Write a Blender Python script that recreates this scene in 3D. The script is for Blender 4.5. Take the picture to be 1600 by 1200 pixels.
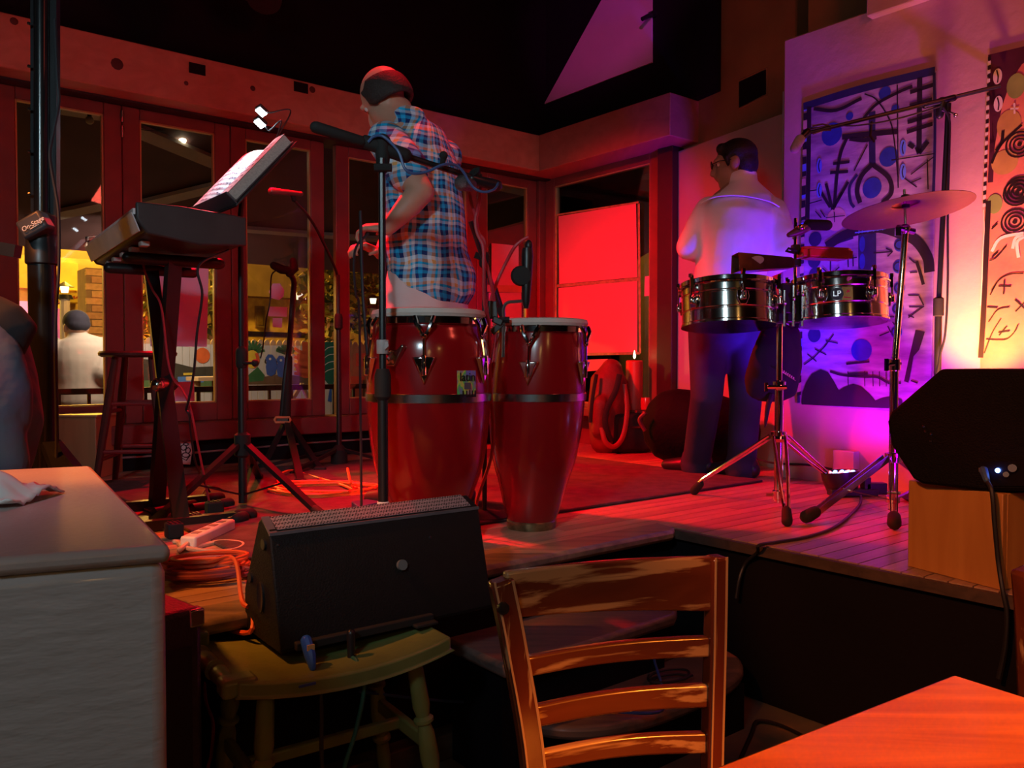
import bpy, math, random
from mathutils import Vector, Matrix
random.seed(7)
for o in list(bpy.data.objects): bpy.data.objects.remove(o)
SC = bpy.context.scene
COL = SC.collection
# ------------------------------------------------------------------ camera
CZ, F = 1.083, 1290.0
PT = math.atan(32 / F)
cam_d = bpy.data.cameras.new('camera'); cam = bpy.data.objects.new('camera', cam_d); COL.objects.link(cam)
cam_d.sensor_width = 36; cam_d.lens = F / 1600 * 36; cam_d.clip_start = .02; cam_d.clip_end = 200
cam.location = (0, 0, CZ); cam.rotation_euler = (math.pi / 2 - PT, 0, 0)
SC.camera = cam
# ------------------------------------------------------------------ colour management, world
SC.view_settings.view_transform = 'Standard'; SC.view_settings.look = 'None'
SC.view_settings.gamma = 1; SC.view_settings.exposure = 0.0; SC.view_settings.use_curve_mapping = False
w = bpy.data.worlds.new('night'); SC.world = w; w.use_nodes = True
w.node_tree.nodes['Background'].inputs[0].default_value = (.05, .04, .09, 1)
w.node_tree.nodes['Background'].inputs[1].default_value = .035
# ------------------------------------------------------------------ room axes: u runs along the window wall, v towards it
TH = math.radians(39)
EU = Vector((math.cos(TH), math.sin(TH), 0)); EV = Vector((-math.sin(TH), math.cos(TH), 0)); EZ = Vector((0, 0, 1))
def R(u, v, z=0.): return EU * u + EV * v + EZ * z
C0 = Vector((0, 0, CZ))
def ray(px, py):
    x = (px - 800) / F; y = -(py - 600) / F
    return Vector((x, math.cos(PT) + y * math.sin(PT), -math.sin(PT) + y * math.cos(PT)))
def W(px, py, d): return C0 + ray(px, py) * d                       # measured point at a known distance
def Z(px, py, z): r = ray(px, py); return C0 + r * ((z - CZ) / r.z)  # ... on a level of known height
def U(px, py, u): r = ray(px, py); return C0 + r * (u / r.dot(EU))   # ... on a wall parallel to v
def V(px, py, v): r = ray(px, py); return C0 + r * (v / r.dot(EV))   # ... on a wall parallel to u
ST = .51                                                            # stage level
# ------------------------------------------------------------------ lights
def lamp(name, kind, loc, power, col, target=None, size=.1, angle=60, blend=.3, size_y=None):
    d = bpy.data.lights.new(name, kind); d.energy = power; d.color = col
    o = bpy.data.objects.new(name, d); COL.objects.link(o); o.location = loc
    if kind == 'AREA':
        d.size = size
        if size_y: d.shape = 'RECTANGLE'; d.size_y = size_y
    else: d.shadow_soft_size = size
    if kind == 'SPOT': d.spot_size = math.radians(angle); d.spot_blend = blend
    if target is not None:
        o.rotation_euler = (Vector(target) - Vector(loc)).to_track_quat('-Z', 'Y').to_euler()
    return o
RED = (1, .0015, .012)
lamp('stage_red_spot', 'SPOT', R(1.0, 3.9, 2.97), 900, RED, R(4.12, 3.75, .75), .04, 58, .9)
lamp('stage_red_wash', 'SPOT', R(1.5, 4.2, 2.97), 1100, RED, R(2.5, 2.75, .5), .04, 62, .8)
lamp('stage_red_left', 'SPOT', R(1.75, 4.25, 2.97), 420, RED, R(.95, 3.0, .5), .04, 60, .8)
lamp('stage_red_back', 'SPOT', R(.32, 2.51, 3.2), 17, RED, R(1.4, 4.6, 2.5), .04, 110, .8)
lamp('stage_amber_spot', 'SPOT', R(-.6, 2.2, 2.6), 260, (1, .24, .03), R(.8, 2.3, .5), .04, 38, .7)
lamp('bar_amber_spot', 'SPOT', (-1.3, -.7, 2.6), 300, (1, .24, .03), (1.25, 2.2, .6), .05, 22, .5)
lamp('table_amber_fill', 'SPOT', (1.7, -.5, 2.5), 560, (1, .24, .02), (.55, .58, .75), .06, 24, .6)  # added fill that warms the tabletop, no fixture behind it
lamp('gable_magenta_fill', 'SPOT', R(1.2, .6, 3.8), 330, (.6, .02, .42), R(4.1, 4.0, 3.5), .05, 17, .8)  # added to tint the gable panel magenta, not a known stage lamp
lamp('head_red_spot', 'SPOT', W(640, -420, 3.5), 230, RED, W(620, 170, 3.25), .03, 30, .6)
lamp('par_blue', 'SPOT', R(3.36, 1.87, .64), 130, (.01, .015, 1), W(1195, 385, 4.05), .05, 56, .7)
lamp('par_violet', 'SPOT', R(2.87, .98, .66), 66, (.42, .0, 1), R(3.68, 2.0, 1.5), .05, 90, .7)
lamp('par_magenta', 'SPOT', R(3.36, 1.80, .64), 22, (.5, .0, 1), U(1350, 480, 3.68), .05, 120, .7)
lamp('amber_uplight', 'SPOT', R(3.32, 1.42, .92), 125, (1, .34, .045), R(3.68, 1.43, 1.40), .05, 82, 1)
lamp('wall_wash_warm', 'AREA', R(2.2, .2, 2.9), 10, (1, .11, .07), R(3.68, 1.6, 1.5), .4)
lamp('bar_cool_light', 'AREA', (-.9, -1.0, 2.3), 8, (.74, .88, 1), (-.3, 2.2, .7), .5)
lamp('bar_cool_spot', 'SPOT', (-.9, -1.0, 2.4), 135, (.6, .9, 1), (-.55, 2.8, 1.3), .12, 43, .7)
lamp('bar_warm_light', 'AREA', (1.5, -1.2, 2.2), 2.2, (1, .5, .14), (.4, 2.5, .9), .22)
lamp('bar_warm_light_low', 'AREA', (.2, -1.6, 1.9), 2.2, (1, .55, .17), (.2, 2.5, .9), .18)
lamp('patio_lamp', 'POINT', R(2.3, 8.2, 2.2), 90, (1, .5, .1), None, .1)
lamp('patio_lamp', 'POINT', R(.1, 8.0, 2.2), 50, (1, .55, .14), None, .1)
lamp('patio_fence_lamp', 'AREA', R(1.7, 6.3, 1.8), 20, (1, .76, .55), R(1.8, 7.5, .8), .5)
lamp('street_lamp', 'POINT', R(2.4, 11.2, 3.4), 700, (1, .55, .06), None, .2)
lamp('street_lamp', 'POINT', R(-.3, 10.6, 2.6), 420, (1, .6, .1), None, .2)
# ------------------------------------------------------------------ mesh helpers
WM = {}
class MB:
    def __init__(s): s.v = []; s.f = []
    def add(s, vs, fs):
        n = len(s.v); s.v += [Vector(p) for p in vs]; s.f += [[i + n for i in f] for f in fs]; return s
    def box(s, c, sz, ax=None):
        c = Vector(c); X, Y, Q = ax or (Vector((1, 0, 0)), Vector((0, 1, 0)), EZ)
        a, b, h = X * (sz[0] / 2), Y * (sz[1] / 2), Q * (sz[2] / 2)
        vs = [c + a * i + b * j + h * k for k in (-1, 1) for (i, j) in ((-1, -1), (1, -1), (1, 1), (-1, 1))]
        return s.add(vs, [(3, 2, 1, 0), (4, 5, 6, 7), (0, 1, 5, 4), (1, 2, 6, 5), (2, 3, 7, 6), (3, 0, 4, 7)])
    def rbox(s, u0, u1, v0, v1, z0, z1):                               # box in room axes
        return s.box(R((u0 + u1) / 2, (v0 + v1) / 2, (z0 + z1) / 2), (u1 - u0, v1 - v0, z1 - z0), (EU, EV, EZ))
    def bar(s, p0, p1, w, h, up=EZ):                                   # rectangular bar between two points
        p0, p1 = Vector(p0), Vector(p1); t = (p1 - p0); L = t.length; t = t / L
        x = t.cross(Vector(up))
        if x.length < 1e-4: x = t.cross(Vector((1, 0, 0)))
        x.normalize(); y = x.cross(t)
        return s.box((p0 + p1) / 2, (w, L, h), (x, t, y))
    def tube(s, pts, r, n=8, closed=False, ell=None, side=None, cap=True):
        P = [Vector(p) for p in pts]; m = len(P)
        rs = r if isinstance(r, (list, tuple)) else [r] * m
        T = []
        for i in range(m):
            a = P[(i - 1) % m] if (closed or i) else P[0]; b = P[(i + 1) % m] if (closed or i < m - 1) else P[-1]
            t = b - a
            T.append(t.normalized() if t.length > 1e-9 else Vector((0, 0, 1)))
        nrm = Vector(side) if side is not None else (Vector((0, 0, 1)) if abs(T[0].z) < .9 else Vector((1, 0, 0)))
        vs = []
        for i in range(m):
            if side is not None: nrm = Vector(side)
            nrm = nrm - T[i] * nrm.dot(T[i])
            nrm.normalize(); bn = T[i].cross(nrm)
            ra, rb = rs[i] if isinstance(rs[i], (tuple, list)) else (rs[i], rs[i])
            for k in range(n):
                a = 2 * math.pi * k / n
                vs.append(P[i] + nrm * (ra * math.cos(a)) + bn * (rb * math.sin(a)))
        fs = []
        for i in range(m if closed else m - 1):
            j = (i + 1) % m
            for k in range(n):
                q = (k + 1) % n; fs.append((i * n + k, i * n + q, j * n + q, j * n + k))
        if cap and not closed:
            fs.append(tuple(range(n - 1, -1, -1))); fs.append(tuple((m - 1) * n + k for k in range(n)))
        return s.add(vs, fs)
    def cyl(s, p0, p1, r0, r1=None, n=14): return s.tube([p0, p1], [r0, r0 if r1 is None else r1], n)
    def limb(s, pts, r, n=14, side=None):                               # tube with rounded ends
        P = [Vector(p) for p in pts]; rr = [x if isinstance(x, (tuple, list)) else (x, x) for x in r]
        def end(p, q, ra):
            t = (p - q).normalized(); m_ = min(ra)
            return [(p + t * (m_ * math.sin(a)), (ra[0] * math.cos(a), ra[1] * math.cos(a))) for a in (.5, 1.0, 1.4)]
        st = end(P[0], P[1], rr[0])[::-1]; en = end(P[-1], P[-2], rr[-1])
        return s.tube([x[0] for x in st] + P + [x[0] for x in en], [x[1] for x in st] + rr + [x[1] for x in en], n, side=side)
    def lathe(s, prof, c=(0, 0, 0), n=28, ax=None):
        c = Vector(c); X, Y, Q = ax or (Vector((1, 0, 0)), Vector((0, 1, 0)), EZ)
        vs = []; m = len(prof)
        for (r, z) in prof:
            for k in range(n):
                a = 2 * math.pi * k / n; vs.append(c + X * (r * math.cos(a)) + Y * (r * math.sin(a)) + Q * z)
        fs = [(i * n + k, i * n + (k + 1) % n, (i + 1) * n + (k + 1) % n, (i + 1) * n + k) for i in range(m - 1) for k in range(n)]
        if prof[0][0] > 1e-6: fs.append(tuple(range(n - 1, -1, -1)))
        if prof[-1][0] > 1e-6: fs.append(tuple((m - 1) * n + k for k in range(n)))
        return s.add(vs, fs)
    def sph(s, c, r, n=14, m=9, ax=None):
        rx, ry, rz = (r, r, r) if not isinstance(r, (tuple, list)) else r
        c = Vector(c); X, Y, Q = ax or (Vector((1, 0, 0)), Vector((0, 1, 0)), EZ)
        vs = [c - Q * rz]; fs = []
        for i in range(1, m):
            b = -math.pi / 2 + math.pi * i / m
            for k in range(n):
                a = 2 * math.pi * k / n
                vs.append(c + X * (rx * math.cos(b) * math.cos(a)) + Y * (ry * math.cos(b) * math.sin(a)) + Q * (rz * math.sin(b)))
        vs.append(c + Q * rz); top = len(vs) - 1
        for k in range(n):
            q = (k + 1) % n
            fs.append((0, 1 + q, 1 + k))
            for i in range(m - 2): fs.append((1 + i * n + k, 1 + i * n + q, 1 + (i + 1) * n + q, 1 + (i + 1) * n + k))
            fs.append((1 + (m - 2) * n + k, 1 + (m - 2) * n + q, top))
        return s.add(vs, fs)
    def prism(s, poly, o, ex, ey, ez, depth, off=0.):                   # polygon in (ex,ey) plane at o, extruded along ez
        o, ex, ey, ez = Vector(o), Vector(ex), Vector(ey), Vector(ez); n = len(poly)
        b = [o + ex * x + ey * y + ez * off for x, y in poly]; t = [p + ez * depth for p in b]
        return s.add(b + t, [tuple(range(n - 1, -1, -1)), tuple(range(n, 2 * n))] + [(i, (i + 1) % n, n + (i + 1) % n, n + i) for i in range(n)])
    def poly(s, pts, thick, nrm):                                      # slab with world outline pts
        nrm = Vector(nrm).normalized(); n = len(pts); b = [Vector(p) for p in pts]; t = [p + nrm * thick for p in b]
        return s.add(b + t, [tuple(range(n - 1, -1, -1)), tuple(range(n, 2 * n))] + [(i, (i + 1) % n, n + (i + 1) % n, n + i) for i in range(n)])
    def grid(s, fn, nu, nv, closed=False):
        vs = [fn(i / nu, j / nv) for j in range(nv + 1) for i in range(nu + 1)]
        fs = [(j * (nu + 1) + i, j * (nu + 1) + i + 1, (j + 1) * (nu + 1) + i + 1, (j + 1) * (nu + 1) + i) for j in range(nv) for i in range(nu)]
        return s.add(vs, fs)
    def ribbon(s, pts, wd, nrm, h=.0015):                              # flat painted stroke
        P = [Vector(p) for p in pts]; nrm = Vector(nrm).normalized(); m = len(P); vs = []; fs = []
        ws = wd if isinstance(wd, (list, tuple)) else [wd] * m
        for i in range(m):
            t = (P[min(i + 1, m - 1)] - P[max(i - 1, 0)]).normalized(); x = t.cross(nrm).normalized() * (ws[i] / 2)
            vs += [P[i] + x + nrm * h, P[i] - x + nrm * h]
        for i in range(m - 1): fs.append((2 * i, 2 * i + 1, 2 * i + 3, 2 * i + 2))
        return s.add(vs, fs)
def bez(p, n=12):                                                    # smooth curve through points (Catmull-Rom)
    P = [Vector(x) for x in p]; out = []
    for i in range(len(P) - 1):
        a = P[i - 1] if i else P[0] * 2 - P[1]; b, c = P[i], P[i + 1]; d = P[i + 2] if i + 2 < len(P) else c * 2 - b
        for k in range(n):
            t = k / n
            out.append(.5 * ((2 * b) + (c - a) * t + (2 * a - 5 * b + 4 * c - d) * t * t + (3 * b - a - 3 * c + d) * t ** 3))
    out.append(P[-1]); return out
def build(mb, name, m, parent=None, sharp=35, bevel=0, mods=None, loc=None):
    me = bpy.data.meshes.new(name)
    vs = mb.v
    if parent is not None: inv = WM[parent.name].inverted(); vs = [inv @ p for p in vs]; M_ = WM[parent.name]
    else:
        if loc is None:
            xs = [p.x for p in vs]; ys = [p.y for p in vs]
            loc = Vector(((min(xs) + max(xs)) / 2, (min(ys) + max(ys)) / 2, min(p.z for p in vs)))
        M_ = Matrix.Translation(loc); vs = [p - Vector(loc) for p in vs]
    me.from_pydata([tuple(p) for p in vs], [], mb.f); me.update()
    if sharp: me.shade_smooth(); me.set_sharp_from_angle(angle=math.radians(sharp))
    me.materials.append(m)
    o = bpy.data.objects.new(name, me); COL.objects.link(o)
    if parent is not None: o.parent = parent
    else: o.location = loc
    WM[o.name] = M_ if parent is None else WM[parent.name]
    if bevel:
        b = o.modifiers.new('bevel', 'BEVEL'); b.width = bevel; b.segments = 2; b.limit_method = 'ANGLE'; b.angle_limit = math.radians(40)
    return o
def thing(name, label, cat, loc, rz=0, group=None):
    o = bpy.data.objects.new(name, None); COL.objects.link(o); o.empty_display_size = .05
    o.location = loc; o.rotation_euler = (0, 0, rz)
    WM[o.name] = Matrix.Translation(Vector(loc)) @ Matrix.Rotation(rz, 4, 'Z')
    return tag(o, label, cat, group)
def tag(o, label, cat=None, group=None, kind=None):
    if label: o['label'] = label
    if cat: o['category'] = cat
    if group: o['group'] = group
    if kind: o['kind'] = kind
    return o
def struct(mb, name, m, label, parent=None, **k):
    o = build(mb, name, m, parent, **k)
    if parent is None: o['kind'] = 'structure'; o['label'] = label
    return o
def copy_thing(src, loc, rz=0, label=None, group=None):
    r = src.copy(); COL.objects.link(r); r.location = loc; r.rotation_euler = (0, 0, rz)
    WM[r.name] = Matrix.Translation(Vector(loc)) @ Matrix.Rotation(rz, 4, 'Z')
    if label: r['label'] = label
    if group: r['group'] = group
    for ch in list(src.children):
        c = ch.copy(); COL.objects.link(c); c.parent = r
        for g in ch.children:
            d = g.copy(); COL.objects.link(d); d.parent = c
    return r
def text(body, name, m, parent, o, ex, ey, size, ext=.0008, shear=0, align='CENTER'):
    c = bpy.data.curves.new(name, 'FONT'); c.body = body; c.size = size; c.extrude = ext; c.align_x = align; c.align_y = 'CENTER'; c.shear = shear
    t = bpy.data.objects.new(name, c); COL.objects.link(t); c.materials.append(m)
    ex, ey = Vector(ex).normalized(), Vector(ey).normalized(); ez = ex.cross(ey)
    Mx = Matrix((ex, ey, ez)).transposed().to_4x4(); Mx.translation = Vector(o)
    bpy.context.view_layer.update(); me = bpy.data.meshes.new_from_object(t); bpy.data.objects.remove(t)
    t = bpy.data.objects.new(name, me); COL.objects.link(t)
    t.parent = parent; t.matrix_local = WM[parent.name].inverted() @ Mx
    WM[t.name] = WM[parent.name]
    return t
# ------------------------------------------------------------------ materials
MAT = {}
def mat(name, col, rough=.5, metal=0, var=.25, scale=9, bump=0., bscale=60, coat=0., stretch=(1, 1, 1), col2=None, emit=None, es=0., spec=.5, sheen=0, rvar=0.):
    if name in MAT: return MAT[name]
    m = bpy.data.materials.new(name); m.use_nodes = True; nt = m.node_tree; N, L = nt.nodes, nt.links
    b = N['Principled BSDF']; b.inputs['Roughness'].default_value = rough; b.inputs['Metallic'].default_value = metal
    b.inputs['Specular IOR Level'].default_value = spec
    b.inputs['Coat Weight'].default_value = coat; b.inputs['Coat Roughness'].default_value = .12
    if sheen: b.inputs['Sheen Weight'].default_value = sheen
    tc = N.new('ShaderNodeTexCoord'); mp = N.new('ShaderNodeMapping'); mp.inputs['Scale'].default_value = stretch
    L.new(tc.outputs['Object'], mp.inputs[0])
    if var or col2:
        no = N.new('ShaderNodeTexNoise'); no.inputs['Scale'].default_value = scale; no.inputs['Detail'].default_value = 5
        L.new(mp.outputs[0], no.inputs['Vector'])
        rp = N.new('ShaderNodeValToRGB'); L.new(no.outputs['Fac'], rp.inputs[0])
        c2 = col2 or tuple(x * (1 - var) for x in col)
        rp.color_ramp.elements[0].position = .32; rp.color_ramp.elements[1].position = .68
        rp.color_ramp.elements[0].color = (*c2, 1); rp.color_ramp.elements[1].color = (*col, 1)
        L.new(rp.outputs[0], b.inputs['Base Color'])
        if rvar:
            mr = N.new('ShaderNodeMapRange'); mr.inputs[3].default_value = max(0, rough - rvar); mr.inputs[4].default_value = rough + rvar
            L.new(no.outputs['Fac'], mr.inputs[0]); L.new(mr.outputs[0], b.inputs['Roughness'])
    else: b.inputs['Base Color'].default_value = (*col, 1)
    if bump:
        n2 = N.new('ShaderNodeTexNoise'); n2.inputs['Scale'].default_value = bscale; n2.inputs['Detail'].default_value = 3
        L.new(mp.outputs[0], n2.inputs['Vector'])
        bp = N.new('ShaderNodeBump'); bp.inputs['Strength'].default_value = bump; bp.inputs['Distance'].default_value = .01
        L.new(n2.outputs['Fac'], bp.inputs['Height']); L.new(bp.outputs[0], b.inputs['Normal'])
    if emit: b.inputs['Emission Color'].default_value = (*emit, 1); b.inputs['Emission Strength'].default_value = es
    MAT[name] = m; return m
def glass(name='window_glass', tint=(.93, .95, .95)):
    if name in MAT: return MAT[name]
    m = bpy.data.materials.new(name); m.use_nodes = True; nt = m.node_tree; N, L = nt.nodes, nt.links
    N.remove(N['Principled BSDF']); out = N['Material Output']
    t = N.new('ShaderNodeBsdfTransparent'); t.inputs[0].default_value = (*tint, 1)
    g = N.new('ShaderNodeBsdfGlossy'); g.inputs['Roughness'].default_value = .02
    fr = N.new('ShaderNodeFresnel'); fr.inputs[0].default_value = 1.45; mx = N.new('ShaderNodeMixShader')
    L.new(fr.outputs[0], mx.inputs[0]); L.new(t.outputs[0], mx.inputs[1]); L.new(g.outputs[0], mx.inputs[2]); L.new(mx.outputs[0], out.inputs[0])
    MAT[name] = m; return m
def wood(name, c1, c2, ax='X', scale=6, rough=.45, coat=.0, dist=4, worn=None):
    if name in MAT: return MAT[name]
    m = bpy.data.materials.new(name); m.use_nodes = True; nt = m.node_tree; N, L = nt.nodes, nt.links
    b = N['Principled BSDF']; b.inputs['Roughness'].default_value = rough; b.inputs['Coat Weight'].default_value = coat; b.inputs['Coat Roughness'].default_value = .15
    tc = N.new('ShaderNodeTexCoord'); mp = N.new('ShaderNodeMapping')
    mp.inputs['Scale'].default_value = {'X': (.12, 1, 1), 'Y': (1, .12, 1), 'Z': (1, 1, .12)}[ax]
    L.new(tc.outputs['Object'], mp.inputs[0])
    wv = N.new('ShaderNodeTexNoise'); wv.inputs['Scale'].default_value = scale * 4; wv.inputs['Detail'].default_value = 6; wv.inputs['Distortion'].default_value = dist * .3
    L.new(mp.outputs[0], wv.inputs['Vector'])
    rp = N.new('ShaderNodeValToRGB'); L.new(wv.outputs['Fac'], rp.inputs[0])
    rp.color_ramp.elements[0].position = .3; rp.color_ramp.elements[1].position = .7
    rp.color_ramp.elements[0].color = (*c2, 1); rp.color_ramp.elements[1].color = (*c1, 1)
    oc = rp.outputs[0]
    if worn:
        mp2 = N.new('ShaderNodeMapping'); mp2.inputs['Scale'].default_value = {'X': (.045, 1, 1), 'Y': (1, .045, 1), 'Z': (1, 1, .045)}[ax]; L.new(tc.outputs['Object'], mp2.inputs[0])
        n3 = N.new('ShaderNodeTexNoise'); n3.inputs['Scale'].default_value = worn[1]; n3.inputs['Detail'].default_value = 6
        L.new(mp2.outputs[0], n3.inputs['Vector'])
        r3 = N.new('ShaderNodeValToRGB'); r3.color_ramp.elements[0].position = worn[2]; r3.color_ramp.elements[1].position = worn[2] + .05
        L.new(n3.outputs['Fac'], r3.inputs[0]); mx = N.new('ShaderNodeMix'); mx.data_type = 'RGBA'
        L.new(r3.outputs[0], mx.inputs[0]); L.new(oc, mx.inputs[6]); mx.inputs[7].default_value = (*worn[0], 1); oc = mx.outputs[2]
    L.new(oc, b.inputs['Base Color'])
    bp = N.new('ShaderNodeBump'); bp.inputs['Strength'].default_value = .15; bp.inputs['Distance'].default_value = .003
    L.new(wv.outputs['Fac'], bp.inputs['Height']); L.new(bp.outputs[0], b.inputs['Normal'])
    MAT[name] = m; return m
def emis(name, col, s):
    if name in MAT: return MAT[name]
    m = bpy.data.materials.new(name); m.use_nodes = True; b = m.node_tree.nodes['Principled BSDF']
    b.inputs['Base Color'].default_value = (*col, 1); b.inputs['Emission Color'].default_value = (*col, 1); b.inputs['Emission Strength'].default_value = s
    MAT[name] = m; return m
BLK = mat('black_metal', (.012, .012, .014), .38, .0, .2)
BLKP = mat('black_paint_wall', (.006, .004, .007), .85, 0, .3, 3, .1, spec=.2)
RUB = mat('black_rubber', (.01, .01, .01), .8, 0, .2)
CHR = mat('chrome', (.75, .75, .76), .09, 1, .04, 4)
CHRD = mat('dull_chrome', (.55, .54, .53), .22, 1, .15, 12)
WHT = mat('white_paper', (.75, .74, .72), .8, 0, .05)
MAROON = mat('maroon_painted_wood', (.23, .05, .045), .42, 0, .3, 5, .12, 40)
# ================================================================== SETTING
V0, U1, U2 = 4.75, 4.15, 3.68
PINE = wood('pine_beam', (.5, .26, .17), (.4, .19, .12), 'X', 3, .55)
# main floor with a worn patterned carpet
m_carpet = bpy.data.materials.new('worn_carpet'); m_carpet.use_nodes = True
nt = m_carpet.node_tree; N, L = nt.nodes, nt.links
tc = N.new('ShaderNodeTexCoord'); no = N.new('ShaderNodeTexNoise'); no.inputs['Scale'].default_value = 5; no.inputs['Detail'].default_value = 4
L.new(tc.outputs['Object'], no.inputs['Vector']); rp = N.new('ShaderNodeValToRGB'); L.new(no.outputs['Fac'], rp.inputs[0])
for i, (p, c) in enumerate(((.3, (.03, .09, .09)), (.45, (.13, .12, .09)), (.56, (.17, .14, .09)), (.66, (.34, .17, .05)))):
    e = rp.color_ramp.elements[i] if i < 2 else rp.color_ramp.elements.new(p)
    e.position = p; e.color = (*c, 1)
L.new(rp.outputs[0], N['Principled BSDF'].inputs['Base Color']); N['Principled BSDF'].inputs['Roughness'].default_value = .95
struct(MB().poly([R(-4, -4, -.04), R(U2 + .6, -4, -.04), R(U2 + .6, 5, -.04), R(-4, 5, -.04)], .04, EZ), 'floor', m_carpet, 'worn patterned carpet of the room below the stage', sharp=0)
# stage: black risers, planks running along u
stg = struct(MB().rbox(-2.6, U1 + .1, 1.9, V0 + .1, .002, ST - .03), 'floor_stage', BLKP, 'raised wooden stage with black painted risers')
struct(MB().rbox(2.265, U1 + .1, -1.4, 1.9, .002, ST - .03), 'stage_riser', BLKP, None, stg)
stain = (.11, .06, .04)
pl_m = [wood('stage_plank_' + n, a, b, 'X', 5, .42, .15, 4) for n, a, b in (('brown', (.46, .3, .2), (.3, .18, .12)), ('tan', (.52, .33, .21), (.36, .22, .14)), ('dark', (.38, .24, .17), (.25, .15, .1)))]
v = -1.4; wv_ = .062
while v < V0 - .03:
    ua = 2.25 if v < 1.875 else -2.6; ub = U2 + .02 if v < 2.38 else U1
    cuts = [ua]
    while cuts[-1] < ub - .01:
        nx = cuts[-1] + random.uniform(1.4, 2.6)
        cuts.append(ub if ub - nx < .5 else nx)
    for a, b in zip(cuts[:-1], cuts[1:]):
        if b < .2 and v > 3.6: pass
        c_ = R((a + b) / 2, v + wv_ / 2, ST - .015)
        mb = MB().box(c_, (b - a - .003, wv_ - .004, .03 + random.uniform(-.0015, .0005)), (EU, EV, EZ))
        o = bpy.data.objects.new('plank', bpy.data.meshes.new('plank')); COL.objects.link(o)
        loc = R((a + b) / 2, v + wv_ / 2, ST - .015)
        Mi = (Matrix.Translation(loc) @ Matrix.Rotation(TH, 4, 'Z')).inverted()
        o.data.from_pydata([tuple(Mi @ p) for p in mb.v], [], mb.f); o.data.materials.append(random.choice(pl_m))
        o.parent = stg; o.matrix_local = WM[stg.name].inverted() @ Matrix.Translation(loc) @ Matrix.Rotation(TH, 4, 'Z')
    v += wv_
NOSE = wood('worn_nosing', (.28, .2, .14), (.12, .09, .075), 'X', 5, .5, .1, 5, ((.42, .3, .2), 8, .6))
def rounded(u0, u1, v0, v1, r):
    pts = []
    for cx, cy, a0 in ((u1 - r, v0 + r, -90), (u1 - r, v1 - r, 0), (u0 + r, v1 - r, 90), (u0 + r, v0 + r, 180)):
        for k in range(7): a = math.radians(a0 + 15 * k); pts.append((cx + r * math.cos(a), cy + r * math.sin(a)))
    return pts
mb = MB().prism([(-2.6, 1.84), (2.2, 1.84), (2.25, 1.87), (2.27, 1.97), (-2.6, 1.97)], R(0, 0, ST - .035), EU, EV, EZ, .037)
struct(mb, 'nosing', NOSE, None, stg, bevel=.012)
struct(MB().rbox(2.235, 2.262, -1.4, 1.87, ST - .035, ST - .004), 'edge_strip', wood('edge_dark', (.1, .06, .045), (.05, .03, .025), 'Y', 6, .6), None, stg)
struct(MB().rbox(-2.6, 2.27, 1.845, 1.9, .0, .07), 'trim_1', wood('old_skirting', (.09, .065, .05), (.05, .04, .035), 'X', 5, .7), 'dark wooden board along the foot of the stage front', bevel=.004)
# steps
stp = thing('stage_steps', 'two worn wooden steps with rounded ends up to the stage', 'steps', R(1.6, 1.7, 0))
TREAD = wood('worn_tread', (.2, .13, .11), (.09, .07, .065), 'X', 5, .5, .1, 5, ((.42, .16, .1), 5, .57))
build(MB().prism([(1.25, 1.57), (1.3, 1.56), (1.9, 1.58), (1.96, 1.62), (1.97, 1.84), (1.25, 1.84)], R(0, 0, .305), EU, EV, EZ, .037), 'tread', TREAD, stp, bevel=.012)
pts = []
for k in range(25):
    a = math.pi * (1 + k / 24); pts.append((1.76 + .42 * math.copysign(abs(math.cos(a)) ** .75, math.cos(a)), 1.66 + .25 * math.copysign(abs(math.sin(a)) ** .8, math.sin(a))))
build(MB().prism(pts, R(0, 0, .135), EU, EV, EZ, .037), 'tread', TREAD, stp, bevel=.012)
build(MB().rbox(1.28, 1.9, 1.62, 1.84, 0, .305), 'riser', BLKP, stp)
build(MB().rbox(1.5, 2.06, 1.45, 1.62, 0, .135), 'riser', BLKP, stp)
# ------------------------------------------------------------------ window wall (v = V0): glazed folding doors
GILT = mat('varnished_bead', (.5, .3, .12), .3, 0, .2, 10)
def leaf(n, u0, u1, z0=.76, z1=2.45, stile=.09, vv=V0, along=True, gz=(.86, 2.39)):
    g = thing('window_%d' % n, 'maroon glazed door leaf number %d of the stage front' % n, None, R(*( (u0, vv) if along else (vv, u0)), z0))
    g['kind'] = 'structure'
    def bx(a, b, za, zb, d0=-.022, d1=.022):
        return MB().rbox(a, b, vv + d0, vv + d1, za, zb) if along else MB().rbox(vv + d0, vv + d1, a, b, za, zb)
    gap = .0012
    build(bx(u0 + gap, u0 + stile, z0, z1), 'stile', MAROON, g, bevel=.005)
    build(bx(u1 - stile, u1 - gap, z0, z1), 'stile', MAROON, g, bevel=.005)
    build(bx(u0 + stile, u1 - stile, gz[1], z1), 'top_rail', MAROON, g, bevel=.004)
    build(bx(u0 + stile, u1 - stile, z0, gz[0]), 'bottom_rail', MAROON, g, bevel=.004)
    build(bx(u0 + stile, u1 - stile, gz[0], gz[1], -.003, .003), 'pane', glass(), g, sharp=0)
    m = MB(); t = .008
    for a, b, za, zb in ((u0 + stile, u0 + stile + t, *gz), (u1 - stile - t, u1 - stile, *gz)):
        m.add(bx(a, b, za, zb, -.014, .014).v, bx(a, b, za, zb).f)
    build(m, 'glazing_bead', GILT, g)
    m = MB()
    for a, b, za, zb in ((u0 + stile, u1 - stile, gz[0], gz[0] + t), (u0 + stile, u1 - stile, gz[1] - t, gz[1])):
        m.add(bx(a, b, za, zb, -.014, .014).v, bx(a, b, za, zb).f)
    build(m, 'glazing_bead', GILT, g)
    return g
n = 1
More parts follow.
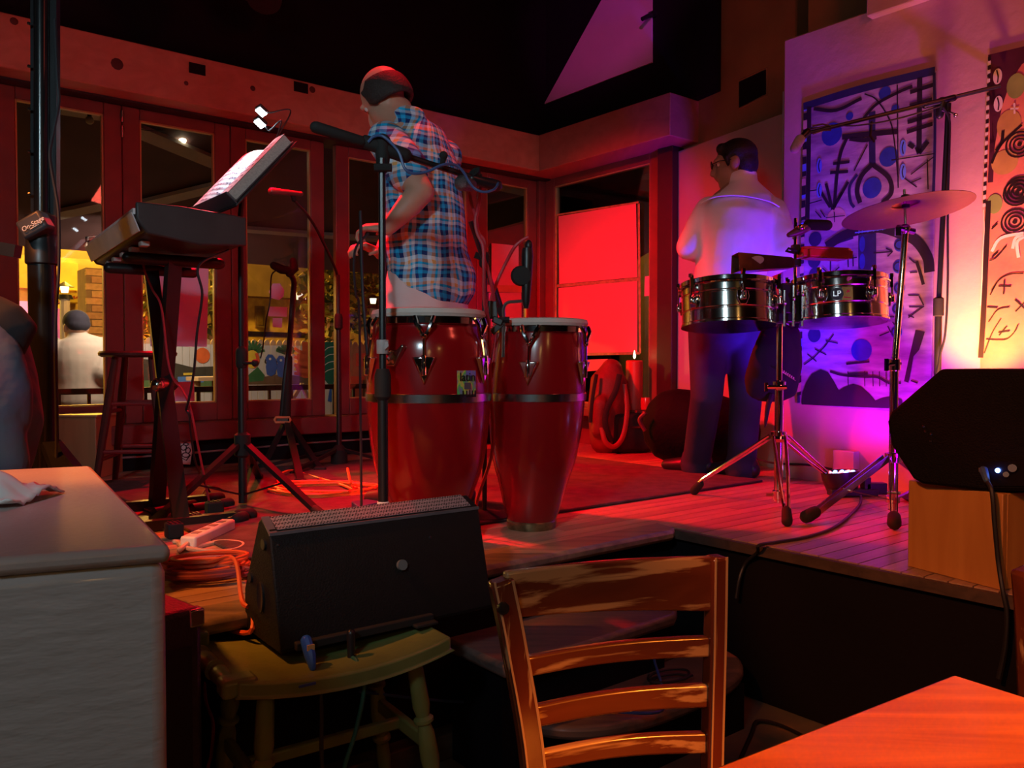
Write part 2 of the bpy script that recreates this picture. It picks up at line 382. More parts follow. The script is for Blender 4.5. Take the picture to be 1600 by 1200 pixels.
for a, b in ((-1.152, -.572), (-.572, .008), (.008, .588), (.588, 1.168), (1.168, 1.748), (1.748, 2.333), (2.41, 2.96), (2.96, 3.51), (3.51, 4.07)):
    d = leaf(n, a, b)
    if n == 5:
        m = MB(); 
        for k in (0, 1): m.cyl(R(a - .0, V0 - .03, 2.42 - .08 * k), R(a, V0 - .03, 2.36 - .08 * k), .009)
        build(m, 'hinge', CHRD, d)
    n += 1
mb = MB().rbox(-2.6, U1 - .0, V0 - .16, V0 + .06, .66, .76)
struct(mb, 'trim_2', MAROON, 'maroon sill board under the glazed doors', bevel=.006)
struct(MB().rbox(-2.6, U1, V0 - .06, V0 + .06, ST, .66), 'baseboard_back', BLKP, 'black panel under the glazed door sill')
struct(MB().tube([R(-1, V0 - .075, .585), R(1.4, V0 - .075, .585), R(2.2, V0 - .075, .6), R(3.2, V0 - .075, .6)], .006, 6), 'trim_3', mat('pipe_grey', (.35, .22, .22), .5), 'thin pipe along the black panel under the sill')
struct(MB().rbox(-2.6, U1, V0 - .11, V0 + .1, 2.45, 2.50), 'trim_4', mat('dark_header', (.03, .012, .012), .6), 'dark header above the glazed doors')
bm = struct(MB().rbox(-2.6, 3.9, V0 - .25, V0 + .1, 2.46, 2.715), 'beam_back', PINE, 'long pine beam above the glazed doors', bevel=.006)
for q in ((308, 108), (470, 137)):
    c_ = V(q[0], q[1], V0 - .25)
    build(MB().box(c_, (.085, .012, .055), (EU, EV, EZ)), 'socket_cutout', BLKP, bm)
m = MB()
for q, r_ in (((183, 100), .02), ((291, 130), .008), ((395, 138), .01), ((22, 33), .012), ((488, 140), .013), ((700, 225), .01)):
    m.lathe([(r_ * 1.5, 0), (r_ * .6, .003), (0, .003)], V(*q, V0 - .25), 10, (EU, EZ, -EV))
build(m, 'wood_knot', mat('knot', (.07, .02, .015), .6), bm)
struct(MB().rbox(-2.6, U1 + .1, V0 - .1, V0 + .1, 2.715, 5.2), 'wall_back', BLKP, 'black wall above the glazed doors')
# corner post + right-hand glazed wall (u = U1)
struct(MB().rbox(4.07, U1 + .1, V0 - .05, V0 + .1, ST, 2.47), 'trim_5', MAROON, 'maroon corner post between the two glazed walls', bevel=.006)
leaf(10, 3.565, 4.70, .72, 2.47, .1, U1, False, (.80, 2.40))
build(MB().rbox(U1 - .005, U1 + .005, 3.50, 3.565, ST, 2.47), 'filler', mat('dark_gap', (.02, .006, .008), .6), None) if False else None
struct(MB().rbox(U1 - .06, U1 + .06, 3.44, 3.565, ST, 2.47), 'trim_6', mat('dark_red_jamb', (.035, .01, .012), .5), 'dark jamb beside the glazed wall', bevel=.005)
struct(MB().rbox(U1 - .18, U1 + .06, 3.46, V0 - .16, .72, .78), 'trim_7', MAROON, 'maroon sill under the glazed wall with candle on it', bevel=.006)
struct(MB().rbox(U1 - .04, U1 + .06, 3.46, V0 - .1, ST, .72), 'baseboard_right', MAROON, 'maroon panel under the sill of the glazed wall')
struct(MB().rbox(3.9, U1 + .1, 3.30, V0 - .0, 2.46, 2.72), 'beam_right', wood('pine_beam_red_lit', (.42, .16, .12), (.33, .12, .09), 'Y', 3, .55), 'pine beam above the glazed wall with sawn end', bevel=.006)  # red stage light is put into this pine's colour
struct(MB().rbox(4.09, U1 + .3, 3.1, V0 + .1, 2.72, 5.2), 'wall_right_upper', BLKP, 'black gable wall above the pine beam')
g0 = [U(852, 163, 4.088), U(1020, 98, 4.088), U(1020, -60, 4.088), U(975, -60, 4.088)]
gp = struct(MB().poly(g0, .012, -EU), 'wall_gable_panel', mat('pale_plaster', (.62, .5, .5), .8, 0, .12, 3), 'pale sloping gable panel set in the black wall')
m = MB(); m.tube([U(1018, 22, 4.06), U(1003, 30, 4.0)], .014, 8); m.box(U(1020, 22, 4.07), (.03, .05, .03), (EU, EV, EZ)); build(m, 'bracket', BLK, gp)
fl = thing('paper_scrap', 'pale scrap hanging below the point of the gable panel', 'paper', U(838, 190, 4.06))
build(MB().poly([U(833, 162, 4.07), U(839, 166, 4.07), U(845, 192, 4.07), U(841, 200, 4.07), U(836, 190, 4.07)], .004, -EU), 'scrap', WHT, fl)
# oblique bay between glazed wall and painting wall
A_ = Vector((1.03, 5.34, 0)); B_ = Vector((1.475, 4.46, 0)); ob = (B_ - A_).normalized(); on = Vector((-ob.y, ob.x, 0)); on = on if on.x < 0 else -on
GRY = mat('grey_board', (.42, .38, .38), .7, 0, .12, 4)
BRN = mat('brown_plaster', (.36, .2, .09), .75, 0, .3, 3, .15, 25)
mb = MB().poly([A_ + EZ * ST, B_ + EZ * ST, B_ + EZ * 2.43, A_ + EZ * 2.43], .1, -on)
struct(mb, 'wall_bay_lower', GRY, 'pale board wall behind the man in the white shirt')
A2, B2 = A_ - on * .05, B_ - on * .05
ob_w = struct(MB().poly([A2 - ob * .5 + EZ * 2.43, B2 + EZ * 2.43, B2 + EZ * 5.2, A2 - ob * .5 + EZ * 5.2], .1, -on), 'wall_bay_upper', BRN, 'brown plaster wall above the pale board with a square hole')
def obl(px, py):
    r = ray(px, py); t = (A2 - C0).dot(on) / r.dot(on); return C0 + r * t
build(MB().poly([obl(*q) + on * .002 for q in ((1156, 128), (1197, 109), (1197, 147), (1156, 168))], .004, on), 'vent_hole', BLKP, ob_w)
vf = MB()
qq = [obl(*q) for q in ((1154, 126), (1199, 106), (1199, 149), (1154, 170))]
for i in range(4): vf.tube([qq[i], qq[(i + 1) % 4]], .006, 4)
build(vf, 'vent_frame', BRN, ob_w)
# dark pillar above beam end
struct(MB().poly([A_ - ob * .25 + on * .03 + EZ * 2.75, A_ + ob * .12 + on * .03 + EZ * 2.75, A_ + ob * .12 + on * .03 + EZ * 5.2, A_ - ob * .25 + on * .03 + EZ * 5.2], .06, -on), 'wall_dark_strip', BLKP, 'black strip of wall above the end of the beam')
# painting wall
PLAS = mat('salmon_plaster', (.6, .36, .33), .55, 0, .15, 3, .22, 22, rvar=.1)
vE = 2.385
struct(MB().rbox(U2, U2 + .5, -1.4, vE, ST - .2, 2.70), 'wall_right', PLAS, 'rough salmon plaster wall where the paintings hang', bevel=.008)
B3 = Vector((B_.x, B_.y, 0))
struct(MB().poly([R(U2 + .012, vE + .012, ST), B3 + EZ * ST + Vector((.0, 0, 0)), B3 + EZ * 2.45, R(U2 + .012, vE + .012, 2.45)], .08, Vector((1, 0, 0))), 'wall_return', mat('return_plaster', (.6, .5, .5), .6), 'narrow return of the plaster wall lit blue')
struct(MB().rbox(U2 + .22, U2 + .5, -1.4, vE, 2.70, 5.2), 'wall_right_upper_recess', BRN, 'brown wall recessed above the plaster ledge')
struct(MB().rbox(U2 - .05, U2 + .4, -.6, 1.93, 2.655, 3.2), 'ledge_box', PLAS, 'plaster box standing on the ledge above the painting', bevel=.006)
# ceiling and rear
struct(MB().rbox(-4, U1 + .4, -4, V0 + .2, 5.2, 5.3), 'ceiling', BLKP, 'black ceiling lost in the dark')
struct(MB().rbox(-4, U1 + .4, -4.1, -4, 0, 5.2), 'wall_rear', mat('rear_wall', (.06, .035, .03), .7), 'dark wall behind the camera')
struct(MB().rbox(-4.1, -4, -4, V0 + .2, 0, 5.2), 'wall_left', mat('rear_wall', (.06, .035, .03), .7), 'dark wall beyond the window end of the room')
struct(MB().rbox(U1 + .3, U1 + .4, -4, -1.4, 0, 5.2), 'wall_right_rear', mat('rear_wall', (.06, .035, .03), .7), 'dark wall behind the table')
struct(MB().rbox(-4, -2.6, V0 - .1, V0 + .1, 0, 2.72), 'wall_back_end', MAROON, 'maroon wall at the far end of the glazed doors')
# stage rug
rg = build(MB().poly([R(.9, 2.33, ST), R(3.45, 2.33, ST), R(3.45, 4.3, ST), R(.9, 4.3, ST)], .012, EZ), 'stage_rug', mat('charcoal_rug', (.09, .055, .06), .9, 0, .5, 14, .4, 90), bevel=.005)
tag(rg, 'flat charcoal rug on the stage planks under the percussionist', 'rug')
tp_ = MB().poly([Z(352, 845, ST + .001), Z(385, 845, ST + .001), Z(420, 772, ST + .001), Z(402, 772, ST + .001)], .0015, EZ)
tag(build(tp_, 'floor_tape', mat('tape', (.55, .42, .24), .6), sharp=0), 'strip of tan tape stuck on the planks beside the wedge monitor', 'tape')

for p, tg, lb in ((R(.985, 3.91, 2.98), R(4.12, 3.75, .75), 'aimed at the red paper panels'), (R(1.49, 4.215, 2.99), R(2.5, 2.75, .5), 'aimed down at the stage planks'), (R(1.76, 4.265, 2.99), R(.95, 3.0, .5), 'aimed at the music stand')):
    d = (tg - p).normalized(); t = thing('stage_spotlight', 'black spotlight above the doors ' + lb, 'light', p - d * .3 - EZ * .05, 0, 'red spotlights above the doors')
    build(MB().tube([p - d * .26, p - d * .10, p - d * .03], [.05, .085, .09], 18), 'housing', BLK, t)
    q_ = p - d * .2; build(MB().bar(q_, q_ + EV * (V0 - .1 - q_.dot(EV)), .03, .02), 'bracket', BLK, t)

ub_ = R(3.32, 1.42, .0); t = thing('amber_uplight', 'small black uplight on a stand hidden behind the stage monitor', 'light', ub_ + EZ * ST)
build(MB().cyl(ub_ + EZ * ST, ub_ + EZ * .8, .012, .012, 10).lathe([(.1, 0), (.1, .012), (.012, .03)], ub_ + EZ * ST, 16), 'stand', BLK, t)
d = (R(3.68, 1.43, 1.42) - R(3.32, 1.42, .92)).normalized(); p = R(3.32, 1.42, .92); build(MB().tube([p - d * .14, p - d * .06, p - d * .02], [.03, .05, .052], 16), 'housing', BLK, t)
# ================================================================== CONGAS
CONGA = mat('red_lacquer', (.29, .004, .007), .22, 0, .12, 4, 0, 60, .6)
SKIN = mat('drum_skin', (.62, .58, .52), .5, 0, .12, 12)
def holo():
    m = bpy.data.materials.new('holographic_foil'); m.use_nodes = True; nt = m.node_tree; N, L = nt.nodes, nt.links
    b = N['Principled BSDF']; b.inputs['Roughness'].default_value = .35; b.inputs['Metallic'].default_value = .3
    tc = N.new('ShaderNodeTexCoord'); no = N.new('ShaderNodeTexNoise'); no.inputs['Scale'].default_value = 22; no.inputs['Detail'].default_value = 2
    mp = N.new('ShaderNodeMapping'); mp.inputs['Scale'].default_value = (1.6, 1.6, .6); L.new(tc.outputs['Object'], mp.inputs[0]); L.new(mp.outputs[0], no.inputs[0])
    rp = N.new('ShaderNodeValToRGB'); L.new(no.outputs['Fac'], rp.inputs[0]); cr = rp.color_ramp
    cols = [(.3, (.5, .3, .45)), (.38, (.15, .2, .75)), (.44, (.3, .3, .33)), (.5, (.1, .7, .15)), (.55, (.9, .75, .1)), (.6, (.35, .32, .36)), (.66, (.8, .15, .2)), (.74, (.4, .4, .5))]
    for i, (p, c) in enumerate(cols):
        e = cr.elements[i] if i < 2 else cr.elements.new(p)
        e.position = p; e.color = (*c, 1)
    L.new(rp.outputs[0], b.inputs['Base Color']); return m
HOLO = holo()
def conga(c, rt, rm, h, nl, a0, label, tilt=0, base=.083):
    t = thing('conga_drum', label, 'drum', c, 0, 'red conga drums on the stage')
    def P(p): p = Vector(p); return Vector(c) + Vector((p.x + p.z * tilt, p.y, p.z))
    k = h / .725
    prof = [(base, .02), (base * 1.19, .06 * k), (rm * .72, .16 * k), (rm * .875, .25 * k), (rm * .96, .35 * k), (rm, .46 * k), (rm * .995, .55 * k), (rm * .965, .64 * k), (rt * .985, .69 * k), (rt * .97, .708 * k)]
    def at(z):
        for (r0, z0), (r1, z1) in zip(prof, prof[1:]):
            if z0 <= z <= z1: return r0 + (r1 - r0) * (z - z0) / (z1 - z0)
        return prof[-1][0]
    def L(prof_, n=48):
        m = MB(); m.lathe(prof_, (0, 0, 0), n); m.v = [P(p) for p in m.v]; return m
    build(L([(r, z) for r, z in bez2(prof)]), 'shell', CONGA, t)
    build(L([(base + .004, 0), (base + .006, .006), (base + .008, .026), (base + .002, .032)]), 'base_ring', mat('worn_brass', (.36, .27, .14), .35, .8, .6, 25), t)
    zb = .475 * k; build(L([(at(zb - .014) + .001, zb - .014), (at(zb) + .004, zb - .012), (at(zb) + .004, zb + .012), (at(zb + .014) + .001, zb + .014)]), 'band', CHRD, t)
    build(L([(rt * .99, .70 * k), (rt + .008, .703 * k), (rt + .008, .722 * k), (rt * .99, .724 * k)]), 'rim', CHR, t)
    hd = build(L([(rt + .004, .725 * k), (rt + .009, .735 * k), (rt + .004, .748 * k), (rt * .93, .752 * k), (0, .750 * k)]), 'head', SKIN, t)
    for i in range(nl):
        a = a0 + 2 * math.pi * i / nl; d = Vector((math.sin(a), -math.cos(a), 0)); sd = Vector((math.cos(a), math.sin(a), 0))
        zr = .71 * k; rr = rt + .012
        m = MB()
        for s in (-1, 1):
            m.tube([P(d * rr + sd * (.028 * s) + EZ * (zr + .012)), P(d * (rr + .012) + sd * (.022 * s) + EZ * (zr - .01)), P(d * (rr + .008) + sd * (.004 * s) + EZ * (zr - .045))], [.007, .0075, .006], 7)
        m.sph(P(d * (rr + .009) + EZ * (zr - .047)), .0095, 8, 6)
        m.tube([P(d * (rr + .009) + EZ * (zr - .045)), P(d * (at(.56 * k) + .018) + EZ * (.555 * k))], .0042, 7)
        lg = build(m, 'tuning_lug', CHR, t)
        zt, zb2 = .60 * k, .515 * k; r1, r2 = at(zt) + .003, at(zb2) + .003
        m = MB(); m.add([P(d * r1 + sd * .038 + EZ * zt), P(d * r1 - sd * .038 + EZ * zt), P(d * r2 + EZ * zb2),
                         P(d * (r1 + .018) + sd * .030 + EZ * zt), P(d * (r1 + .018) - sd * .030 + EZ * zt), P(d * (r2 + .008) + EZ * (zb2 + .004))],
                        [(0, 1, 4, 3), (1, 2, 5, 4), (2, 0, 3, 5), (3, 4, 5), (2, 1, 0)])
        m.cyl(P(d * (r1 + .014) + EZ * (zt + .006)), P(d * (r1 + .016) + EZ * (zt - .055)), .0085, .0085, 6)
        build(m, 'side_plate', CHR, lg, bevel=.003)
    return t, P, at, k
def bez2(prof):
    q = bez([(r, 0, z) for r, z in prof], 4); return [(p.x, p.z) for p in q]
c1 = Vector((-.264, 2.62, ST)); t1, P1, at1, k1 = conga(c1, .172, .195, .715, 6, .03, 'red conga drum with chrome band and holographic square sticker')
# sticker, bracket
def shellpt(c, at, a, z, off): r = at(z) + off; return Vector(c) + Vector((math.sin(a) * r, -math.cos(a) * r, z))
zs = 1.03 - ST
m = MB().grid(lambda s, q: shellpt(c1, at1, math.radians(31 + 21 * s), zs - .012 + .088 * (q - .5) + .0, .0015), 8, 6)
stk = build(m, 'sticker', HOLO, t1); stk['label'] = 'holographic square sticker reading latin'
a = math.radians(41.5); sd = Vector((math.cos(a), math.sin(a), 0)); n_ = Vector((math.sin(a), -math.cos(a), 0))
INK = mat('black_ink', (.006, .006, .008), .5, 0, 0)
text('latin', 'lettering', INK, stk, shellpt(c1, at1, a, zs + .012, .0035), sd, EZ, .036)
m = MB(); o_ = shellpt(c1, at1, a, zs - .012, .003)
m.prism([(-.012, -.012), (.012, -.012), (.012, .008), (-.012, .008)], o_, sd, EZ, n_, .0006)
build(m, 'mark', mat('grey_ink', (.09, .08, .1), .5, 0, 0), stk, sharp=0)
m = MB(); o2 = shellpt(c1, at1, a, zs - .040, .0033)
for x0, x1, y0, y1 in ((-.028, -.022, -.006, .002), (-.02, -.015, -.004, .012), (-.006, .032, -.008, -.003), (-.006, -.002, -.008, .012), (.006, .009, -.008, .014), (.016, .02, -.008, .012), (.026, .032, -.008, .012)):
    m.prism([(x0, y0), (x1, y0), (x1, y1), (x0, y1)], o2, sd, EZ, n_, .0006)
build(m, 'mark', INK, stk, sharp=0)
a = math.radians(-27); d = Vector((math.sin(a), -math.cos(a), 0)); sd = Vector((math.cos(a), math.sin(a), 0)); zc = 1.11 - ST
bp = c1 + d * (at1(zc) + .012) + EZ * zc
m = MB().prism([(-.045, .025), (-.02, .012), (.02, .012), (.04, .03), (.045, .022), (.02, -.02), (.012, -.035), (-.012, -.035), (-.022, -.018)], bp - d * .014, sd, EZ, d, .02)
m.sph(bp + d * .012 + EZ * .006, .009, 8, 6); m.cyl(bp, bp + d * .03 - EZ * .02, .012, .012, 10)
build(m, 'wing_bracket', CHRD, t1, bevel=.004)
c2 = Vector((.067, 2.88, ST)); t2, P2, at2, k2 = conga(c2, .158, .167, .700, 5, math.radians(-13), 'red conga drum with worn brass foot at the stage edge', .045, .080)
# clip-on conga microphone: clamp, cranked rod, shock mount, red cable
t = thing('clip_microphone', 'black clip-on microphone on a cranked rod above the conga', 'microphone', W(790, 490, 2.72))
dm = 2.72; m = MB()
m.bar(W(770, 470, dm), W(771, 498, dm), .03, .02, Vector((0, -1, 0))); m.bar(W(770, 498, dm), W(785, 505, dm), .03, .022); m.bar(W(785, 505, dm), W(768, 520, dm), .014, .02)
build(m, 'clamp', BLK, t, bevel=.003)
m = MB(); m.cyl(W(780, 500, dm), W(796, 500, dm), .011, .011, 8); build(m, 'clamp_block', BLK, t)
build(MB().tube(bez([W(786, 558, dm), W(787, 500, dm), W(787, 482, dm), W(793, 473, dm), W(808, 471, dm), W(822, 470, dm)], 6), .0055, 8), 'rod', mat('steel_rod', (.3, .3, .3), .3, .9, .1), t)
m = MB(); m.tube([W(822, 482, dm), W(822, 470, dm), W(823, 440, dm), W(824, 400, dm), W(824, 388, dm)], [.008, .014, .017, .02, .017], 12); build(m, 'microphone_body', BLK, t)
m = MB().lathe([(0, -.012), (.03, -.01), (.034, 0), (.03, .01), (0, .012)], W(814, 431, dm - .01), 18, (Vector((1, 0, 0)), EZ, Vector((.3, -1, 0)).normalized())); build(m, 'shock_disc', RUB, t)
m = MB(); m.sph(W(826, 384, dm), (.013, .013, .02)); build(m, 'plug', BLK, t)
build(MB().tube(bez([W(826, 372, dm), W(822, 372, dm), W(805, 385, dm), W(790, 412, dm + .02), W(775, 445, dm + .02), W(766, 475, dm + .03), W(764, 510, dm + .03), W(763, 530, dm + .05)], 8), .006, 7), 'cable', mat('red_cable', (.55, .03, .05), .45), t)
# ================================================================== STANDS
def tripod(t, c, r, h, zc, angs, rad=.012, foot=.02, m_=BLK, double=False, zb=None, fm=RUB):
    c = Vector(c)
    for a, rr in angs:
        a = math.radians(a); d = Vector((math.cos(a), math.sin(a), 0)); sd = Vector((-d.y, d.x, 0))
        top = c + EZ * h + d * .025; bot = c + d * rr + EZ * foot
        m = MB()
        if double:
            for s in (-1, 1): m.tube([top + sd * .016 * s, c + (top - c) * .5 + (bot - c) * .5 + sd * .013 * s + EZ * 0, bot + sd * .006 * s + EZ * .03], rad * .8, 8)
        else: m.bar(top, bot, rad * 2, rad * 1.6)
        lg = build(m, 'leg', m_, t)
        fl = (bot - top).normalized()
        build(MB().limb([bot - fl * .035, bot], [foot * .7, foot * .85], 10), 'rubber_foot', fm, lg)
        if zb is not None:
            mid = top + (bot - top) * .5; build(MB().bar(c + EZ * zb + d * .015, mid, rad * 1.2, .005), 'brace', m_, t)
def mic_stand(label, base, h, legs, boom, clipm=None, r=.0105, lowr=.015, split=.5, name='microphone_stand', m_=BLK):
    base = Vector(base); t = thing(name, label, 'stand', base)
    zs = base.z + (h - base.z) * split
    build(MB().cyl(base + EZ * .05, Vector((base.x, base.y, zs)), lowr, lowr, 12), 'lower_pole', m_, t)
    build(MB().lathe([(lowr, -.04), (lowr * 1.6, -.03), (lowr * 1.6, .03), (lowr * 1.2, .05)], (base.x, base.y, zs), 12), 'collar', RUB, t)
    build(MB().cyl(Vector((base.x, base.y, zs)), Vector((base.x, base.y, h)), r, r, 10), 'upper_pole', m_, t)
    return t
# -- front microphone stand
fb = W(598, 600, 2.36); fb = Vector((fb.x, fb.y, ST))
t = mic_stand('tall black boom microphone stand in front of the congas', fb, W(598, 250, 2.36).z, None, None, split=.44)
build(MB().lathe([(.016, 0), (.07, .01), (.085, .02), (.02, .04), (.018, .09)], fb + EZ * .0, 20), 'base_hub', RUB, t)
tripod(t, fb, .28, .09, 0, ((-100, .26), (20, .26), (140, .26)), .008, .014)
build(MB().cyl(W(497, 200, 2.28), W(737, 277, 2.50), .0095, .0095, 10), 'boom', BLK, t)
build(MB().limb([W(494, 199, 2.278), W(565, 221, 2.34)], [.017, .016], 10), 'counterweight', RUB, t)
m = MB(); m.limb([W(598, 222, 2.36), W(598, 262, 2.36)], [.024, .018]); m.limb([W(572, 222, 2.35), W(632, 243, 2.38)], [.02, .022]); m.cyl(W(585, 262, 2.33), W(612, 262, 2.33), .012, .012, 8)
build(m, 'boom_clutch', RUB, t)
m = MB(); m.cyl(W(690, 262, 2.42), W(693, 245, 2.41), .006, .01, 8); m.sph(W(693, 243, 2.41), .013, 8, 6); build(m, 'wing_knob', RUB, t)
tape_ = MB().lathe([(.0165, -.02), (.0175, -.018), (.0175, .018), (.0165, .02)], (fb.x, fb.y, W(598, 542, 2.36).z), 12); tape_.add(*[(MB().poly([W(601, 535, 2.34), W(606, 533, 2.34), W(607, 541, 2.34), W(601, 547, 2.34)], .002, (0, -1, 0))).__dict__[k] for k in ('v', 'f')]); build(tape_, 'tape', mat('grey_tape', (.42, .42, .42), .6), t)
tape_ = MB().lathe([(.0165, -.02), (.0175, -.018), (.0175, .018), (.0165, .02)], (fb.x, fb.y, W(598, 795, 2.36).z if W(598, 795, 2.36).z > ST else ST + .12), 12); build(tape_, 'tape', WHT, t)
tm = thing('microphone', 'black stage microphone at the end of the front boom', 'microphone', W(752, 286, 2.52))
m = MB(); m.limb([W(738, 279, 2.50), W(752, 284, 2.52), W(776, 290, 2.56)], [.013, .016, .018]); build(m, 'microphone_body', BLK, tm)
m = MB(); m.limb([W(722, 286, 2.47), W(735, 289, 2.5)], [.024, .02]); build(m, 'grille', mat('mic_grille', (.2, .2, .21), .35, .9, .3, 300, .6, 400), tm)
m = MB(); m.cyl(W(745, 274, 2.51), W(741, 268, 2.5), .014, .02, 10); m.bar(W(738, 270, 2.5), W(750, 276, 2.52), .02, .01); build(m, 'clip', RUB, tm)
CAB = mat('black_cable', (.02, .02, .025), .5); CBR = mat('red_toned_cable', (.5, .03, .05), .45); CBB = mat('blue_jacket_cable', (.05, .12, .3), .45)  # red stage light on the hanging boom cables is put into CBR
tag(build(MB().tube(bez([W(575, 222, 2.33), W(585, 213, 2.33), W(600, 214, 2.32), W(622, 236, 2.33), W(632, 262, 2.33), W(645, 271, 2.34), W(668, 268, 2.36), W(690, 258, 2.38), W(708, 257, 2.42), W(722, 266, 2.44), W(738, 291, 2.46), W(755, 300, 2.47), W(772, 296, 2.5), W(778, 285, 2.55), W(766, 280, 2.55)], 8), .0042, 7), 'microphone_cable', CBB), 'thin blue cable coiled along the boom of the front stand', 'cable')
tag(build(MB().tube(bez([W(766, 279, 2.56), W(752, 292, 2.56), W(750, 305, 2.57), W(746, 330, 2.6), W(743, 345, 2.6), W(746, 365, 2.6), W(755, 385, 2.6), W(756, 420, 2.6), W(757, 470, 2.62), W(764, 510, 2.66), W(766, 600, 2.67), W(770, 700, 2.7), W(745, 785, 2.75), Z(742, 845, ST + .006), Z(700, 850, ST + .006)], 8), .006, 7), 'hanging_cable', CBR), 'red-lit cable hanging from the boom microphone down between the congas', 'cable')
tag(build(MB().tube(bez([W(733, 297, 2.6), W(737, 318, 2.6), W(743, 338, 2.61), W(747, 362, 2.62), W(757, 378, 2.62), W(756, 402, 2.62), W(762, 420, 2.63), W(768, 445, 2.64), W(772, 470, 2.66)], 8), .0058, 7), 'hanging_cable', CBR), 'second red-lit cable twisted around the hanging one', 'cable')
tag(build(MB().tube(bez([W(545, 500, 2.4) + Vector((0, .3, 0)), W(563, 330, 2.75), W(566, 440, 2.7), W(570, 500, 2.68), W(580, 620, 2.6), W(592, 700, 2.55), W(598, 790, 2.5), Z(590, 870, ST + .006), Z(640, 880, ST + .006)][1:], 8), .0055, 7), 'loose_cable', CAB), 'dark cable dropping behind the front microphone stand', 'cable')
# -- conga-side boom stand lit red, behind right of plaid man
t = thing('microphone_stand', 'slim boom stand rising behind the two congas', 'stand', Vector((W(757, 600, 3.05).x, 3.05, ST)))
sb = Vector((W(757, 600, 3.05).x, 3.05, ST))
build(MB().cyl(sb + EZ * .03, Vector((sb.x, sb.y, W(757, 398, 3.05).z)), .009, .009, 10), 'pole', BLK, t)
build(MB().cyl(W(735, 345, 2.95), W(783, 488, 3.12), .009, .009, 10), 'boom', BLK, t)
build(MB().limb([W(772, 452, 3.1), W(784, 490, 3.12)], [.014, .014], 10), 'counterweight', RUB, t)
m = MB(); m.limb([W(757, 400, 3.05), W(756, 412, 3.05)], [.018, .018]); m.bar(W(742, 398, 3.03), W(757, 404, 3.04), .012, .022); build(m, 'boom_clutch', RUB, t)
build(MB().lathe([(.015, 0), (.1, .006), (.11, .014), (.02, .03)], sb, 20), 'base', RUB, t)
# -- microphone stand further back, by the doors
sb = Z(530, 727, ST); t = mic_stand('black tripod microphone stand by the glazed doors', sb, W(527, 430, sb.y).z, None, None, split=.75)
d5 = sb.y
build(MB().lathe([(.018, 0), (.045, -.03), (.05, -.13), (.03, -.16)][::-1], Vector((sb.x, sb.y, W(530, 695, d5).z)), 12), 'leg_hub', RUB, t)
tripod(t, sb, .3, .09, 0, ((205, .42), (250, .45), (-20, .42)), .010, .014)
build(MB().tube(bez([W(527, 432, d5), W(522, 415, d5 - .05), W(490, 350, d5 - .25), W(460, 314, d5 - .4)], 6), .008, 8), 'boom', BLK, t)
tm = thing('microphone', 'slender microphone lit red on the back boom stand', 'microphone', W(445, 301, d5 - .45))
build(MB().limb([W(470, 303, d5 - .4), W(440, 300, d5 - .45), W(425, 299, d5 - .47)], [.012, .016, .02]), 'microphone_body', mat('mic_body_red_lit', (.12, .05, .05), .3), tm)  # red of the spotlights mixed into the body colour
build(MB().bar(W(460, 314, d5 - .4), W(456, 302, d5 - .41), .02, .02), 'clip', RUB, tm)
# -- guitar stand
gb = Z(455, 728, ST); dg = gb.y; t = thing('guitar_stand', 'empty black guitar stand with padded neck yoke', 'stand', gb)
build(MB().tube(bez([W(440, 660, dg), W(445, 600, dg), W(452, 540, dg + .02), W(458, 460, dg + .05), W(459, 440, dg + .04), W(452, 426, dg)], 6), .016, 10), 'post', BLK, t)
build(MB().limb([W(447, 655, dg), W(451, 560, dg + .02)], [.026, .022], 10), 'sleeve', RUB, t)
m = MB(); m.limb([W(428, 415, dg - .05), W(440, 421, dg - .02), W(452, 423, dg)], [.022, .026, .022]); m.limb([W(458, 408, dg + .02), W(460, 420, dg + .02), W(452, 428, dg)], [.02, .025, .02]); build(m, 'neck_yoke', RUB, t)
build(MB().tube(bez([W(432, 422, dg - .05), W(424, 432, dg - .05), W(422, 470, dg - .05), W(416, 500, dg - .06), W(411, 540, dg - .06), W(407, 560, dg - .06)], 6), .004, 6), 'strap', BLK, t)
for q, hh in (((412, 728), 0), ((500, 733), 0), ((470, 752), 0)):
    lg = build(MB().bar(W(448, 655, dg), Z(*q, ST + .012), .034, .02), 'leg', BLK, t)
    build(MB().limb([Z(*q, ST + .014) + Vector((-.02, 0, 0)), Z(*q, ST + .014) + Vector((.02, 0, 0))], [.014, .014], 8), 'rubber_foot', RUB, lg)
m = MB(); 
pr = [W(429, 656, dg - .06), W(431, 652, dg - .06), W(452, 652, dg - .06), W(454, 656, dg - .06), W(452, 660, dg - .06), W(431, 660, dg - .06)]
m.tube(pr, .007, 6, True); build(m, 'orange_tag', mat('orange_rubber', (.8, .25, .1), .5), t)
build(MB().poly([W(433, 654, dg - .055), W(450, 654, dg - .055), W(450, 659, dg - .055), W(433, 659, dg - .055)], .004, (0, -1, 0)), 'tag_plate', CHRD, t)
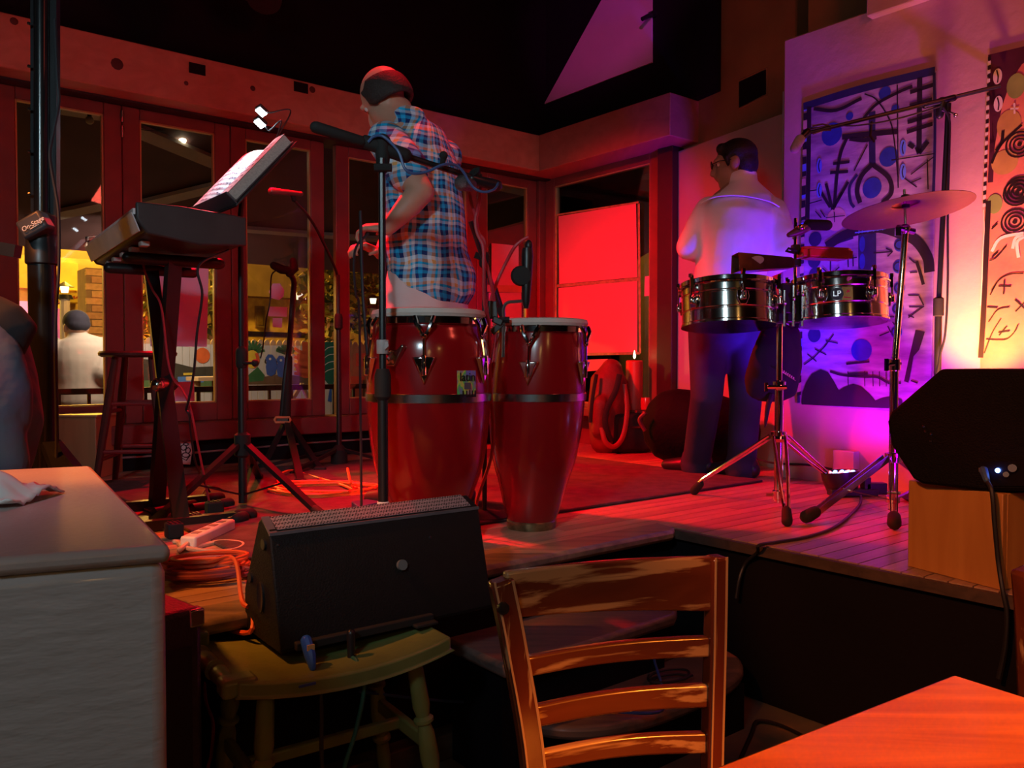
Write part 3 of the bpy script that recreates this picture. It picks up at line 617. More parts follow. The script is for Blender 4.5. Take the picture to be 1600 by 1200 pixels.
# -- music stand with book and clip lamp
mb_ = Vector((-1.07, 3.27, ST)); t = thing('music_stand', 'black tripod music stand with tilted desk', 'stand', mb_)
desk0 = R(*(lambda p: (p.dot(EU), p.dot(EV)))(Vector((-.995, 3.0, 0))), 1.664); du = (EU * .222 + EZ * .252).normalized(); dn = du.cross(EV).normalized()
if dn.z < 0: dn = -dn
topz = 1.70
build(MB().cyl(mb_ + EZ * .02, Vector((mb_.x, mb_.y, 1.1)), .017, .017, 12), 'lower_pole', BLK, t)
build(MB().limb([Vector((mb_.x, mb_.y, 1.08)), Vector((mb_.x, mb_.y, 1.13))], [.024, .024], 10), 'collar', RUB, t)
m = MB(); m.cyl(Vector((mb_.x + .015, mb_.y - .025, 1.085)), Vector((mb_.x + .06, mb_.y - .04, 1.085)), .006, .006, 8); m.sph(Vector((mb_.x + .065, mb_.y - .04, 1.085)), .015, 8, 6); build(m, 'knob', RUB, t)
mid = desk0 + EV * .25 + du * .16
build(MB().tube([Vector((mb_.x, mb_.y, 1.1)), Vector((mb_.x, mb_.y, 1.66)), mid - dn * .02 - EZ * .01], .012, 10), 'upper_pole', BLK, t)
build(MB().lathe([(.018, 0), (.032, .01), (.032, .09), (.018, .1)], Vector((mb_.x, mb_.y, ST + .2)), 12), 'leg_hub', RUB, t)
for q in ((503, 806), (241, 815), (405, 745)):
    e = Z(*q, ST + .018); h0 = Vector((mb_.x, mb_.y, ST + .25)); d = (e - h0); hd = Vector((d.x, d.y, 0)).normalized()
    lg = build(MB().bar(h0 + hd * .03, e, .03, .018), 'leg', BLK, t)
    build(MB().limb([e - d.normalized() * .04, e], [.019, .02], 10), 'rubber_foot', RUB, lg)
    build(MB().bar(Vector((mb_.x, mb_.y, ST + .05)), h0 + d * .55, .014, .006), 'brace', BLK, t)
build(MB().box(desk0 + EV * .25 + du * .17 - dn * .006, (.5, .36, .008), (EV, du, dn)), 'desk', BLK, t, bevel=.003)
build(MB().box(desk0 + EV * .25 + dn * .025, (.5, .006, .055), (EV, du, dn)), 'lip', mat('slate_metal', (.05, .06, .075), .45), t, bevel=.002)
bk = thing('music_book', 'thick open music book lying lit on the music stand', 'book', desk0 + EV * .2 + du * .04)
PAGE = mat('page_edges', (.55, .5, .45), .8, 0, .25, 200, 0, 60, 0, (.02, 1, 1))
def blk(a, b, e0, e1, h0, h1, nm, m_, par):
    mm = MB(); q = lambda s, e, h: desk0 + EV * s + du * e + dn * h
    mm.add([q(a, e0, .002), q(b, e0, .002), q(b, e1, .002), q(a, e1, .002), q(a, e0, h0), q(b, e0, h1), q(b, e1, h1), q(a, e1, h0)], [(3, 2, 1, 0), (4, 5, 6, 7), (0, 1, 5, 4), (1, 2, 6, 5), (2, 3, 7, 6), (3, 0, 4, 7)])
    return build(mm, nm, m_, par)
blk(.035, .25, .02, .345, .040, .012, 'page_block', PAGE, bk)
blk(.25, .465, .02, .345, .012, .034, 'page_block', PAGE, bk)
blk(.025, .475, .012, .352, .0018, .0018, 'cover', mat('book_cover', (.06, .05, .06), .5), bk) if False else build(MB().box(desk0 + EV * .25 + du * .182 + dn * .002, (.45, .34, .003), (EV, du, dn)), 'cover', mat('book_cover', (.06, .05, .06), .5), bk)
def pagept(s, e):
    x = abs(s - .25) / .215; h = .013 + (.028 if s < .25 else .026) * min(1, x) ** .6 + (.008 * math.sin(min(1, x) * math.pi))
    return desk0 + EV * s + du * e + dn * (h + .001)
PG = mat('lit_page', (.85, .85, .85), .8, 0, .03)
build(MB().grid(lambda a, b: pagept(.035 + .215 * a, .02 + .33 * b), 10, 6), 'page', PG, bk)
build(MB().grid(lambda a, b: pagept(.25 + .215 * a, .02 + .33 * b), 10, 6), 'page', PG, bk)
m = MB()
for s0 in (.05, .265):
    for k in range(9):
        e = .05 + .031 * k
        for st_ in range(5): m.ribbon([pagept(s0 + .185 * j / 6, e + st_ * .0024) + dn * .0008 for j in range(7)], .0008, dn, .0003)
        for q in range(14):
            x = s0 + random.uniform(.0, .18); y = e + random.uniform(-.001, .01); m.ribbon([pagept(x, y) + dn * .001, pagept(x + .007, y + .001) + dn * .001], random.choice((.004, .006)), dn, .0006)
o = build(m, 'music_notation', mat('print_grey', (.12, .13, .2), .8), bk, sharp=0); o['kind'] = 'stuff'
cl = thing('clip_lamp', 'twin-headed LED clip lamp shining on the music book', 'lamp', desk0 + EV * .1 + du * .36)
base_ = desk0 + EV * .12 + du * .355 + dn * .03
build(MB().box(base_ - dn * .015, (.045, .03, .045), (EV, du, dn)), 'clip', BLK, cl, bevel=.004)
LED = emis('led_white', (.75, .9, 1), 16)
for i, q in enumerate(((409, 174), (407, 192))):
    hp = W(*q, 3.2 if i else 3.28)
    pth = [base_ + dn * .01, base_ + du * (.05 if i else .11) + dn * .03 + EZ * .02, (base_ + hp) / 2 + EZ * (.005 if i else .05), hp + EU * .012]
    build(MB().tube(bez(pth, 8), .003, 6), 'gooseneck', BLK, cl)
    ax = (EV, EU * .8 - EZ * .6, (-EZ * .8 - EU * .6))
    hd = build(MB().box(hp + EZ * .006, (.05, .045, .014), ax), 'lamp_head', BLK, cl, bevel=.004)
    build(MB().box(hp + ax[2] * .003, (.044, .036, .008), ax), 'led_panel', LED, hd)
lamp('clip_lamp_light', 'SPOT', W(409, 176, 3.28) - EZ * .03, 16, (.7, .86, 1), desk0 + EV * .3 + du * .15, .02, 100, .6)
# -- keyboard on its stand
kd0, kd1 = W(213, 338, 2.78), W(139, 392, 3.62)
kd0.z = kd1.z = 1.575
kl = (kd1 - kd0); KL = kl.length; kl.normalize(); ks = Vector((kl.y, -kl.x, 0))   # ks: away from the player, to the right
if ks.x < 0: ks = -ks
t = thing('keyboard', 'dark stage keyboard seen from below its end panel', 'keyboard', (kd0 + kd1) / 2)
KB = mat('keyboard_case', (.025, .022, .024), .5, 0, .15, 30, .1, 200); q = lambda s, a, h: kd0 + kl * s + ks * a + EZ * h
m = MB().prism([(0, -.005), (.03, -.05), (.20, -.075), (.36, -.065), (.36, .03), (.14, .045), (.135, .012), (0, .012)], kd0, ks, EZ, kl, KL)
build(m, 'case', KB, t, bevel=.006)
build(MB().prism([(-.004, -.006), (.03, -.054), (.20, -.079), (.364, -.069), (.364, .034), (.14, .05), (-.004, .05)], kd0 - kl * .022, ks, EZ, kl, .022), 'end_cheek', mat('keyboard_cheek', (.04, .036, .038), .5), t, bevel=.006)
build(MB().prism([(-.004, -.006), (.03, -.054), (.20, -.079), (.364, -.069), (.364, .034), (.14, .05), (-.004, .05)], kd1, ks, EZ, kl, .022), 'end_cheek', mat('keyboard_cheek', (.04, .036, .038), .5), t, bevel=.006)
KEYW = mat('white_keys', (.8, .78, .76), .3)
for i in range(36):
    s0 = .02 + (KL - .04) * i / 36
    build(MB().box(q(s0 + .0132, .063, .024), ((KL - .04) / 36 - .0012, .14, .02), (kl, ks, EZ)), 'key', KEYW, t, bevel=0, sharp=0)
    if i % 7 not in (2, 6): build(MB().box(q(s0 + .027, .088, .04), (.012, .09, .014), (kl, ks, EZ)), 'key', BLK, t, sharp=0)
build(MB().poly([q(.0, -.012, .016), q(KL, -.012, .016), q(KL, .012, -.045), q(0, .012, -.045)], .004, -ks), 'front_strip', mat('grey_strip', (.6, .58, .6), .45), t)
for s in (.16, .34, .52, .7, .86): build(MB().box(q(s, .055, -.066), (.05, .03, .018), (kl, ks, EZ)), 'rubber_foot', mat('pale_rubber', (.5, .48, .46), .6), t, bevel=.003)
kc = q(KL / 2, .19, -.08); t = thing('keyboard_stand', 'heavy black keyboard stand with crossed legs', 'stand', Vector((kc.x, kc.y, ST)))
for s in (-.20, .20):
    build(MB().limb([q(KL / 2 + s, .03, -.10), q(KL / 2 + s, .36, -.10)], [.022, .022], 10), 'support_arm', BLK, t)
g1, g2 = Z(245, 787, ST + .02), Z(283, 816, ST + .02)
a1, a2 = q(KL / 2 - .20, .19, -.10), q(KL / 2 + .20, .19, -.10)
l1 = build(MB().bar(a1, g1, .055, .03), 'leg', BLK, t); l2 = build(MB().bar(a2, g2, .055, .03), 'leg', BLK, t)
for g, lg in ((g1, l1), (g2, l2)):
    build(MB().bar(g - ks * .18, g + ks * .2, .04, .035), 'foot_bar', BLK, t)
    for s in (-.2, .22): build(MB().limb([g + ks * (s - .02), g + ks * (s + .02)], [.026, .026], 10), 'rubber_cap', RUB, lg)
pv = (a1 + g1) / 2 * .5 + (a2 + g2) / 2 * .5
build(MB().limb([pv - Vector((.0, .06, 0)), pv + Vector((0, .06, 0))], [.028, .028], 12), 'pivot', CHRD, t)
tag(build(MB().tube(bez([q(.12, .34, -.07), W(311, 415, 2.85), W(316, 460, 2.85), W(308, 520, 2.88), W(303, 580, 2.9), W(295, 625, 2.95), W(291, 640, 3.0), W(296, 650, 3.0), W(300, 690, 3.1), W(308, 730, 3.2), Z(330, 772, ST + .006), Z(345, 790, ST + .006)], 8), .0045, 6), 'keyboard_cable', CAB), 'dark cable drooping from the back of the keyboard', 'cable')
tag(build(MB().tube(bez([q(.5, .2, -.1), W(225, 412, 3.2), W(237, 450, 3.15), W(252, 480, 3.1), W(262, 560, 3.08), W(270, 590, 3.05), W(285, 610, 3.02), W(298, 640, 3.0), W(310, 700, 3.05), Z(330, 800, ST + .006)], 8), .0045, 6), 'keyboard_cable', CBR), 'dark red cable running down the keyboard stand', 'cable')
# ================================================================== TIMBALES
STEEL = mat('timbale_steel', (.62, .6, .56), .13, 1, .12, 6)
def timbale(name, c, r, h, label, a0, badge=False):
    t = thing(name, label, 'drum', c, 0, 'steel timbales on one chrome stand'); c = Vector(c)
    m = MB(); z0 = 0
    pr = [(r - .004, .0), (r + .004, .0), (r + .004, .008), (r, .012)]
    for zz in (.055, .118): pr += [(r, zz - .005), (r - .004, zz), (r, zz + .005)]
    pr += [(r, h - .004), (r - .003, h - .004), (r - .003, .0), (r - .004, 0)]
    m.lathe(pr, c, 48); build(m, 'shell', STEEL, t, sharp=30)
    build(MB().lathe([(0, h - .012), (r - .005, h - .012), (r - .005, h - .006), (0, h - .006)], c, 40), 'head', SKIN, t)
    build(MB().lathe([(r + .001, h - .024), (r + .009, h - .024), (r + .011, h - .019), (r + .006, h - .014), (r + .006, h + .001), (r + .001, h + .004)], c, 48), 'rim', CHR, t)
    for i in range(6):
        a = a0 + math.pi / 3 * i; d = Vector((math.sin(a), -math.cos(a), 0)); sd = Vector((math.cos(a), math.sin(a), 0))
        m = MB(); m.bar(c + d * (r + .014) + EZ * (h + .012), c + d * (r + .014) + EZ * (h - .036), .015, .012); m.cyl(c + d * (r + .018) + EZ * (h - .03), c + d * (r + .018) + EZ * (h - .085), .004, .004, 7)
        m.box(c + d * (r + .018) + EZ * (h + .012), (.012, .012, .014), (sd, d, EZ))
        lg = build(m, 'tuning_rod', CHR, t)
        m = MB(); o = c + d * r + EZ * (h - .085)
        m.prism([(-.012, -.028), (.012, -.028), (.024, .0), (.02, .026), (-.02, .026), (-.024, 0)], o, sd, EZ, d, .01); m.cyl(o + d * .018 + EZ * .02, o + d * .018 - EZ * .012, .0095, .0095, 8); m.bar(o + d * .005 - EZ * .004, o + d * .02 - EZ * .004, .014, .014)
        build(m, 'lug', CHR, lg, bevel=.003)
    if badge:
        a = math.radians(-24); d = Vector((math.sin(a), -math.cos(a), 0)); sd = Vector((math.cos(a), math.sin(a), 0)); o = c + d * (r - .000) + EZ * .086
        b = build(MB().lathe([(0, .0035), (.0235, .0035), (.0235, 0)], o, 22, (sd, EZ, d)), 'badge', BLK, t); b['label'] = 'round black badge with two pale letters'
        text('LP', 'lettering', CHRD, b, o + d * .0045, sd, EZ, .03)
        a = math.radians(-12); d = Vector((math.sin(a), -math.cos(a), 0)); sd = Vector((math.cos(a), math.sin(a), 0)); o = c + d * (r + .0005) + EZ * .086
        b = build(MB().prism([(-.02, -.025), (.018, -.025), (.018, .025), (-.02, .025)], o, sd, EZ, d, .0015), 'label_plate', CHRD, t)
        build(MB().prism([(-.006, -.006), (.008, -.002), (.004, .006), (-.002, .004)], o + d * .0017 + EZ * .008, sd, EZ, d, .0006).prism([(-.016, -.016), (.012, -.019), (.013, -.016), (-.013, -.012)], o + d * .0017, sd, EZ, d, .0006), 'label_mark', mat('badge_red', (.4, .03, .03), .5), b)
    t.rotation_euler[0] = math.radians(-6)
    return t
dT = 3.25; tL = W(1139, 443, dT); tR = W(1313, 437, dT + .02); hT = .172
timbale('timbale_drum', tL - EZ * hT, .181, hT, 'wider steel timbale under the dark cowbell', math.radians(2))
timbale('timbale_drum', tR - EZ * hT, .179, hT, 'steel timbale with round black badge and a wooden stick on it', math.radians(18), True)
pc = Vector((1.062, 3.28, ST))
t = thing('timbale_stand', 'chrome double-braced stand carrying the pair of timbales', 'stand', pc)
zt = tL.z
build(MB().cyl(pc + EZ * .02, Vector((pc.x, pc.y, W(0, 600, 3.28).z + .0)), .017, .017, 14), 'lower_tube', CHR, t)
build(MB().cyl(Vector((pc.x, pc.y, .98)), Vector((pc.x, pc.y, zt - .06)), .012, .012, 12), 'upper_tube', CHR, t)
m = MB(); m.lathe([(.017, -.02), (.026, -.015), (.026, .015), (.017, .02)], Vector((pc.x, pc.y, W(0, 602, 3.28).z)), 14); m.tube([Vector((pc.x - .05, pc.y - .01, .99)), Vector((pc.x + .02, pc.y - .03, .99))], .008, 8); m.box(Vector((pc.x - .055, pc.y - .01, .99)), (.012, .01, .035)); build(m, 'collar_clamp', CHR, t)
m = MB(); m.lathe([(.017, -.014), (.03, -.012), (.03, .012), (.017, .014)], pc + EZ * .29, 14); m.lathe([(.017, -.02), (.024, -.016), (.024, .016), (.017, .02)], pc + EZ * .05, 12); m.bar(pc + EZ * .05 - Vector((.05, 0, 0)), pc + EZ * .05 - Vector((.02, 0, 0)), .012, .012); build(m, 'leg_collar', CHR, t)
for q in ((.797, 3.594), (.97, 2.898), (1.434, 3.629)):
    e = Vector((q[0], q[1], ST)); d = Vector((e.x - pc.x, e.y - pc.y, 0)).normalized(); sd = Vector((-d.y, d.x, 0))
    h0 = pc + EZ * .285 + d * .03; m = MB()
    for s in (-1, 1): m.tube([h0 + sd * .022 * s, h0 + (e - h0) * .5 + sd * .017 * s + EZ * .02, e - d * .05 + sd * .009 * s + EZ * .075, e - d * .02 + sd * .006 * s + EZ * .05], .0065, 8)
    m.bar(h0 - d * .02, h0 + d * .02 - EZ * .015, .05, .014)
    lg = build(m, 'leg', CHR, t)
    build(MB().limb([e - d * .03 + EZ * .05, e + EZ * .018], [.017, .02], 10), 'rubber_foot', RUB, lg)
m = MB()
hz = zt - .10
m.bar(Vector((pc.x - .03, pc.y, hz)), Vector((pc.x + .07, pc.y, hz)), .06, .11); m.box(Vector((pc.x + .02, pc.y - .03, hz + .04)), (.06, .04, .12))
build(m, 'tilter_block', BLK, t, bevel=.006)
m = MB()
for x in (-.035, 0, .035, .07): m.cyl(Vector((pc.x + x, pc.y - .055, hz - .07)), Vector((pc.x + x, pc.y - .055, hz + .07 + .02 * (x > 0))), .006, .006, 8); m.sph(Vector((pc.x + x, pc.y - .06, hz + .02 + .5 * x)), .009, 8, 6)
build(m, 'wing_screw', CHRD, t)
px_ = W(1241, 600, 3.23).x; pz = W(1241, 342, 3.23).z
build(MB().cyl(Vector((px_, 3.23, hz)), Vector((px_, 3.23, pz)), .0065, .0065, 10), 'accessory_rod', CHR, t)
m = MB(); m.box(W(1243, 388, 3.22), (.03, .03, .028)); m.box(W(1243, 411, 3.22), (.034, .034, .03)); build(m, 'rod_clamp', BLK, t, bevel=.004)
# cowbell
cb = thing('cowbell', 'dark tapered metal cowbell with open mouth above the timbale', 'cowbell', W(1192, 412, 3.22))
m = MB(); vs = []
for s, x, hy, hx in ((0, W(1147, 0, 3.22).x, .037, .062), (1, W(1232, 0, 3.22).x, .021, .034), (2, W(1237, 0, 3.22).x, .015, .026)):
    for (i, j) in ((-1, -1), (-.8, 1), (.8, 1), (1, -1)): vs.append(Vector((x, 3.22 + hx * i, W(0, 412, 3.22).z + hy * j)))
for s, x, hy, hx in ((0, W(1147.5, 0, 3.22).x, .034, .058), (1, W(1231, 0, 3.22).x, .018, .03)):
    for (i, j) in ((-1, -1), (-.8, 1), (.8, 1), (1, -1)): vs.append(Vector((x, 3.22 + hx * i, W(0, 412, 3.22).z + hy * j)))
fs = [(a * 4 + k, a * 4 + (k + 1) % 4, a * 4 + 4 + (k + 1) % 4, a * 4 + 4 + k) for a in (0, 1) for k in range(4)] + [(8, 9, 10, 11)] + [(12 + (k + 1) % 4, 12 + k, 16 + k, 16 + (k + 1) % 4) for k in range(4)] + [(19, 18, 17, 16)] + [((k + 1) % 4, k, 12 + k, 12 + (k + 1) % 4) for k in range(4)]
m.add(vs, fs); build(m, 'bell', mat('cowbell_bronze', (.16, .11, .07), .3, .9, .4, 20), cb, bevel=.004)
build(MB().lathe([(0, .002), (.024, .002), (.024, 0)], W(1182, 407, 3.22 - .056), 20, (Vector((1, 0, .12)).normalized() * 1.2, EZ * .7, Vector((0, -1, .35)).normalized())), 'badge', mat('badge_gold', (.5, .42, .3), .4, .6), cb)
m = MB(); m.bar(W(1233, 412, 3.22), W(1243, 411, 3.22), .02, .02); build(m, 'mount', BLK, cb)
# jam block
jb = thing('jam_block', 'red plastic slotted jam block above the badge timbale', 'jam block', W(1288, 396, 3.2))
cj = W(1288, 397, 3.22); ex = Vector((1, .1, -.03)).normalized(); ey = Vector((-.1, 1, 0)).normalized(); ez = ex.cross(ey)
m = MB(); 
m.prism([(-.10, -.03), (-.08, -.045), (.075, -.045), (.1, -.02), (.1, .02), (.075, .045), (-.08, .045), (-.10, .03)], cj + ez * .012, ex, ey, ez, .01)
for y in (-.038, .038): m.box(cj + ey * y - ez * .002, (.16, .014, .03), (ex, ey, ez))
for x in (-.088, -.004, .086): m.box(cj + ex * x - ez * .002, (.026, .07, .03), (ex, ey, ez))
m.box(cj - ez * .018, (.16, .08, .006), (ex, ey, ez))
build(m, 'block', mat('red_plastic', (.6, .04, .03), .35, 0, .1), jb, bevel=.004)
m = MB(); m.bar(cj - ex * .1, W(1241, 391, 3.23), .02, .014); m.tube([W(1244, 391, 3.21), W(1232, 388, 3.19), W(1228, 392, 3.19), W(1240, 395, 3.2)], .005, 6); build(m, 'bracket', BLK, jb)
# timbale microphone
tm = thing('microphone', 'stubby microphone with black foam windscreen over the jam block', 'microphone', W(1265, 353, 3.2))
build(MB().limb([W(1264, 351, 3.2), W(1292, 352, 3.21)], [.021, .021], 14), 'windscreen', mat('foam', (.008, .008, .008), 1, 0, .2), tm)
m = MB(); m.limb([W(1233, 367, 3.2), W(1250, 360, 3.2), W(1263, 354, 3.2)], [.01, .02, .016]); build(m, 'microphone_body', mat('mic_brown', (.1, .05, .05), .4), tm)
m = MB(); m.sph(W(1252, 355, 3.18), (.014, .01, .012)); m.cyl(W(1245, 362, 3.2), W(1241, 372, 3.23), .009, .009, 8); build(m, 'swivel', CHRD, tm)
# timbale stick
st = MB().cyl(W(1326, 435, 3.1), W(1361, 425, 3.3), .0065, .0065, 10)
tag(build(st, 'timbale_stick', wood('stick_wood', (.55, .36, .2), (.45, .28, .15), 'X', 8)), 'short pale wooden stick lying on the badge timbale', 'drumstick')
# ================================================================== CYMBAL
sc = Vector((1.412, 3.05, ST)); t = thing('cymbal_stand', 'chrome cymbal stand with black rubber feet', 'stand', sc)
top = W(1415, 318, 3.05)
build(MB().cyl(sc + EZ * .03, Vector((sc.x, sc.y, W(0, 566, 3.05).z)), .0155, .0155, 14), 'lower_tube', CHR, t)
build(MB().cyl(Vector((sc.x, sc.y, W(0, 575, 3.05).z)), Vector((top.x, top.y, W(0, 362, 3.05).z)), .0115, .0115, 12), 'upper_tube', CHR, t)
build(MB().cyl(W(1415, 360, 3.05), W(1413, 296, 3.05), .005, .005, 8), 'top_rod', CHRD, t)
m = MB(); m.lathe([(.012, -.025), (.022, -.02), (.022, .02), (.012, .025)], Vector((sc.x, sc.y, W(0, 570, 3.05).z)), 14); m.tube([W(1407, 568, 3.04), W(1388, 570, 3.03)], .007, 8); m.box(W(1385, 570, 3.03), (.012, .01, .045)); build(m, 'height_clamp', CHR, t)
m = MB(); m.sph(W(1414, 358, 3.05), .02, 12, 8); m.cyl(W(1402, 356, 3.04), W(1428, 362, 3.05), .012, .012, 10); m.box(W(1403, 362, 3.03), (.02, .01, .03)); build(m, 'tilter', CHRD, t)
m = MB(); m.lathe([(.016, -.02), (.03, -.016), (.03, .016), (.016, .02)], sc + EZ * .225, 14); m.lathe([(.016, -.015), (.024, -.012), (.024, .012), (.016, .015)], sc + EZ * .07, 12); build(m, 'leg_collar', CHR, t)
for q in ((1.059, 2.944), (1.316, 2.83), (1.78, 3.3)):
    e = Vector((q[0], q[1], ST)); d = Vector((e.x - sc.x, e.y - sc.y, 0)).normalized(); sd = Vector((-d.y, d.x, 0)); h0 = sc + EZ * .225 + d * .03; m = MB()
    for s in (-1, 1): m.bar(h0 + sd * .014 * s, e + EZ * .03 - d * .02 + sd * .01 * s, .004, .022)
    m.bar(sc + EZ * .07 + d * .02, h0 + (e - h0) * .5, .014, .004); m.cyl(h0 + (e - h0) * .5 - sd * .022, h0 + (e - h0) * .5 + sd * .022, .006, .006, 8)
    lg = build(m, 'leg', CHRD, t)
    build(MB().limb([e - d * .03 + EZ * .04, e + d * .005 + EZ * .025], [.022, .024], 10), 'rubber_foot', RUB, lg)
cy = thing('cymbal', 'large bronze cymbal tilted on the chrome stand', 'cymbal', top)
tx = Vector((1, 0, .10)).normalized(); ty = Vector((0, 1, -.13)); ty = (ty - tx * ty.dot(tx)).normalized(); tz = tx.cross(ty)
rC = .226
build(MB().lathe(bez2([(0, .034), (.02, .032), (.045, .016), (.055, .008), (.12, -.004), (rC, -.018)]) + bez2([(rC, -.0195), (.12, -.0055), (.055, .0065), (.045, .0145), (.02, .0305), (0, .0325)]), top - tz * .012, 56, (tx, ty, tz)), 'plate', mat('cymbal_bronze', (.24, .085, .11), .42, 1, .12, 30, 0, 60, 0, (1, 1, 1)), cy, sharp=50)
m = MB(); m.lathe([(.006, -.012), (.014, -.01), (.014, .002), (.006, .004)], top - tz * .006, 12); m.lathe([(.006, .02), (.016, .021), (.016, .03), (.006, .034)], top, 12); build(m, 'felt', RUB, cy)
# ================================================================== RIGHT BOOM STAND
rb = Vector((1.753, 3.4, ST)); t = thing('microphone_stand', 'tall black boom stand in front of the purple painting', 'stand', rb)
hz = W(0, 165, 3.40).z
build(MB().cyl(rb + EZ * .03, Vector((rb.x, rb.y, W(0, 480, 3.40).z)), .014, .014, 12), 'lower_pole', BLK, t)
build(MB().cyl(Vector((rb.x, rb.y, W(0, 480, 3.40).z)), Vector((rb.x + .03, rb.y, hz)), .0105, .0105, 10), 'upper_pole', BLK, t)
build(MB().lathe([(.012, -.04), (.02, -.035), (.02, .035), (.014, .04)], Vector((rb.x, rb.y, W(0, 480, 3.40).z)), 12), 'collar', RUB, t)
build(MB().lathe([(.014, 0), (.12, .006), (.13, .014), (.12, .022), (.02, .03)], rb, 24), 'base', RUB, t)
build(MB().cyl(W(1262, 208, 3.52), W(1563, 134, 3.32), .0085, .0085, 10), 'boom', BLK, t)
m = MB(); m.limb([W(1472, 160, 3.39), W(1468, 180, 3.40)], [.022, .016]); m.limb([W(1445, 165, 3.40), W(1490, 153, 3.37)], [.013, .014]); build(m, 'boom_clutch', BLK, t)
m = MB(); m.cyl(W(1472, 172, 3.36), W(1492, 178, 3.35), .004, .004, 8); m.sph(W(1493, 180, 3.35), .009, 8, 6); build(m, 'wing_screw', CHRD, t)
m = MB(); m.tube([W(1362, 190, 3.45), W(1360, 212, 3.45), W(1366, 222, 3.45)], .005, 6); build(m, 'cable_clip', BLK, t)
tm = thing('microphone', 'microphone with blue-lit grey windscreen at the left end of the high boom', 'microphone', W(1244, 230, 3.52))
build(MB().limb([W(1262, 206, 3.52), W(1252, 216, 3.52)], [.016, .014], 12), 'microphone_body', BLK, tm)
build(MB().limb([W(1250, 218, 3.52), W(1242, 232, 3.52)], [.022, .021], 14), 'windscreen', mat('grey_foam', (.4, .4, .42), .9, 0, .2, 60), tm)
m = MB()
for s in (-1, 1): m.tube([W(1270, 203 + 6 * s, 3.22), W(1285, 199 + 5 * s, 3.22), W(1298, 200 + 3 * s, 3.22)], .0035, 6)
build(m, 'shock_mount', BLK, tm)
tag(build(MB().tube(bez([W(1474, 168, 3.35), W(1483, 185, 3.35), W(1484, 215, 3.35), W(1481, 330, 3.35), W(1481, 440, 3.35), W(1477, 520, 3.35), W(1468, 560, 3.34), W(1462, 620, 3.30), Vector((1.72, 3.33, ST + .03))], 8), .0045, 7), 'microphone_cable', CAB), 'black cable hanging beside the purple painting', 'cable')
tag(build(MB().tube(bez([W(1470, 166, 3.38), W(1400, 186, 3.42), W(1340, 196, 3.46), W(1300, 196, 3.49), W(1268, 202, 3.50)], 6), .0035, 6), 'boom_cable', CAB), 'thin cable clipped along the high boom', 'cable')
# ================================================================== LED PAR + WALL BOX
for pb, ptl in ((Vector((1.435, 3.57, ST)), 'low black stage light with blue and red LEDs by the cymbal stand'), (R(2.87, .98, ST), 'second low LED stage light behind the plywood box')):
    t = thing('led_par_light', ptl, 'light', pb, 0, 'LED stage lights on the stage floor')
    ax3 = Vector((-.1, .05, 1)).normalized(); axx = Vector((1, .0, .1)).normalized(); axy = ax3.cross(axx)
    build(MB().lathe([(.03, .01), (.062, .02), (.078, .075), (.08, .105), (.076, .107), (.07, .098), (0, .096)], pb, 28, (axx, axy, ax3)), 'housing', BLK, t)
    bl, rd = emis('led_blue', (.12, .25, 1), 14), emis('led_red', (1, .1, .12), 9)
    for i in range(18):
        a = 2 * math.pi * i / 12; r_ = .055 if i < 12 else .028
        if i >= 12: a = 2 * math.pi * i / 6
        c_ = pb + ax3 * .1 + axx * (r_ * math.cos(a)) + axy * (r_ * math.sin(a))
        build(MB().sph(c_, (.009, .009, .006), 8, 5, (axx, axy, ax3)), 'led', rd if i % 3 == 1 else bl, t)
    m = MB(); m.box(pb + Vector((.03, -.03, .02)), (.2, .06, .03)); m.box(pb + Vector((.09, -.02, .05)), (.03, .05, .07)); build(m, 'bracket', BLK, t, bevel=.004)
    m = MB(); m.box(pb + Vector((.13, -.02, .035)), (.09, .05, .05)); build(m, 'connector_box', BLK, t, bevel=.004)
wb = MB().poly([U(1301, 703, U2 - .05), U(1334, 706, U2 - .05), U(1334, 737, U2 - .05), U(1301, 735, U2 - .05)], .05, EU)
tag(build(wb, 'outlet_box', mat('grey_plastic', (.5, .5, .52), .5), bevel=.003), 'small grey outlet box on the plaster wall above the stage light', 'outlet')
tag(build(MB().tube(bez([U(1140, 700, 3.66), U(1200, 722, U2 - .01), U(1260, 726, U2 - .012), U(1300, 733, U2 - .012)], 6), .005, 6), 'wall_cable', CAB), 'black cable along the foot of the plaster wall', 'cable')
tag(build(MB().tube(bez([Z(1345, 775, ST + .02), Z(1342, 790, ST + .006), Z(1310, 820, ST + .006), Z(1265, 838, ST + .006), Z(1215, 847, ST + .006), Z(1186, 852, ST + .012), R(2.222, 1.52, ST - .02), W(1165, 880, 2.66), W(1155, 905, 2.66), W(1150, 935, 2.66)], 8), .0055, 7), 'stage_cable', CAB), 'black cable crossing the planks and hanging over the stage edge', 'cable')
# ================================================================== BOX AND MONITOR AT THE STAGE EDGE
PLY = wood('orange_plywood', (.58, .27, .07), (.48, .2, .045), 'Z', 3, .5, .1, 6)
b0, b1 = Vector((1.117, 2.319, 0)), Vector((1.235, 2.069, 0)); bd = (b1 - b0).normalized(); bn = Vector((-bd.y, bd.x, 0)); bn = bn if bn.x > 0 else -bn
t = thing('plywood_box', 'varnished plywood box standing on the stage corner under a monitor', 'box', (b0 + b1) / 2 + bn * .2 + EZ * ST)
zt = .755; H = zt - ST; Lb = (b1 - b0).length
build(MB().box((b0 + b1) / 2 + bn * .009 + EZ * (ST + H / 2), (Lb, .018, H), (bd, bn, EZ)), 'front_panel', PLY, t, bevel=.003)
build(MB().box(b1 - bd * .009 + bn * .2 + EZ * (ST + H / 2), (.018, .364, H), (bd, bn, EZ)), 'side_panel', PLY, t, bevel=.003)
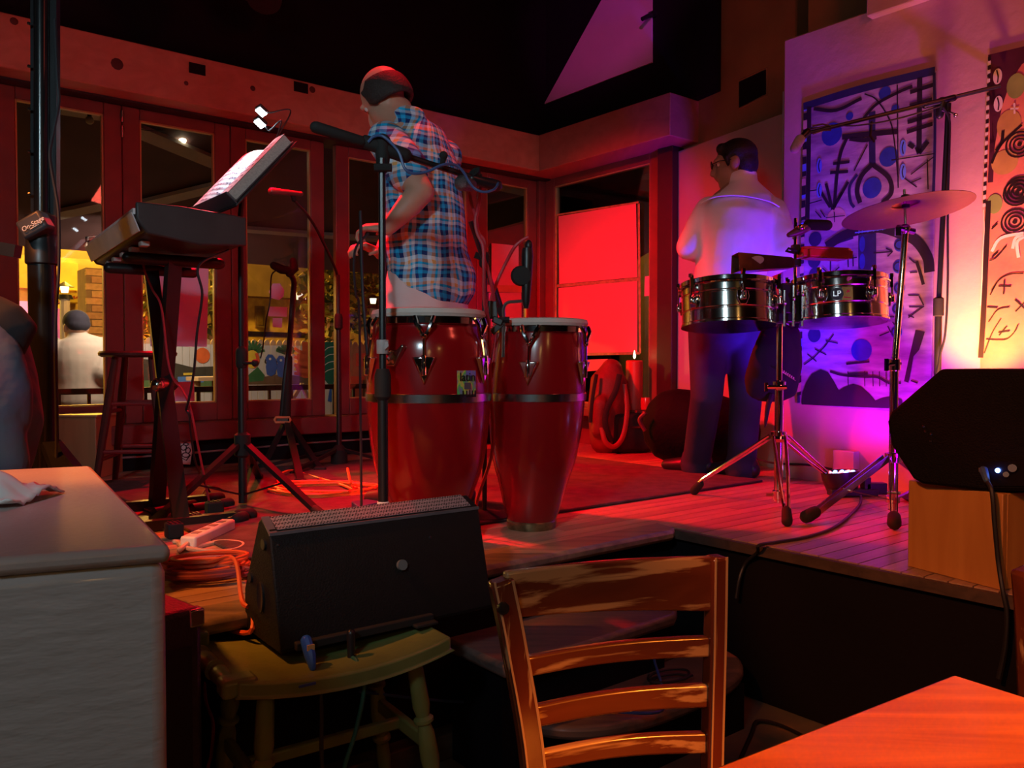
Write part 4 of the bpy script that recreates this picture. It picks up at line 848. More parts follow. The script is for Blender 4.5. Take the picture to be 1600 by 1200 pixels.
build(MB().box(b0 + bd * .009 + bn * .2 + EZ * (ST + H / 2), (.018, .364, H), (bd, bn, EZ)), 'side_panel', PLY, t, bevel=.003)
build(MB().box((b0 + b1) / 2 + bn * .391 + EZ * (ST + H / 2), (Lb, .018, H), (bd, bn, EZ)), 'back_panel', PLY, t, bevel=.003)
build(MB().box((b0 + b1) / 2 + bn * .2 + EZ * (zt - .009), (Lb - .036, .364, .018), (bd, bn, EZ)), 'top_panel', PLY, t)
um = (b0.dot(EU) + b1.dot(EU)) / 2 - .03
pp = [U(x, y, um) for x, y in ((1470, 562), (1690, 562), (1720, 640), (1690, 752), (1530, 752), (1440, 742), (1426, 734), (1392, 682), (1386, 645), (1392, 630))]
zmin = min(p.z for p in pp); sh = EZ * (zt + .001 - zmin); pp = [p + sh for p in pp]
t = thing('floor_monitor', 'big black stage monitor lying on the plywood box', 'speaker', (pp[0] + pp[4]) / 2 - EZ * .2)
SPK = mat('speaker_paint', (.004, .003, .005), .65, 0, .3, 40, .3, 240, spec=.15)
build(MB().poly(pp, .40, EU), 'cabinet', SPK, t, bevel=.008)
m = MB(); m.poly([U(x, y, um - .001) + sh for x, y in ((1530, 706), (1690, 706), (1690, 744), (1545, 744))], .004, -EU); build(m, 'connector_panel', mat('panel_black', (.004, .004, .006), .3), t)
m = MB(); m.sph(U(1559, 720, um - .008) + sh, .006, 8, 6); build(m, 'power_led', emis('led_power', (.1, .25, 1), 25), t)
m = MB(); m.cyl(U(1582, 716, um - .02) + sh, U(1582, 716, um) + sh, .01, .01, 10); m.cyl(U(1572, 726, um - .015) + sh, U(1572, 726, um) + sh, .007, .007, 10); build(m, 'input_socket', CHRD, t)
m = MB()
for q in ((1443, 652), (1446, 660), (1455, 664), (1454, 675)): m.sph(U(*q, um - .002) + sh, .004, 6, 4)
build(m, 'screw', CHRD, t)
pg = thing('power_plug', 'blue plug in the black stage monitor', 'plug', U(1540, 730, um - .02) + sh)
build(MB().limb([U(1537, 720, um - .015) + sh, U(1542, 735, um - .03) + sh], [.011, .008], 8), 'plug', mat('blue_plug', (.04, .12, .3), .5), pg)
build(MB().tube(bez([U(1542, 735, um - .03) + sh, U(1550, 770, um - .045), U(1554, 820, um - .045), U(1560, 880, um - .04), U(1567, 925, um - .05), U(1573, 960, 2.215), U(1570, 1010, 2.215), U(1560, 1060, 2.215)], 8), .0055, 7), 'cable', CAB, pg)
build(MB().poly([U(1530, 716, um - .004) + sh, U(1535, 716, um - .004) + sh, U(1535, 722, um - .004) + sh, U(1530, 722, um - .004) + sh], .002, -EU), 'tag', mat('yellow_tag', (.6, .42, .1), .5), pg)
# ================================================================== FOREGROUND WEDGE ON GREEN STOOL
GRN = mat('olive_paint', (.2, .25, .075), .4, 0, .25, 10, .12, 50, .1)
e0, e1 = Vector((-.525, 1.595, 0)), Vector((-.157, 1.847, 0)); sx = (e1 - e0).normalized(); sy = Vector((-sx.y, sx.x, 0)); zs = .445
SL = (e1 - e0).length
t = thing('saddle_stool', 'chipped olive green saddle stool with turned legs', 'stool', e0 + sx * SL / 2 + sy * .15)
def seat(a, b):
    x = -.012 + (SL + .03) * a; y = -.01 + .30 * b; s = 2 * a - 1
    return e0 + sx * x + sy * (y - .018 * (1 - s * s)) + EZ * (zs + .022 * s * s)
m = MB(); n0 = 14
m.grid(seat, n0, 6); k0 = len(m.v); m.grid(lambda a, b: seat(a, b) - EZ * .032, n0, 6)
ring = [i for i in range(n0 + 1)] + [j * (n0 + 1) + n0 for j in range(1, 7)] + [6 * (n0 + 1) + i for i in range(n0 - 1, -1, -1)] + [j * (n0 + 1) for j in range(5, 0, -1)]
for i in range(len(ring)):
    a, b = ring[i], ring[(i + 1) % len(ring)]; m.f.append([b, a, a + k0, b + k0])
build(m, 'seat', GRN, t, bevel=.006)
def turned(p0, p1, r, nm, par):
    d = p1 - p0; L_ = d.length; q_ = d.to_track_quat('Z', 'Y').to_matrix(); ax = (q_.col[0], q_.col[1], q_.col[2])
    pr = [(r * .8, 0), (r * .95, L_ * .1), (r * 1.05, L_ * .28), (r * .8, L_ * .33), (r * 1.2, L_ * .345), (r * 1.2, L_ * .36), (r * .75, L_ * .375), (r, L_ * .42), (r * 1.15, L_ * .55), (r * .85, L_ * .66), (r * 1.2, L_ * .675), (r * 1.2, L_ * .69), (r * .8, L_ * .71), (r * .95, L_ * .8), (r * .6, L_)]
    return build(MB().lathe(pr, p0, 14, ax), nm, GRN, par)
fl_, fr_ = e0 + sx * .055 + sy * .03 + EZ * (zs - .01), e0 + sx * (SL - .06) + sy * .03 + EZ * (zs - .01)
bl_, br_ = fl_ + sy * .22, fr_ + sy * .22
fe = [fl_ - sx * .03 - sy * .035, fr_ + sx * .06 - sy * .035, bl_ - sx * .03 + sy * .04, br_ + sx * .06 + sy * .04]
for a, b in zip((fl_, fr_, bl_, br_), fe): turned(a, Vector((b.x, b.y, 0)), .019, 'leg', t)
def lp(i, f): a = (fl_, fr_, bl_, br_)[i]; return a + (Vector((fe[i].x, fe[i].y, 0)) - a) * f
build(MB().bar(lp(0, .47), lp(2, .47), .02, .034), 'stretcher', GRN, t, bevel=.005)
build(MB().bar(lp(1, .47), lp(3, .47), .02, .034), 'stretcher', GRN, t, bevel=.005)
build(MB().bar((lp(0, .47) + lp(2, .47)) / 2, (lp(1, .47) + lp(3, .47)) / 2, .02, .026), 'stretcher', GRN, t, bevel=.005)
# end rail on the short side of the seat
ra, rb2 = e0 - sx * .015 + sy * .02 + EZ * (zs + .006), e0 - sx * .045 + sy * .26 + EZ * (zs + .03)
turned(ra, rb2, .018, 'end_rail', t)
build(MB().box(rb2 + EZ * .004, (.09, .04, .034), (sx, sy, EZ)), 'rail_block', GRN, t, bevel=.008)
build(MB().box(ra + sx * .01 - sy * .0, (.07, .05, .036), (sx, sy, EZ)), 'rail_block', GRN, t, bevel=.008)
build(MB().box(e0 + sx * .12 + sy * -.028 + EZ * (zs - .006), (.035, .003, .005), (sx, sy, EZ)), 'blue_mark', mat('blue_chalk', (.05, .1, .5), .6), t)
wl = Vector((-.487, 1.72, 0)); wr = Vector((-.051, 2.05, 0)); wd = (wr - wl).normalized(); wn = Vector((wd.y, -wd.x, 0)); WLn = (wr - wl).length
z0 = .472
t = thing('wedge_monitor', 'black wedge stage monitor sitting on the green stool', 'speaker', (wl + wr) / 2 - wn * .1 + EZ * z0)
prof = [(0, z0), (.004, z0 + .01), (-.056, .712), (-.064, .722), (-.108, .742), (-.122, .735), (-.215, .565), (-.215, z0)]
build(MB().prism(prof, wl, wn, EZ, wd, WLn), 'cabinet', mat('wedge_paint', (.006, .006, .006), .65, 0, .25, 40, .25, 260, spec=.25), t, bevel=.004)
PERF = bpy.data.materials.new('perforated_grille'); PERF.use_nodes = True; nt = PERF.node_tree; N, L = nt.nodes, nt.links
tc = N.new('ShaderNodeTexCoord'); vo = N.new('ShaderNodeTexVoronoi'); vo.inputs['Scale'].default_value = 170; vo.inputs['Randomness'].default_value = .15
L.new(tc.outputs['Object'], vo.inputs[0]); rp = N.new('ShaderNodeValToRGB'); L.new(vo.outputs['Distance'], rp.inputs[0])
rp.color_ramp.elements[0].position = .40; rp.color_ramp.elements[0].color = (.01, .01, .01, 1); rp.color_ramp.elements[1].position = .46; rp.color_ramp.elements[1].color = (.42, .34, .36, 1)
L.new(rp.outputs[0], N['Principled BSDF'].inputs['Base Color']); N['Principled BSDF'].inputs['Roughness'].default_value = .4; N['Principled BSDF'].inputs['Metallic'].default_value = .3
g = build(MB().prism([(-.063, .7235), (-.1085, .7445), (-.1235, .7365), (-.2165, .567), (-.2145, .566), (-.1215, .735), (-.108, .7425), (-.0635, .722)], wl + wd * .02, wn, EZ, wd, WLn - .04), 'grille', PERF, t)
build(MB().prism([(-.060, .719), (-.106, .7465), (-.104, .742), (-.062, .715)], wl, wn, EZ, wd, .018), 'grille_end_trim', mat('trim_metal', (.3, .26, .28), .35, .6), t)
build(MB().bar(wl + wn * -.058 + EZ * .7155, wr + wn * -.058 + EZ * .7155, .006, .007), 'top_trim', mat('trim_metal', (.3, .26, .28), .35, .6), t)
fn = (wn * .256 + EZ * .06).normalized(); fu = (EZ * .24 - wn * .06).normalized()
fc = wl + wd * (WLn * .56) + wn * -.028 + EZ * .61
build(MB().lathe([(0, .004), (.0125, .004), (.0125, -.006)], fc + fn * .004, 18, (wd, fu, fn)), 'label_disc', mat('grey_disc', (.16, .16, .15), .5), t)
m = MB()
for s, zz in ((.03, .69), (.72, .66)): m.sph(wl + wd * WLn * s - wn * (.25 * (zz - z0)) + EZ * zz + fn * .002, .005, 8, 5)
build(m, 'screw', BLK, t)
m = MB().lathe([(0, .001), (.022, .002), (.026, .004), (.026, -.004)], wl - wn * .105 + EZ * .57 - wd * .001, 18, (wn * .7, EZ * 1.3, -wd)); build(m, 'side_handle', BLK, t); m = MB().lathe([(0, .004), (.012, .004), (.012, -.002)], wl - wn * .085 + EZ * .69 - wd * .001, 14, (wn, EZ, -wd)); build(m, 'side_screw', BLK, t); build(MB().lathe([(0, .004), (.012, .004), (.012, -.002)], wl - wn * .17 + EZ * .6 - wd * .001, 14, (wn, EZ, -wd)), 'side_screw', BLK, t)
m = MB(); m.box(wl + wd * .2 + wn * .006 + EZ * (z0 + .012), (.34, .02, .018), (wd, wn, EZ)); m.box(wl + wd * .34 + wn * .02 + EZ * (z0 + .005), (.06, .03, .008), (wd, wn, EZ)); build(m, 'connector_panel', RUB, t, bevel=.003)
pg = thing('power_cable', 'blue plug and black cable hanging from the wedge monitor', 'cable', wl + wd * .05 + wn * .03 + EZ * z0)
p_ = wl + wd * .045 + wn * .05 + EZ * (z0 - .002)
build(MB().limb([p_ + EZ * .03 - wn * .02, p_ + EZ * .004, p_ - EZ * .018 + wn * .012], [(.014, .012), (.014, .012), (.007, .007)], 10), 'plug', mat('bright_blue_plug', (.02, .12, .55), .4), pg)
build(MB().box(p_ + EZ * .022 + wn * .004, (.016, .003, .012), (wd, wn, EZ)), 'plug_label', mat('orange_label', (.6, .35, .12), .6), pg)
build(MB().tube(bez([p_ - EZ * .03, p_ - EZ * .03 + wn * .025, p_ - EZ * .06 + wn * .052, p_ - EZ * .2 + wn * .055, p_ - EZ * .34 + wn * .05 + wd * .01, p_ - EZ * .42 + wn * .06, (p_ + wn * .1) * 1 - EZ * (p_.z - .006)], 8), .0045, 7), 'cord', CAB, pg)
pg = thing('signal_cable', 'green cable with black connector hanging from the wedge monitor', 'cable', wl + wd * .13 + wn * .03 + EZ * z0)
p_ = wl + wd * .145 + wn * .036 + EZ * (z0 - .0)
build(MB().limb([p_ + EZ * .025, p_ - EZ * .03], [.010, .008], 10), 'connector', BLK, pg)
build(MB().tube(bez([p_ - EZ * .026, p_ - EZ * .03 + wn * .03, p_ - EZ * .07 + wn * .062, p_ - EZ * .16 + wn * .062 - wd * .02, p_ - EZ * .25 + wn * .06 - wd * .05, p_ - EZ * .38 + wn * .06 - wd * .06, p_ - EZ * (p_.z - .006) + wn * .1 - wd * .1], 8), .0048, 7), 'cord', mat('green_cable', (.02, .13, .09), .45), pg)
# ================================================================== GREY CABINET, CLOTH, BLACK CABINET
gq = [(-.445, 1.06), (-.961, 1.874), (-1.5, 1.64), (-1.0, .83)]
GREY = mat('silver_gloss_paint', (.52, .52, .51), .32, 0, .06, 4, .5, 14, .35, (1, 1, 3.2))
t = thing('painted_cabinet', 'bulky silver grey painted cabinet at the corner of the view', 'cabinet', (-.98, 1.35, 0))
build(MB().prism(gq, (0, 0, 0), (1, 0, 0), (0, 1, 0), EZ, .83), 'body', GREY, t, bevel=.02)
gc = Vector((sum(p[0] for p in gq) / 4, sum(p[1] for p in gq) / 4, 0))
lid = [(gc.x + (p[0] - gc.x) * 1.012, gc.y + (p[1] - gc.y) * 1.012) for p in gq]
build(MB().prism(lid, (0, 0, .826), (1, 0, 0), (0, 1, 0), EZ, .024), 'lid', mat('lid_red_reflection', (.46, .41, .38), .4, 0, .1, 6, .15, 60, .1), t, bevel=.009)  # same paint as the body, with reflected red put into its colour
nb = Z(0, 790, .851); m = MB()
rr = random.Random(3)
def crump(a, b):
    x, y = (a - .5) * .16, (b - .5) * .16
    return Vector((nb.x - .045 + x, nb.y + .05 + y, .853 + .045 * math.exp(-(x * x + y * y) / .003) + .008 * math.sin(60 * x + 3) * math.sin(50 * y) + .006 * abs(math.sin(90 * x * y * 20 + x * 40))))
m.grid(crump, 18, 18); o = build(m, 'napkin', WHT, sharp=80); tag(o, 'crumpled white napkin on the grey cabinet', 'napkin')
sl = o.modifiers.new('solid', 'SOLIDIFY'); sl.thickness = .003; sl.offset = 1
f0 = Z(317, 947, .62); f0.z = 0; e1_ = Vector((-.66, -.75, 0)); e2_ = Vector((-.75, .66, 0))
t = thing('black_cabinet', 'black speaker cabinet standing behind the grey cabinet', 'speaker', f0 + e1_ * .15 + e2_ * .15)
build(MB().poly([f0, f0 + e2_ * .22, f0 + e2_ * .22 + e1_ * .09, f0 + e1_ * .09], .62, EZ), 'cabinet', mat('sub_paint', (.03, .022, .034), .4, 0, .3, 30, .3, 200), t, bevel=.012)
build(MB().box(f0 + EZ * .6 + e1_ * .012 + e2_ * .012, (.03, .03, .034), (e1_, e2_, EZ)), 'corner_protector', CHRD, t, bevel=.004)
m = MB(); m.box(f0 + e1_ * .05 + Vector((.75, -.66, 0)) * .002 + EZ * .3, (.05, .004, .5), (e1_, e2_, EZ)); build(m, 'grille', RUB, t)
# ================================================================== CHAIR, TABLE
def sweep(m, pts, w, h, side, hs=None):
    P = [Vector(p) for p in pts]; side = Vector(side); n0 = len(m.v); k = len(P)
    for i, p in enumerate(P):
        t_ = (P[min(i + 1, k - 1)] - P[max(i - 1, 0)]).normalized(); s_ = (side - t_ * side.dot(t_)).normalized(); q_ = t_.cross(s_)
        hh = hs[i] if hs else h
        for a, b in ((-1, -1), (1, -1), (1, 1), (-1, 1)): m.v.append(p + s_ * (w / 2 * a) + q_ * (hh / 2 * b))
    for i in range(k - 1):
        for j in range(4): m.f.append([n0 + i * 4 + j, n0 + i * 4 + (j + 1) % 4, n0 + i * 4 + 4 + (j + 1) % 4, n0 + i * 4 + 4 + j])
    m.f.append([n0 + 3, n0 + 2, n0 + 1, n0]); m.f.append([n0 + (k - 1) * 4 + j for j in range(4)]); return m
VAR = wood('worn_varnish_post', (.16, .035, .013), (.11, .022, .009), 'Z', 4, .22, .5, 5, ((.5, .28, .13), 40, .585))
VARX = wood('worn_varnish_slat', (.17, .04, .014), (.11, .024, .009), 'X', 4, .25, .5, 5, ((.5, .28, .12), 34, .55))
BARE = wood('bare_wood_edge', (.6, .38, .2), (.45, .25, .12), 'Z', 6, .45)
pl0, pl1, pl2 = W(782, 905, 1.19), W(803, 1010, 1.21), W(833, 1200, 1.25)
pr0, pr1, pr2 = W(1119, 868, 1.32), W(1117, 1000, 1.325), W(1112, 1200, 1.33)
cx_ = (pr0 - pl0); cx_.z = 0; cx_.normalize(); cy_ = Vector((cx_.y, -cx_.x, 0))          # cy_: towards the seat side (viewer)
def dining_chair(off, label):
    off = Vector(off)
    t = thing('dining_chair', label, 'chair', Vector((.16, 1.05, 0)) + off, math.atan2(cx_.y, cx_.x), 'worn ladder back chairs at the table')
    for (a, b, c, w_) in ((pl0, pl1, pl2, .036), (pr0, pr1, pr2, .029)):
        m = MB(); ft = Vector((c.x, c.y, 0)) + (c - a) * .25; ft.z = 0
        P = bez([a + off, b + off, c + off, (c + ft) / 2 + off - EZ * (.0), ft + off - cy_ * .06], 5)
        sweep(m, P, w_, .03, cx_)
        p = build(m, 'post', VAR, t, bevel=.006)
        m = MB(); sweep(m, [q_ + cy_ * .0148 + cx_ * (w_ * .5 - .0045) for q_ in P], .004, .0016, cx_)
        sweep(m, [q_ + cy_ * .0148 - cx_ * (w_ * .5 - .004) for q_ in P], .003, .0016, cx_)
        build(m, 'worn_edge', BARE, p)
    for (ya, yb, ha, hb) in ((930, 912, .068, .088), (1040, 1008, .030, .033), (1117, 1085, .033, .038), (1192, 1163, .030, .034)):
        def onp(P3, y):
            f_ = (y - (905, 1010, 1200)[0]) / 295.
            pa, pb_, pc_ = P3
            zt_ = None
            pts = bez([pa, pb_, pc_], 20)
            return min(pts, key=lambda p: abs(600 - F * ((p.y * math.sin(PT) + (p.z - CZ) * math.cos(PT)) / (p.y * math.cos(PT) - (p.z - CZ) * math.sin(PT))) - y))
        a, b = onp((pl0, pl1, pl2), ya), onp((pr0, pr1, pr2), yb)
        P = []
        for i in range(13):
            s = i / 12; P.append(a.lerp(b, s) + off - cy_ * .018 * math.sin(math.pi * s) + EZ * (.001 * math.sin(math.pi * s)))
        m = MB(); sweep(m, P, .016, .03, cy_, [ha + (hb - ha) * i / 12 for i in range(13)]); build(m, 'slat', VARX, t, bevel=.004)
    m = MB(); m.lathe([(0, .004), (.008, .003), (.009, 0), (.009, -.006)], W(787, 951, 1.175) + off, 12, (cx_, EZ, cy_)); build(m, 'bolt', BLK, t)
    sc_ = (pl2 + pr2) / 2; sc_ = Vector((sc_.x, sc_.y, .385)) + cy_ * .22 + off
    m = MB().prism([(-.17, -.21), (.17, -.21), (.2, .17), (.18, .2), (-.18, .2), (-.2, .17)], sc_, cx_, cy_, EZ, .03); build(m, 'seat', VARX, t, bevel=.01)
    for s in (-1, 1): build(MB().bar(sc_ + cx_ * .165 * s + cy_ * .16, sc_ + cx_ * .17 * s + cy_ * .17 - EZ * .384, .036, .036), 'leg', VAR, t, bevel=.006)
    return t
dining_chair((0, 0, 0), 'worn ladder back chair with scuffed slats beside the table')
dining_chair((.795, .06, 0), 'second worn chair showing one pale post beyond the table')
TT = wood('orange_tabletop', (.7, .2, .012), (.4, .08, .008), 'X', 4, .3, .2, 8)
tc0 = Vector((.474, .878, 0)); ta = Vector((-.833, -.553, 0)); tb = Vector((.553, -.833, 0))
t = thing('dining_table', 'square table with glossy orange wooden top', 'table', tc0 + ta * .35 + tb * .35)
rot = math.atan2(ta.y, ta.x); inv = WM[t.name]
tpm = build(MB().poly([tc0 + EZ * .722, tc0 + ta * .72 + EZ * .722, tc0 + ta * .72 + tb * .72 + EZ * .722, tc0 + tb * .72 + EZ * .722], .028, EZ), 'tabletop', TT, t, bevel=.004)
ctr = tc0 + ta * .36 + tb * .36
build(MB().lathe([(.04, .03), (.04, .1), (.035, .6), (.06, .70), (.06, .721)], ctr, 16), 'pedestal', BLK, t)
for k in range(4):
    d = (ta if k % 2 else tb) * (1 if k < 2 else -1); build(MB().bar(ctr + EZ * .04, ctr + d * .3 + EZ * .02, .05, .04), 'foot', BLK, t, bevel=.005)
# ================================================================== LIGHT STAND, JACKET, STOOL, BOX
lp_ = Vector((-1.305, 2.3, ST)); t = thing('lighting_stand', 'thick black lighting stand rising out of view beside the doors', 'stand', lp_)
zc = W(0, 415, 2.3).z; z1 = W(0, 345, 2.3).z
build(MB().cyl(lp_ + EZ * .04, Vector((lp_.x, lp_.y, zc)), .036, .036, 20), 'lower_tube', mat('black_gloss_tube', (.01, .01, .011), .22, 0, .1), t)
build(MB().lathe([(.036, 0), (.042, .004), (.042, .05), (.039, .055), (.039, .118), (.03, .125)], Vector((lp_.x, lp_.y, zc)), 20), 'collar', BLK, t)
up0, up1 = Vector((lp_.x, lp_.y, z1 - .01)), Vector((lp_.x + .02, lp_.y, 3.0))
build(MB().cyl(up0, up1, .019, .019, 14), 'inner_tube', mat('black_gloss_tube', (.01, .01, .011), .22, 0, .1), t)
m = MB(); m.bar(up0 - Vector((.022, -.02, 0)), up1 - Vector((.022, -.02, 0)), .034, .02); m.bar(up0 + Vector((.026, .02, 0)), up1 + Vector((.026, .02, 0)), .02, .02); build(m, 'rack_rail', BLK, t)
m = MB()
for k in range(12): m.sph(Vector((lp_.x - .02 + .0012 * k, lp_.y - .022 + .03, z1 + .07 + .116 * k)) + Vector((-.004, -.022, 0)), .005, 6, 4)
build(m, 'rivet', CHRD, t)
cl = build(MB().box(W(56, 353, 2.25), (.075, .05, .055), (Vector((.86, 0, .5)), Vector((0, 1, 0)), Vector((-.5, 0, .86)))), 'clamp', mat('clamp_grey', (.05, .055, .065), .45), t, bevel=.008)
text('On-Stage', 'lettering', mat('white_print', (.7, .72, .75), .6, 0, 0), cl, W(51, 350, 2.22), (.86, 0, .5), (-.5, 0, .86), .018, shear=.2)
m = MB(); m.bar(W(47, 358, 2.222), W(61, 350, 2.222), .001, .002); build(m, 'underline', mat('white_print', (.7, .72, .75), .6, 0, 0), cl, sharp=0)
m = MB(); m.box(W(58, 345, 2.24), (.02, .02, .03), (Vector((.6, 0, .8)), Vector((0, 1, 0)), Vector((-.8, 0, .6)))); build(m, 'red_lever', mat('red_lever', (.5, .02, .05), .4), t, bevel=.003)
m = MB(); m.lathe([(.03, -.03), (.04, -.02), (.04, .03), (.022, .04)], Vector((lp_.x, lp_.y, z1 - .02)), 16); build(m, 'head_clamp', BLK, t)
for a in (80, 200, 320):
    d = Vector((math.cos(math.radians(a)), math.sin(math.radians(a)), 0)); lg = build(MB().bar(lp_ + EZ * .35 + d * .03, lp_ + d * .36 + EZ * .03, .04, .022), 'leg', BLK, t)
    build(MB().limb([lp_ + d * .35 + EZ * .034, lp_ + d * .38 + EZ * .028], [.024, .026], 8), 'rubber_foot', RUB, lg)
tag(build(MB().tube(bez([W(86, 30, 2.28), W(90, 120, 2.26), W(92, 160, 2.26), W(85, 200, 2.25), W(78, 236, 2.25), W(80, 262, 2.25), W(87, 300, 2.25), W(92, 340, 2.25), W(92, 420, 2.25), W(88, 480, 2.25), W(86, 560, 2.26), W(88, 700, 2.26), Z(80, 905, ST + .006)], 8), .0045, 6), 'lighting_cable', CAB), 'thin black cable tied along the lighting stand', 'cable')
# jacket on a coat stand
jb_ = Vector((-1.28, 1.98, ST)); t = thing('coat_stand', 'black coat stand hidden under the dark hooded jacket', 'coat stand', jb_ - Vector((.0, 0, 0)))
build(MB().cyl(jb_ + EZ * .02, jb_ + EZ * .9, .018, .018, 10), 'pole', BLK, t); build(MB().lathe([(.18, 0), (.18, .015), (.03, .03)], jb_, 20), 'base', BLK, t)
build(MB().bar(jb_ + EZ * .88 - Vector((.12, 0, 0)), jb_ + EZ * .84 + Vector((.1, 0, 0)), .03, .03), 'hook_arm', BLK, t)
def jk(px, py, dy=0): return W(px, py, 1.95 + dy)
t = thing('jacket', 'dark teal hooded jacket hanging in folds at the picture edge', 'jacket', jk(10, 735))
m = MB(); m.limb([jk(-45, 470), jk(-25, 520), jk(-8, 590), jk(0, 660), jk(-6, 720)], [(.05, .07), (.085, .09), (.085, .1), (.09, .1), (.075, .09)], 22, side=(1, 0, 0))
m.limb([jk(-18, 500, -.05), jk(8, 560, -.07), jk(22, 610, -.07), jk(24, 655, -.06)], [.04, .04, .04, .035], 14); m.limb([jk(-20, 560, -.08), jk(-4, 640, -.09), jk(10, 728, -.07)], [.045, .05, .05], 14)
for k in range(4): m.limb([jk(-20 + 9 * k, 600, -.08), jk(-14 + 10 * k, 732, -.085)], [.016, .022], 8)
def remesh(o, vox, sm=8, fac=.5):
    r_ = o.modifiers.new('remesh', 'REMESH'); r_.mode = 'VOXEL'; r_.voxel_size = vox; r_.use_smooth_shade = True
    if sm: s_ = o.modifiers.new('smooth', 'SMOOTH'); s_.iterations = sm; s_.factor = fac
    return o
remesh(build(m, 'cloth', mat('teal_fleece', (.035, .08, .11), .9, 0, .5, 8, .9, 14, 0, (1, 1, 1), (.07, .05, .1)), t), .011, 4)
m = MB(); m.limb([jk(-10, 486, -.03), jk(12, 500, -.04), jk(24, 515, -.03), jk(20, 545, -.03)], [.04, .045, .05, .03], 14); remesh(build(m, 'hood', mat('black_fleece', (.012, .012, .016), .95, 0, .3), t), .011, 4)
# bar stool
sb = Vector((-1.765, 3.9, ST)); t = thing('bar_stool', 'dark red wooden bar stool by the glazed doors', 'stool', sb); zs = W(0, 549, 3.9).z
BST = wood('dark_red_stool', (.09, .02, .02), (.05, .012, .012), 'Z', 5, .35, .2)
build(MB().lathe([(0, -.028), (.155, -.028), (.17, -.02), (.172, -.008), (.165, 0), (.12, -.004), (0, -.006)], Vector((sb.x, sb.y, zs)), 32), 'seat', BST, t)
fe = []
for a in (45, 135, 225, 315):
    d = Vector((math.cos(math.radians(a + 10)), math.sin(math.radians(a + 10)), 0)); p0 = Vector((sb.x, sb.y, zs - .025)) + d * .11; p1 = sb + d * .215; fe.append((p0, p1)); L_ = (p1 - p0)
    build(MB().tube([p0, p0 + L_ * .3, p0 + L_ * .6, p1], [.015, .02, .018, .014], 10), 'leg', BST, t)
for i in range(4):
    for f_ in ((.42, .78) if i % 2 else (.36, .72)):
        a, b = fe[i], fe[(i + 1) % 4]; build(MB().cyl(a[0].lerp(a[1], f_), b[0].lerp(b[1], f_), .010, .010, 8), 'rung', mat('red_rung', (.22, .02, .025), .35), t)
wbx = Vector((-2.2, 4.22, ST)); t = thing('wooden_box_seat', 'plain plywood box standing behind the lighting stand', 'box', wbx)
hb = W(0, 652, 4.08).z - ST
BX = wood('box_ply', (.5, .28, .13), (.42, .22, .1), 'Z', 4, .5)
build(MB().box(wbx + EZ * (hb / 2), (.28, .28, hb)), 'body', BX, t, bevel=.004); build(MB().box(wbx + EZ * (hb + .005), (.3, .3, .012)), 'lid', wood('box_lid', (.55, .38, .2), (.45, .3, .16), 'X', 4, .5), t, bevel=.002)
# drawing on paper by the baseboard
dp = [V(264, 688, V0 - .1), V(302, 690, V0 - .1), V(297, 726, V0 - .18), V(261, 724, V0 - .18)]
t = thing('paper_drawing', 'white sheet with a scribbled face leaning on the black panel', 'paper', dp[3]); nrm_ = (dp[1] - dp[0]).cross(dp[0] - dp[3]).normalized(); nrm_ = nrm_ if nrm_.y < 0 else -nrm_
build(MB().poly(dp, .003, nrm_), 'sheet', WHT, t, sharp=0)
def dpt(x, y): return dp[0].lerp(dp[1], x).lerp(dp[3].lerp(dp[2], x), y) + nrm_ * .0035
m = MB()
for cxx, cyy, rx, ry in ((.62, .3, .12, .12), (.82, .42, .1, .12), (.75, .62, .16, .1), (.7, .15, .1, .06)): m.ribbon([dpt(cxx + rx * math.cos(a * .6), cyy + ry * math.sin(a * .6)) for a in range(12)], .006, nrm_)
m.ribbon([dpt(.5, .5), dpt(.58, .75), dpt(.8, .85), dpt(.95, .6)], .006, nrm_); build(m, 'scribble', INK, t, sharp=0)
# ================================================================== CABLES, STRIP, SMALL FLOOR THINGS
FZ = ST + .006
ORG = mat('orange_cable', (.85, .22, .03), .45)
rr = random.Random(5); pts = [Z(590, 772, FZ), Z(560, 770, FZ)]
for k in range(50):
    a = k * .75; c_ = Z(505, 768, FZ); ra_ = .2 + .05 * math.sin(k * 1.7); pts.append(c_ + Vector((ra_ * math.cos(a) + .02 * rr.uniform(-1, 1), (.17 + .05 * math.sin(k)) * math.sin(a), .003 + .0004 * k)))
pts += [Z(480, 742, FZ), Z(455, 735, FZ + .02), Z(437, 742, FZ + .02), Z(436, 755, FZ + .01), Z(460, 774, FZ), Z(500, 779, FZ), Z(540, 772, FZ), Z(553, 766, FZ), Z(548, 755, FZ + .05), W(543, 732, Z(545, 760, ST).y)]
tag(build(MB().tube(bez(pts, 4), .006, 6), 'coiled_cable', ORG), 'bright orange cable coiled on the stage behind the music stand', 'cable')
REDC = mat('orange_red_cable', (.65, .1, .03), .45)
def coil(c, rx, ry, n_, seed, ang=0):
    rr = random.Random(seed); out = []
    for k in range(n_ * 8):
        a = k * math.pi / 4; s = 1 + .12 * math.sin(k * .37 + seed) + .05 * rr.uniform(-1, 1)
        x, y = rx * s * math.cos(a), ry * s * math.sin(a) + .02 * math.sin(k * .21)
        out.append(c + Vector((x * math.cos(ang) - y * math.sin(ang), x * math.sin(ang) + y * math.cos(ang), .004 + .0008 * k)))
    return out
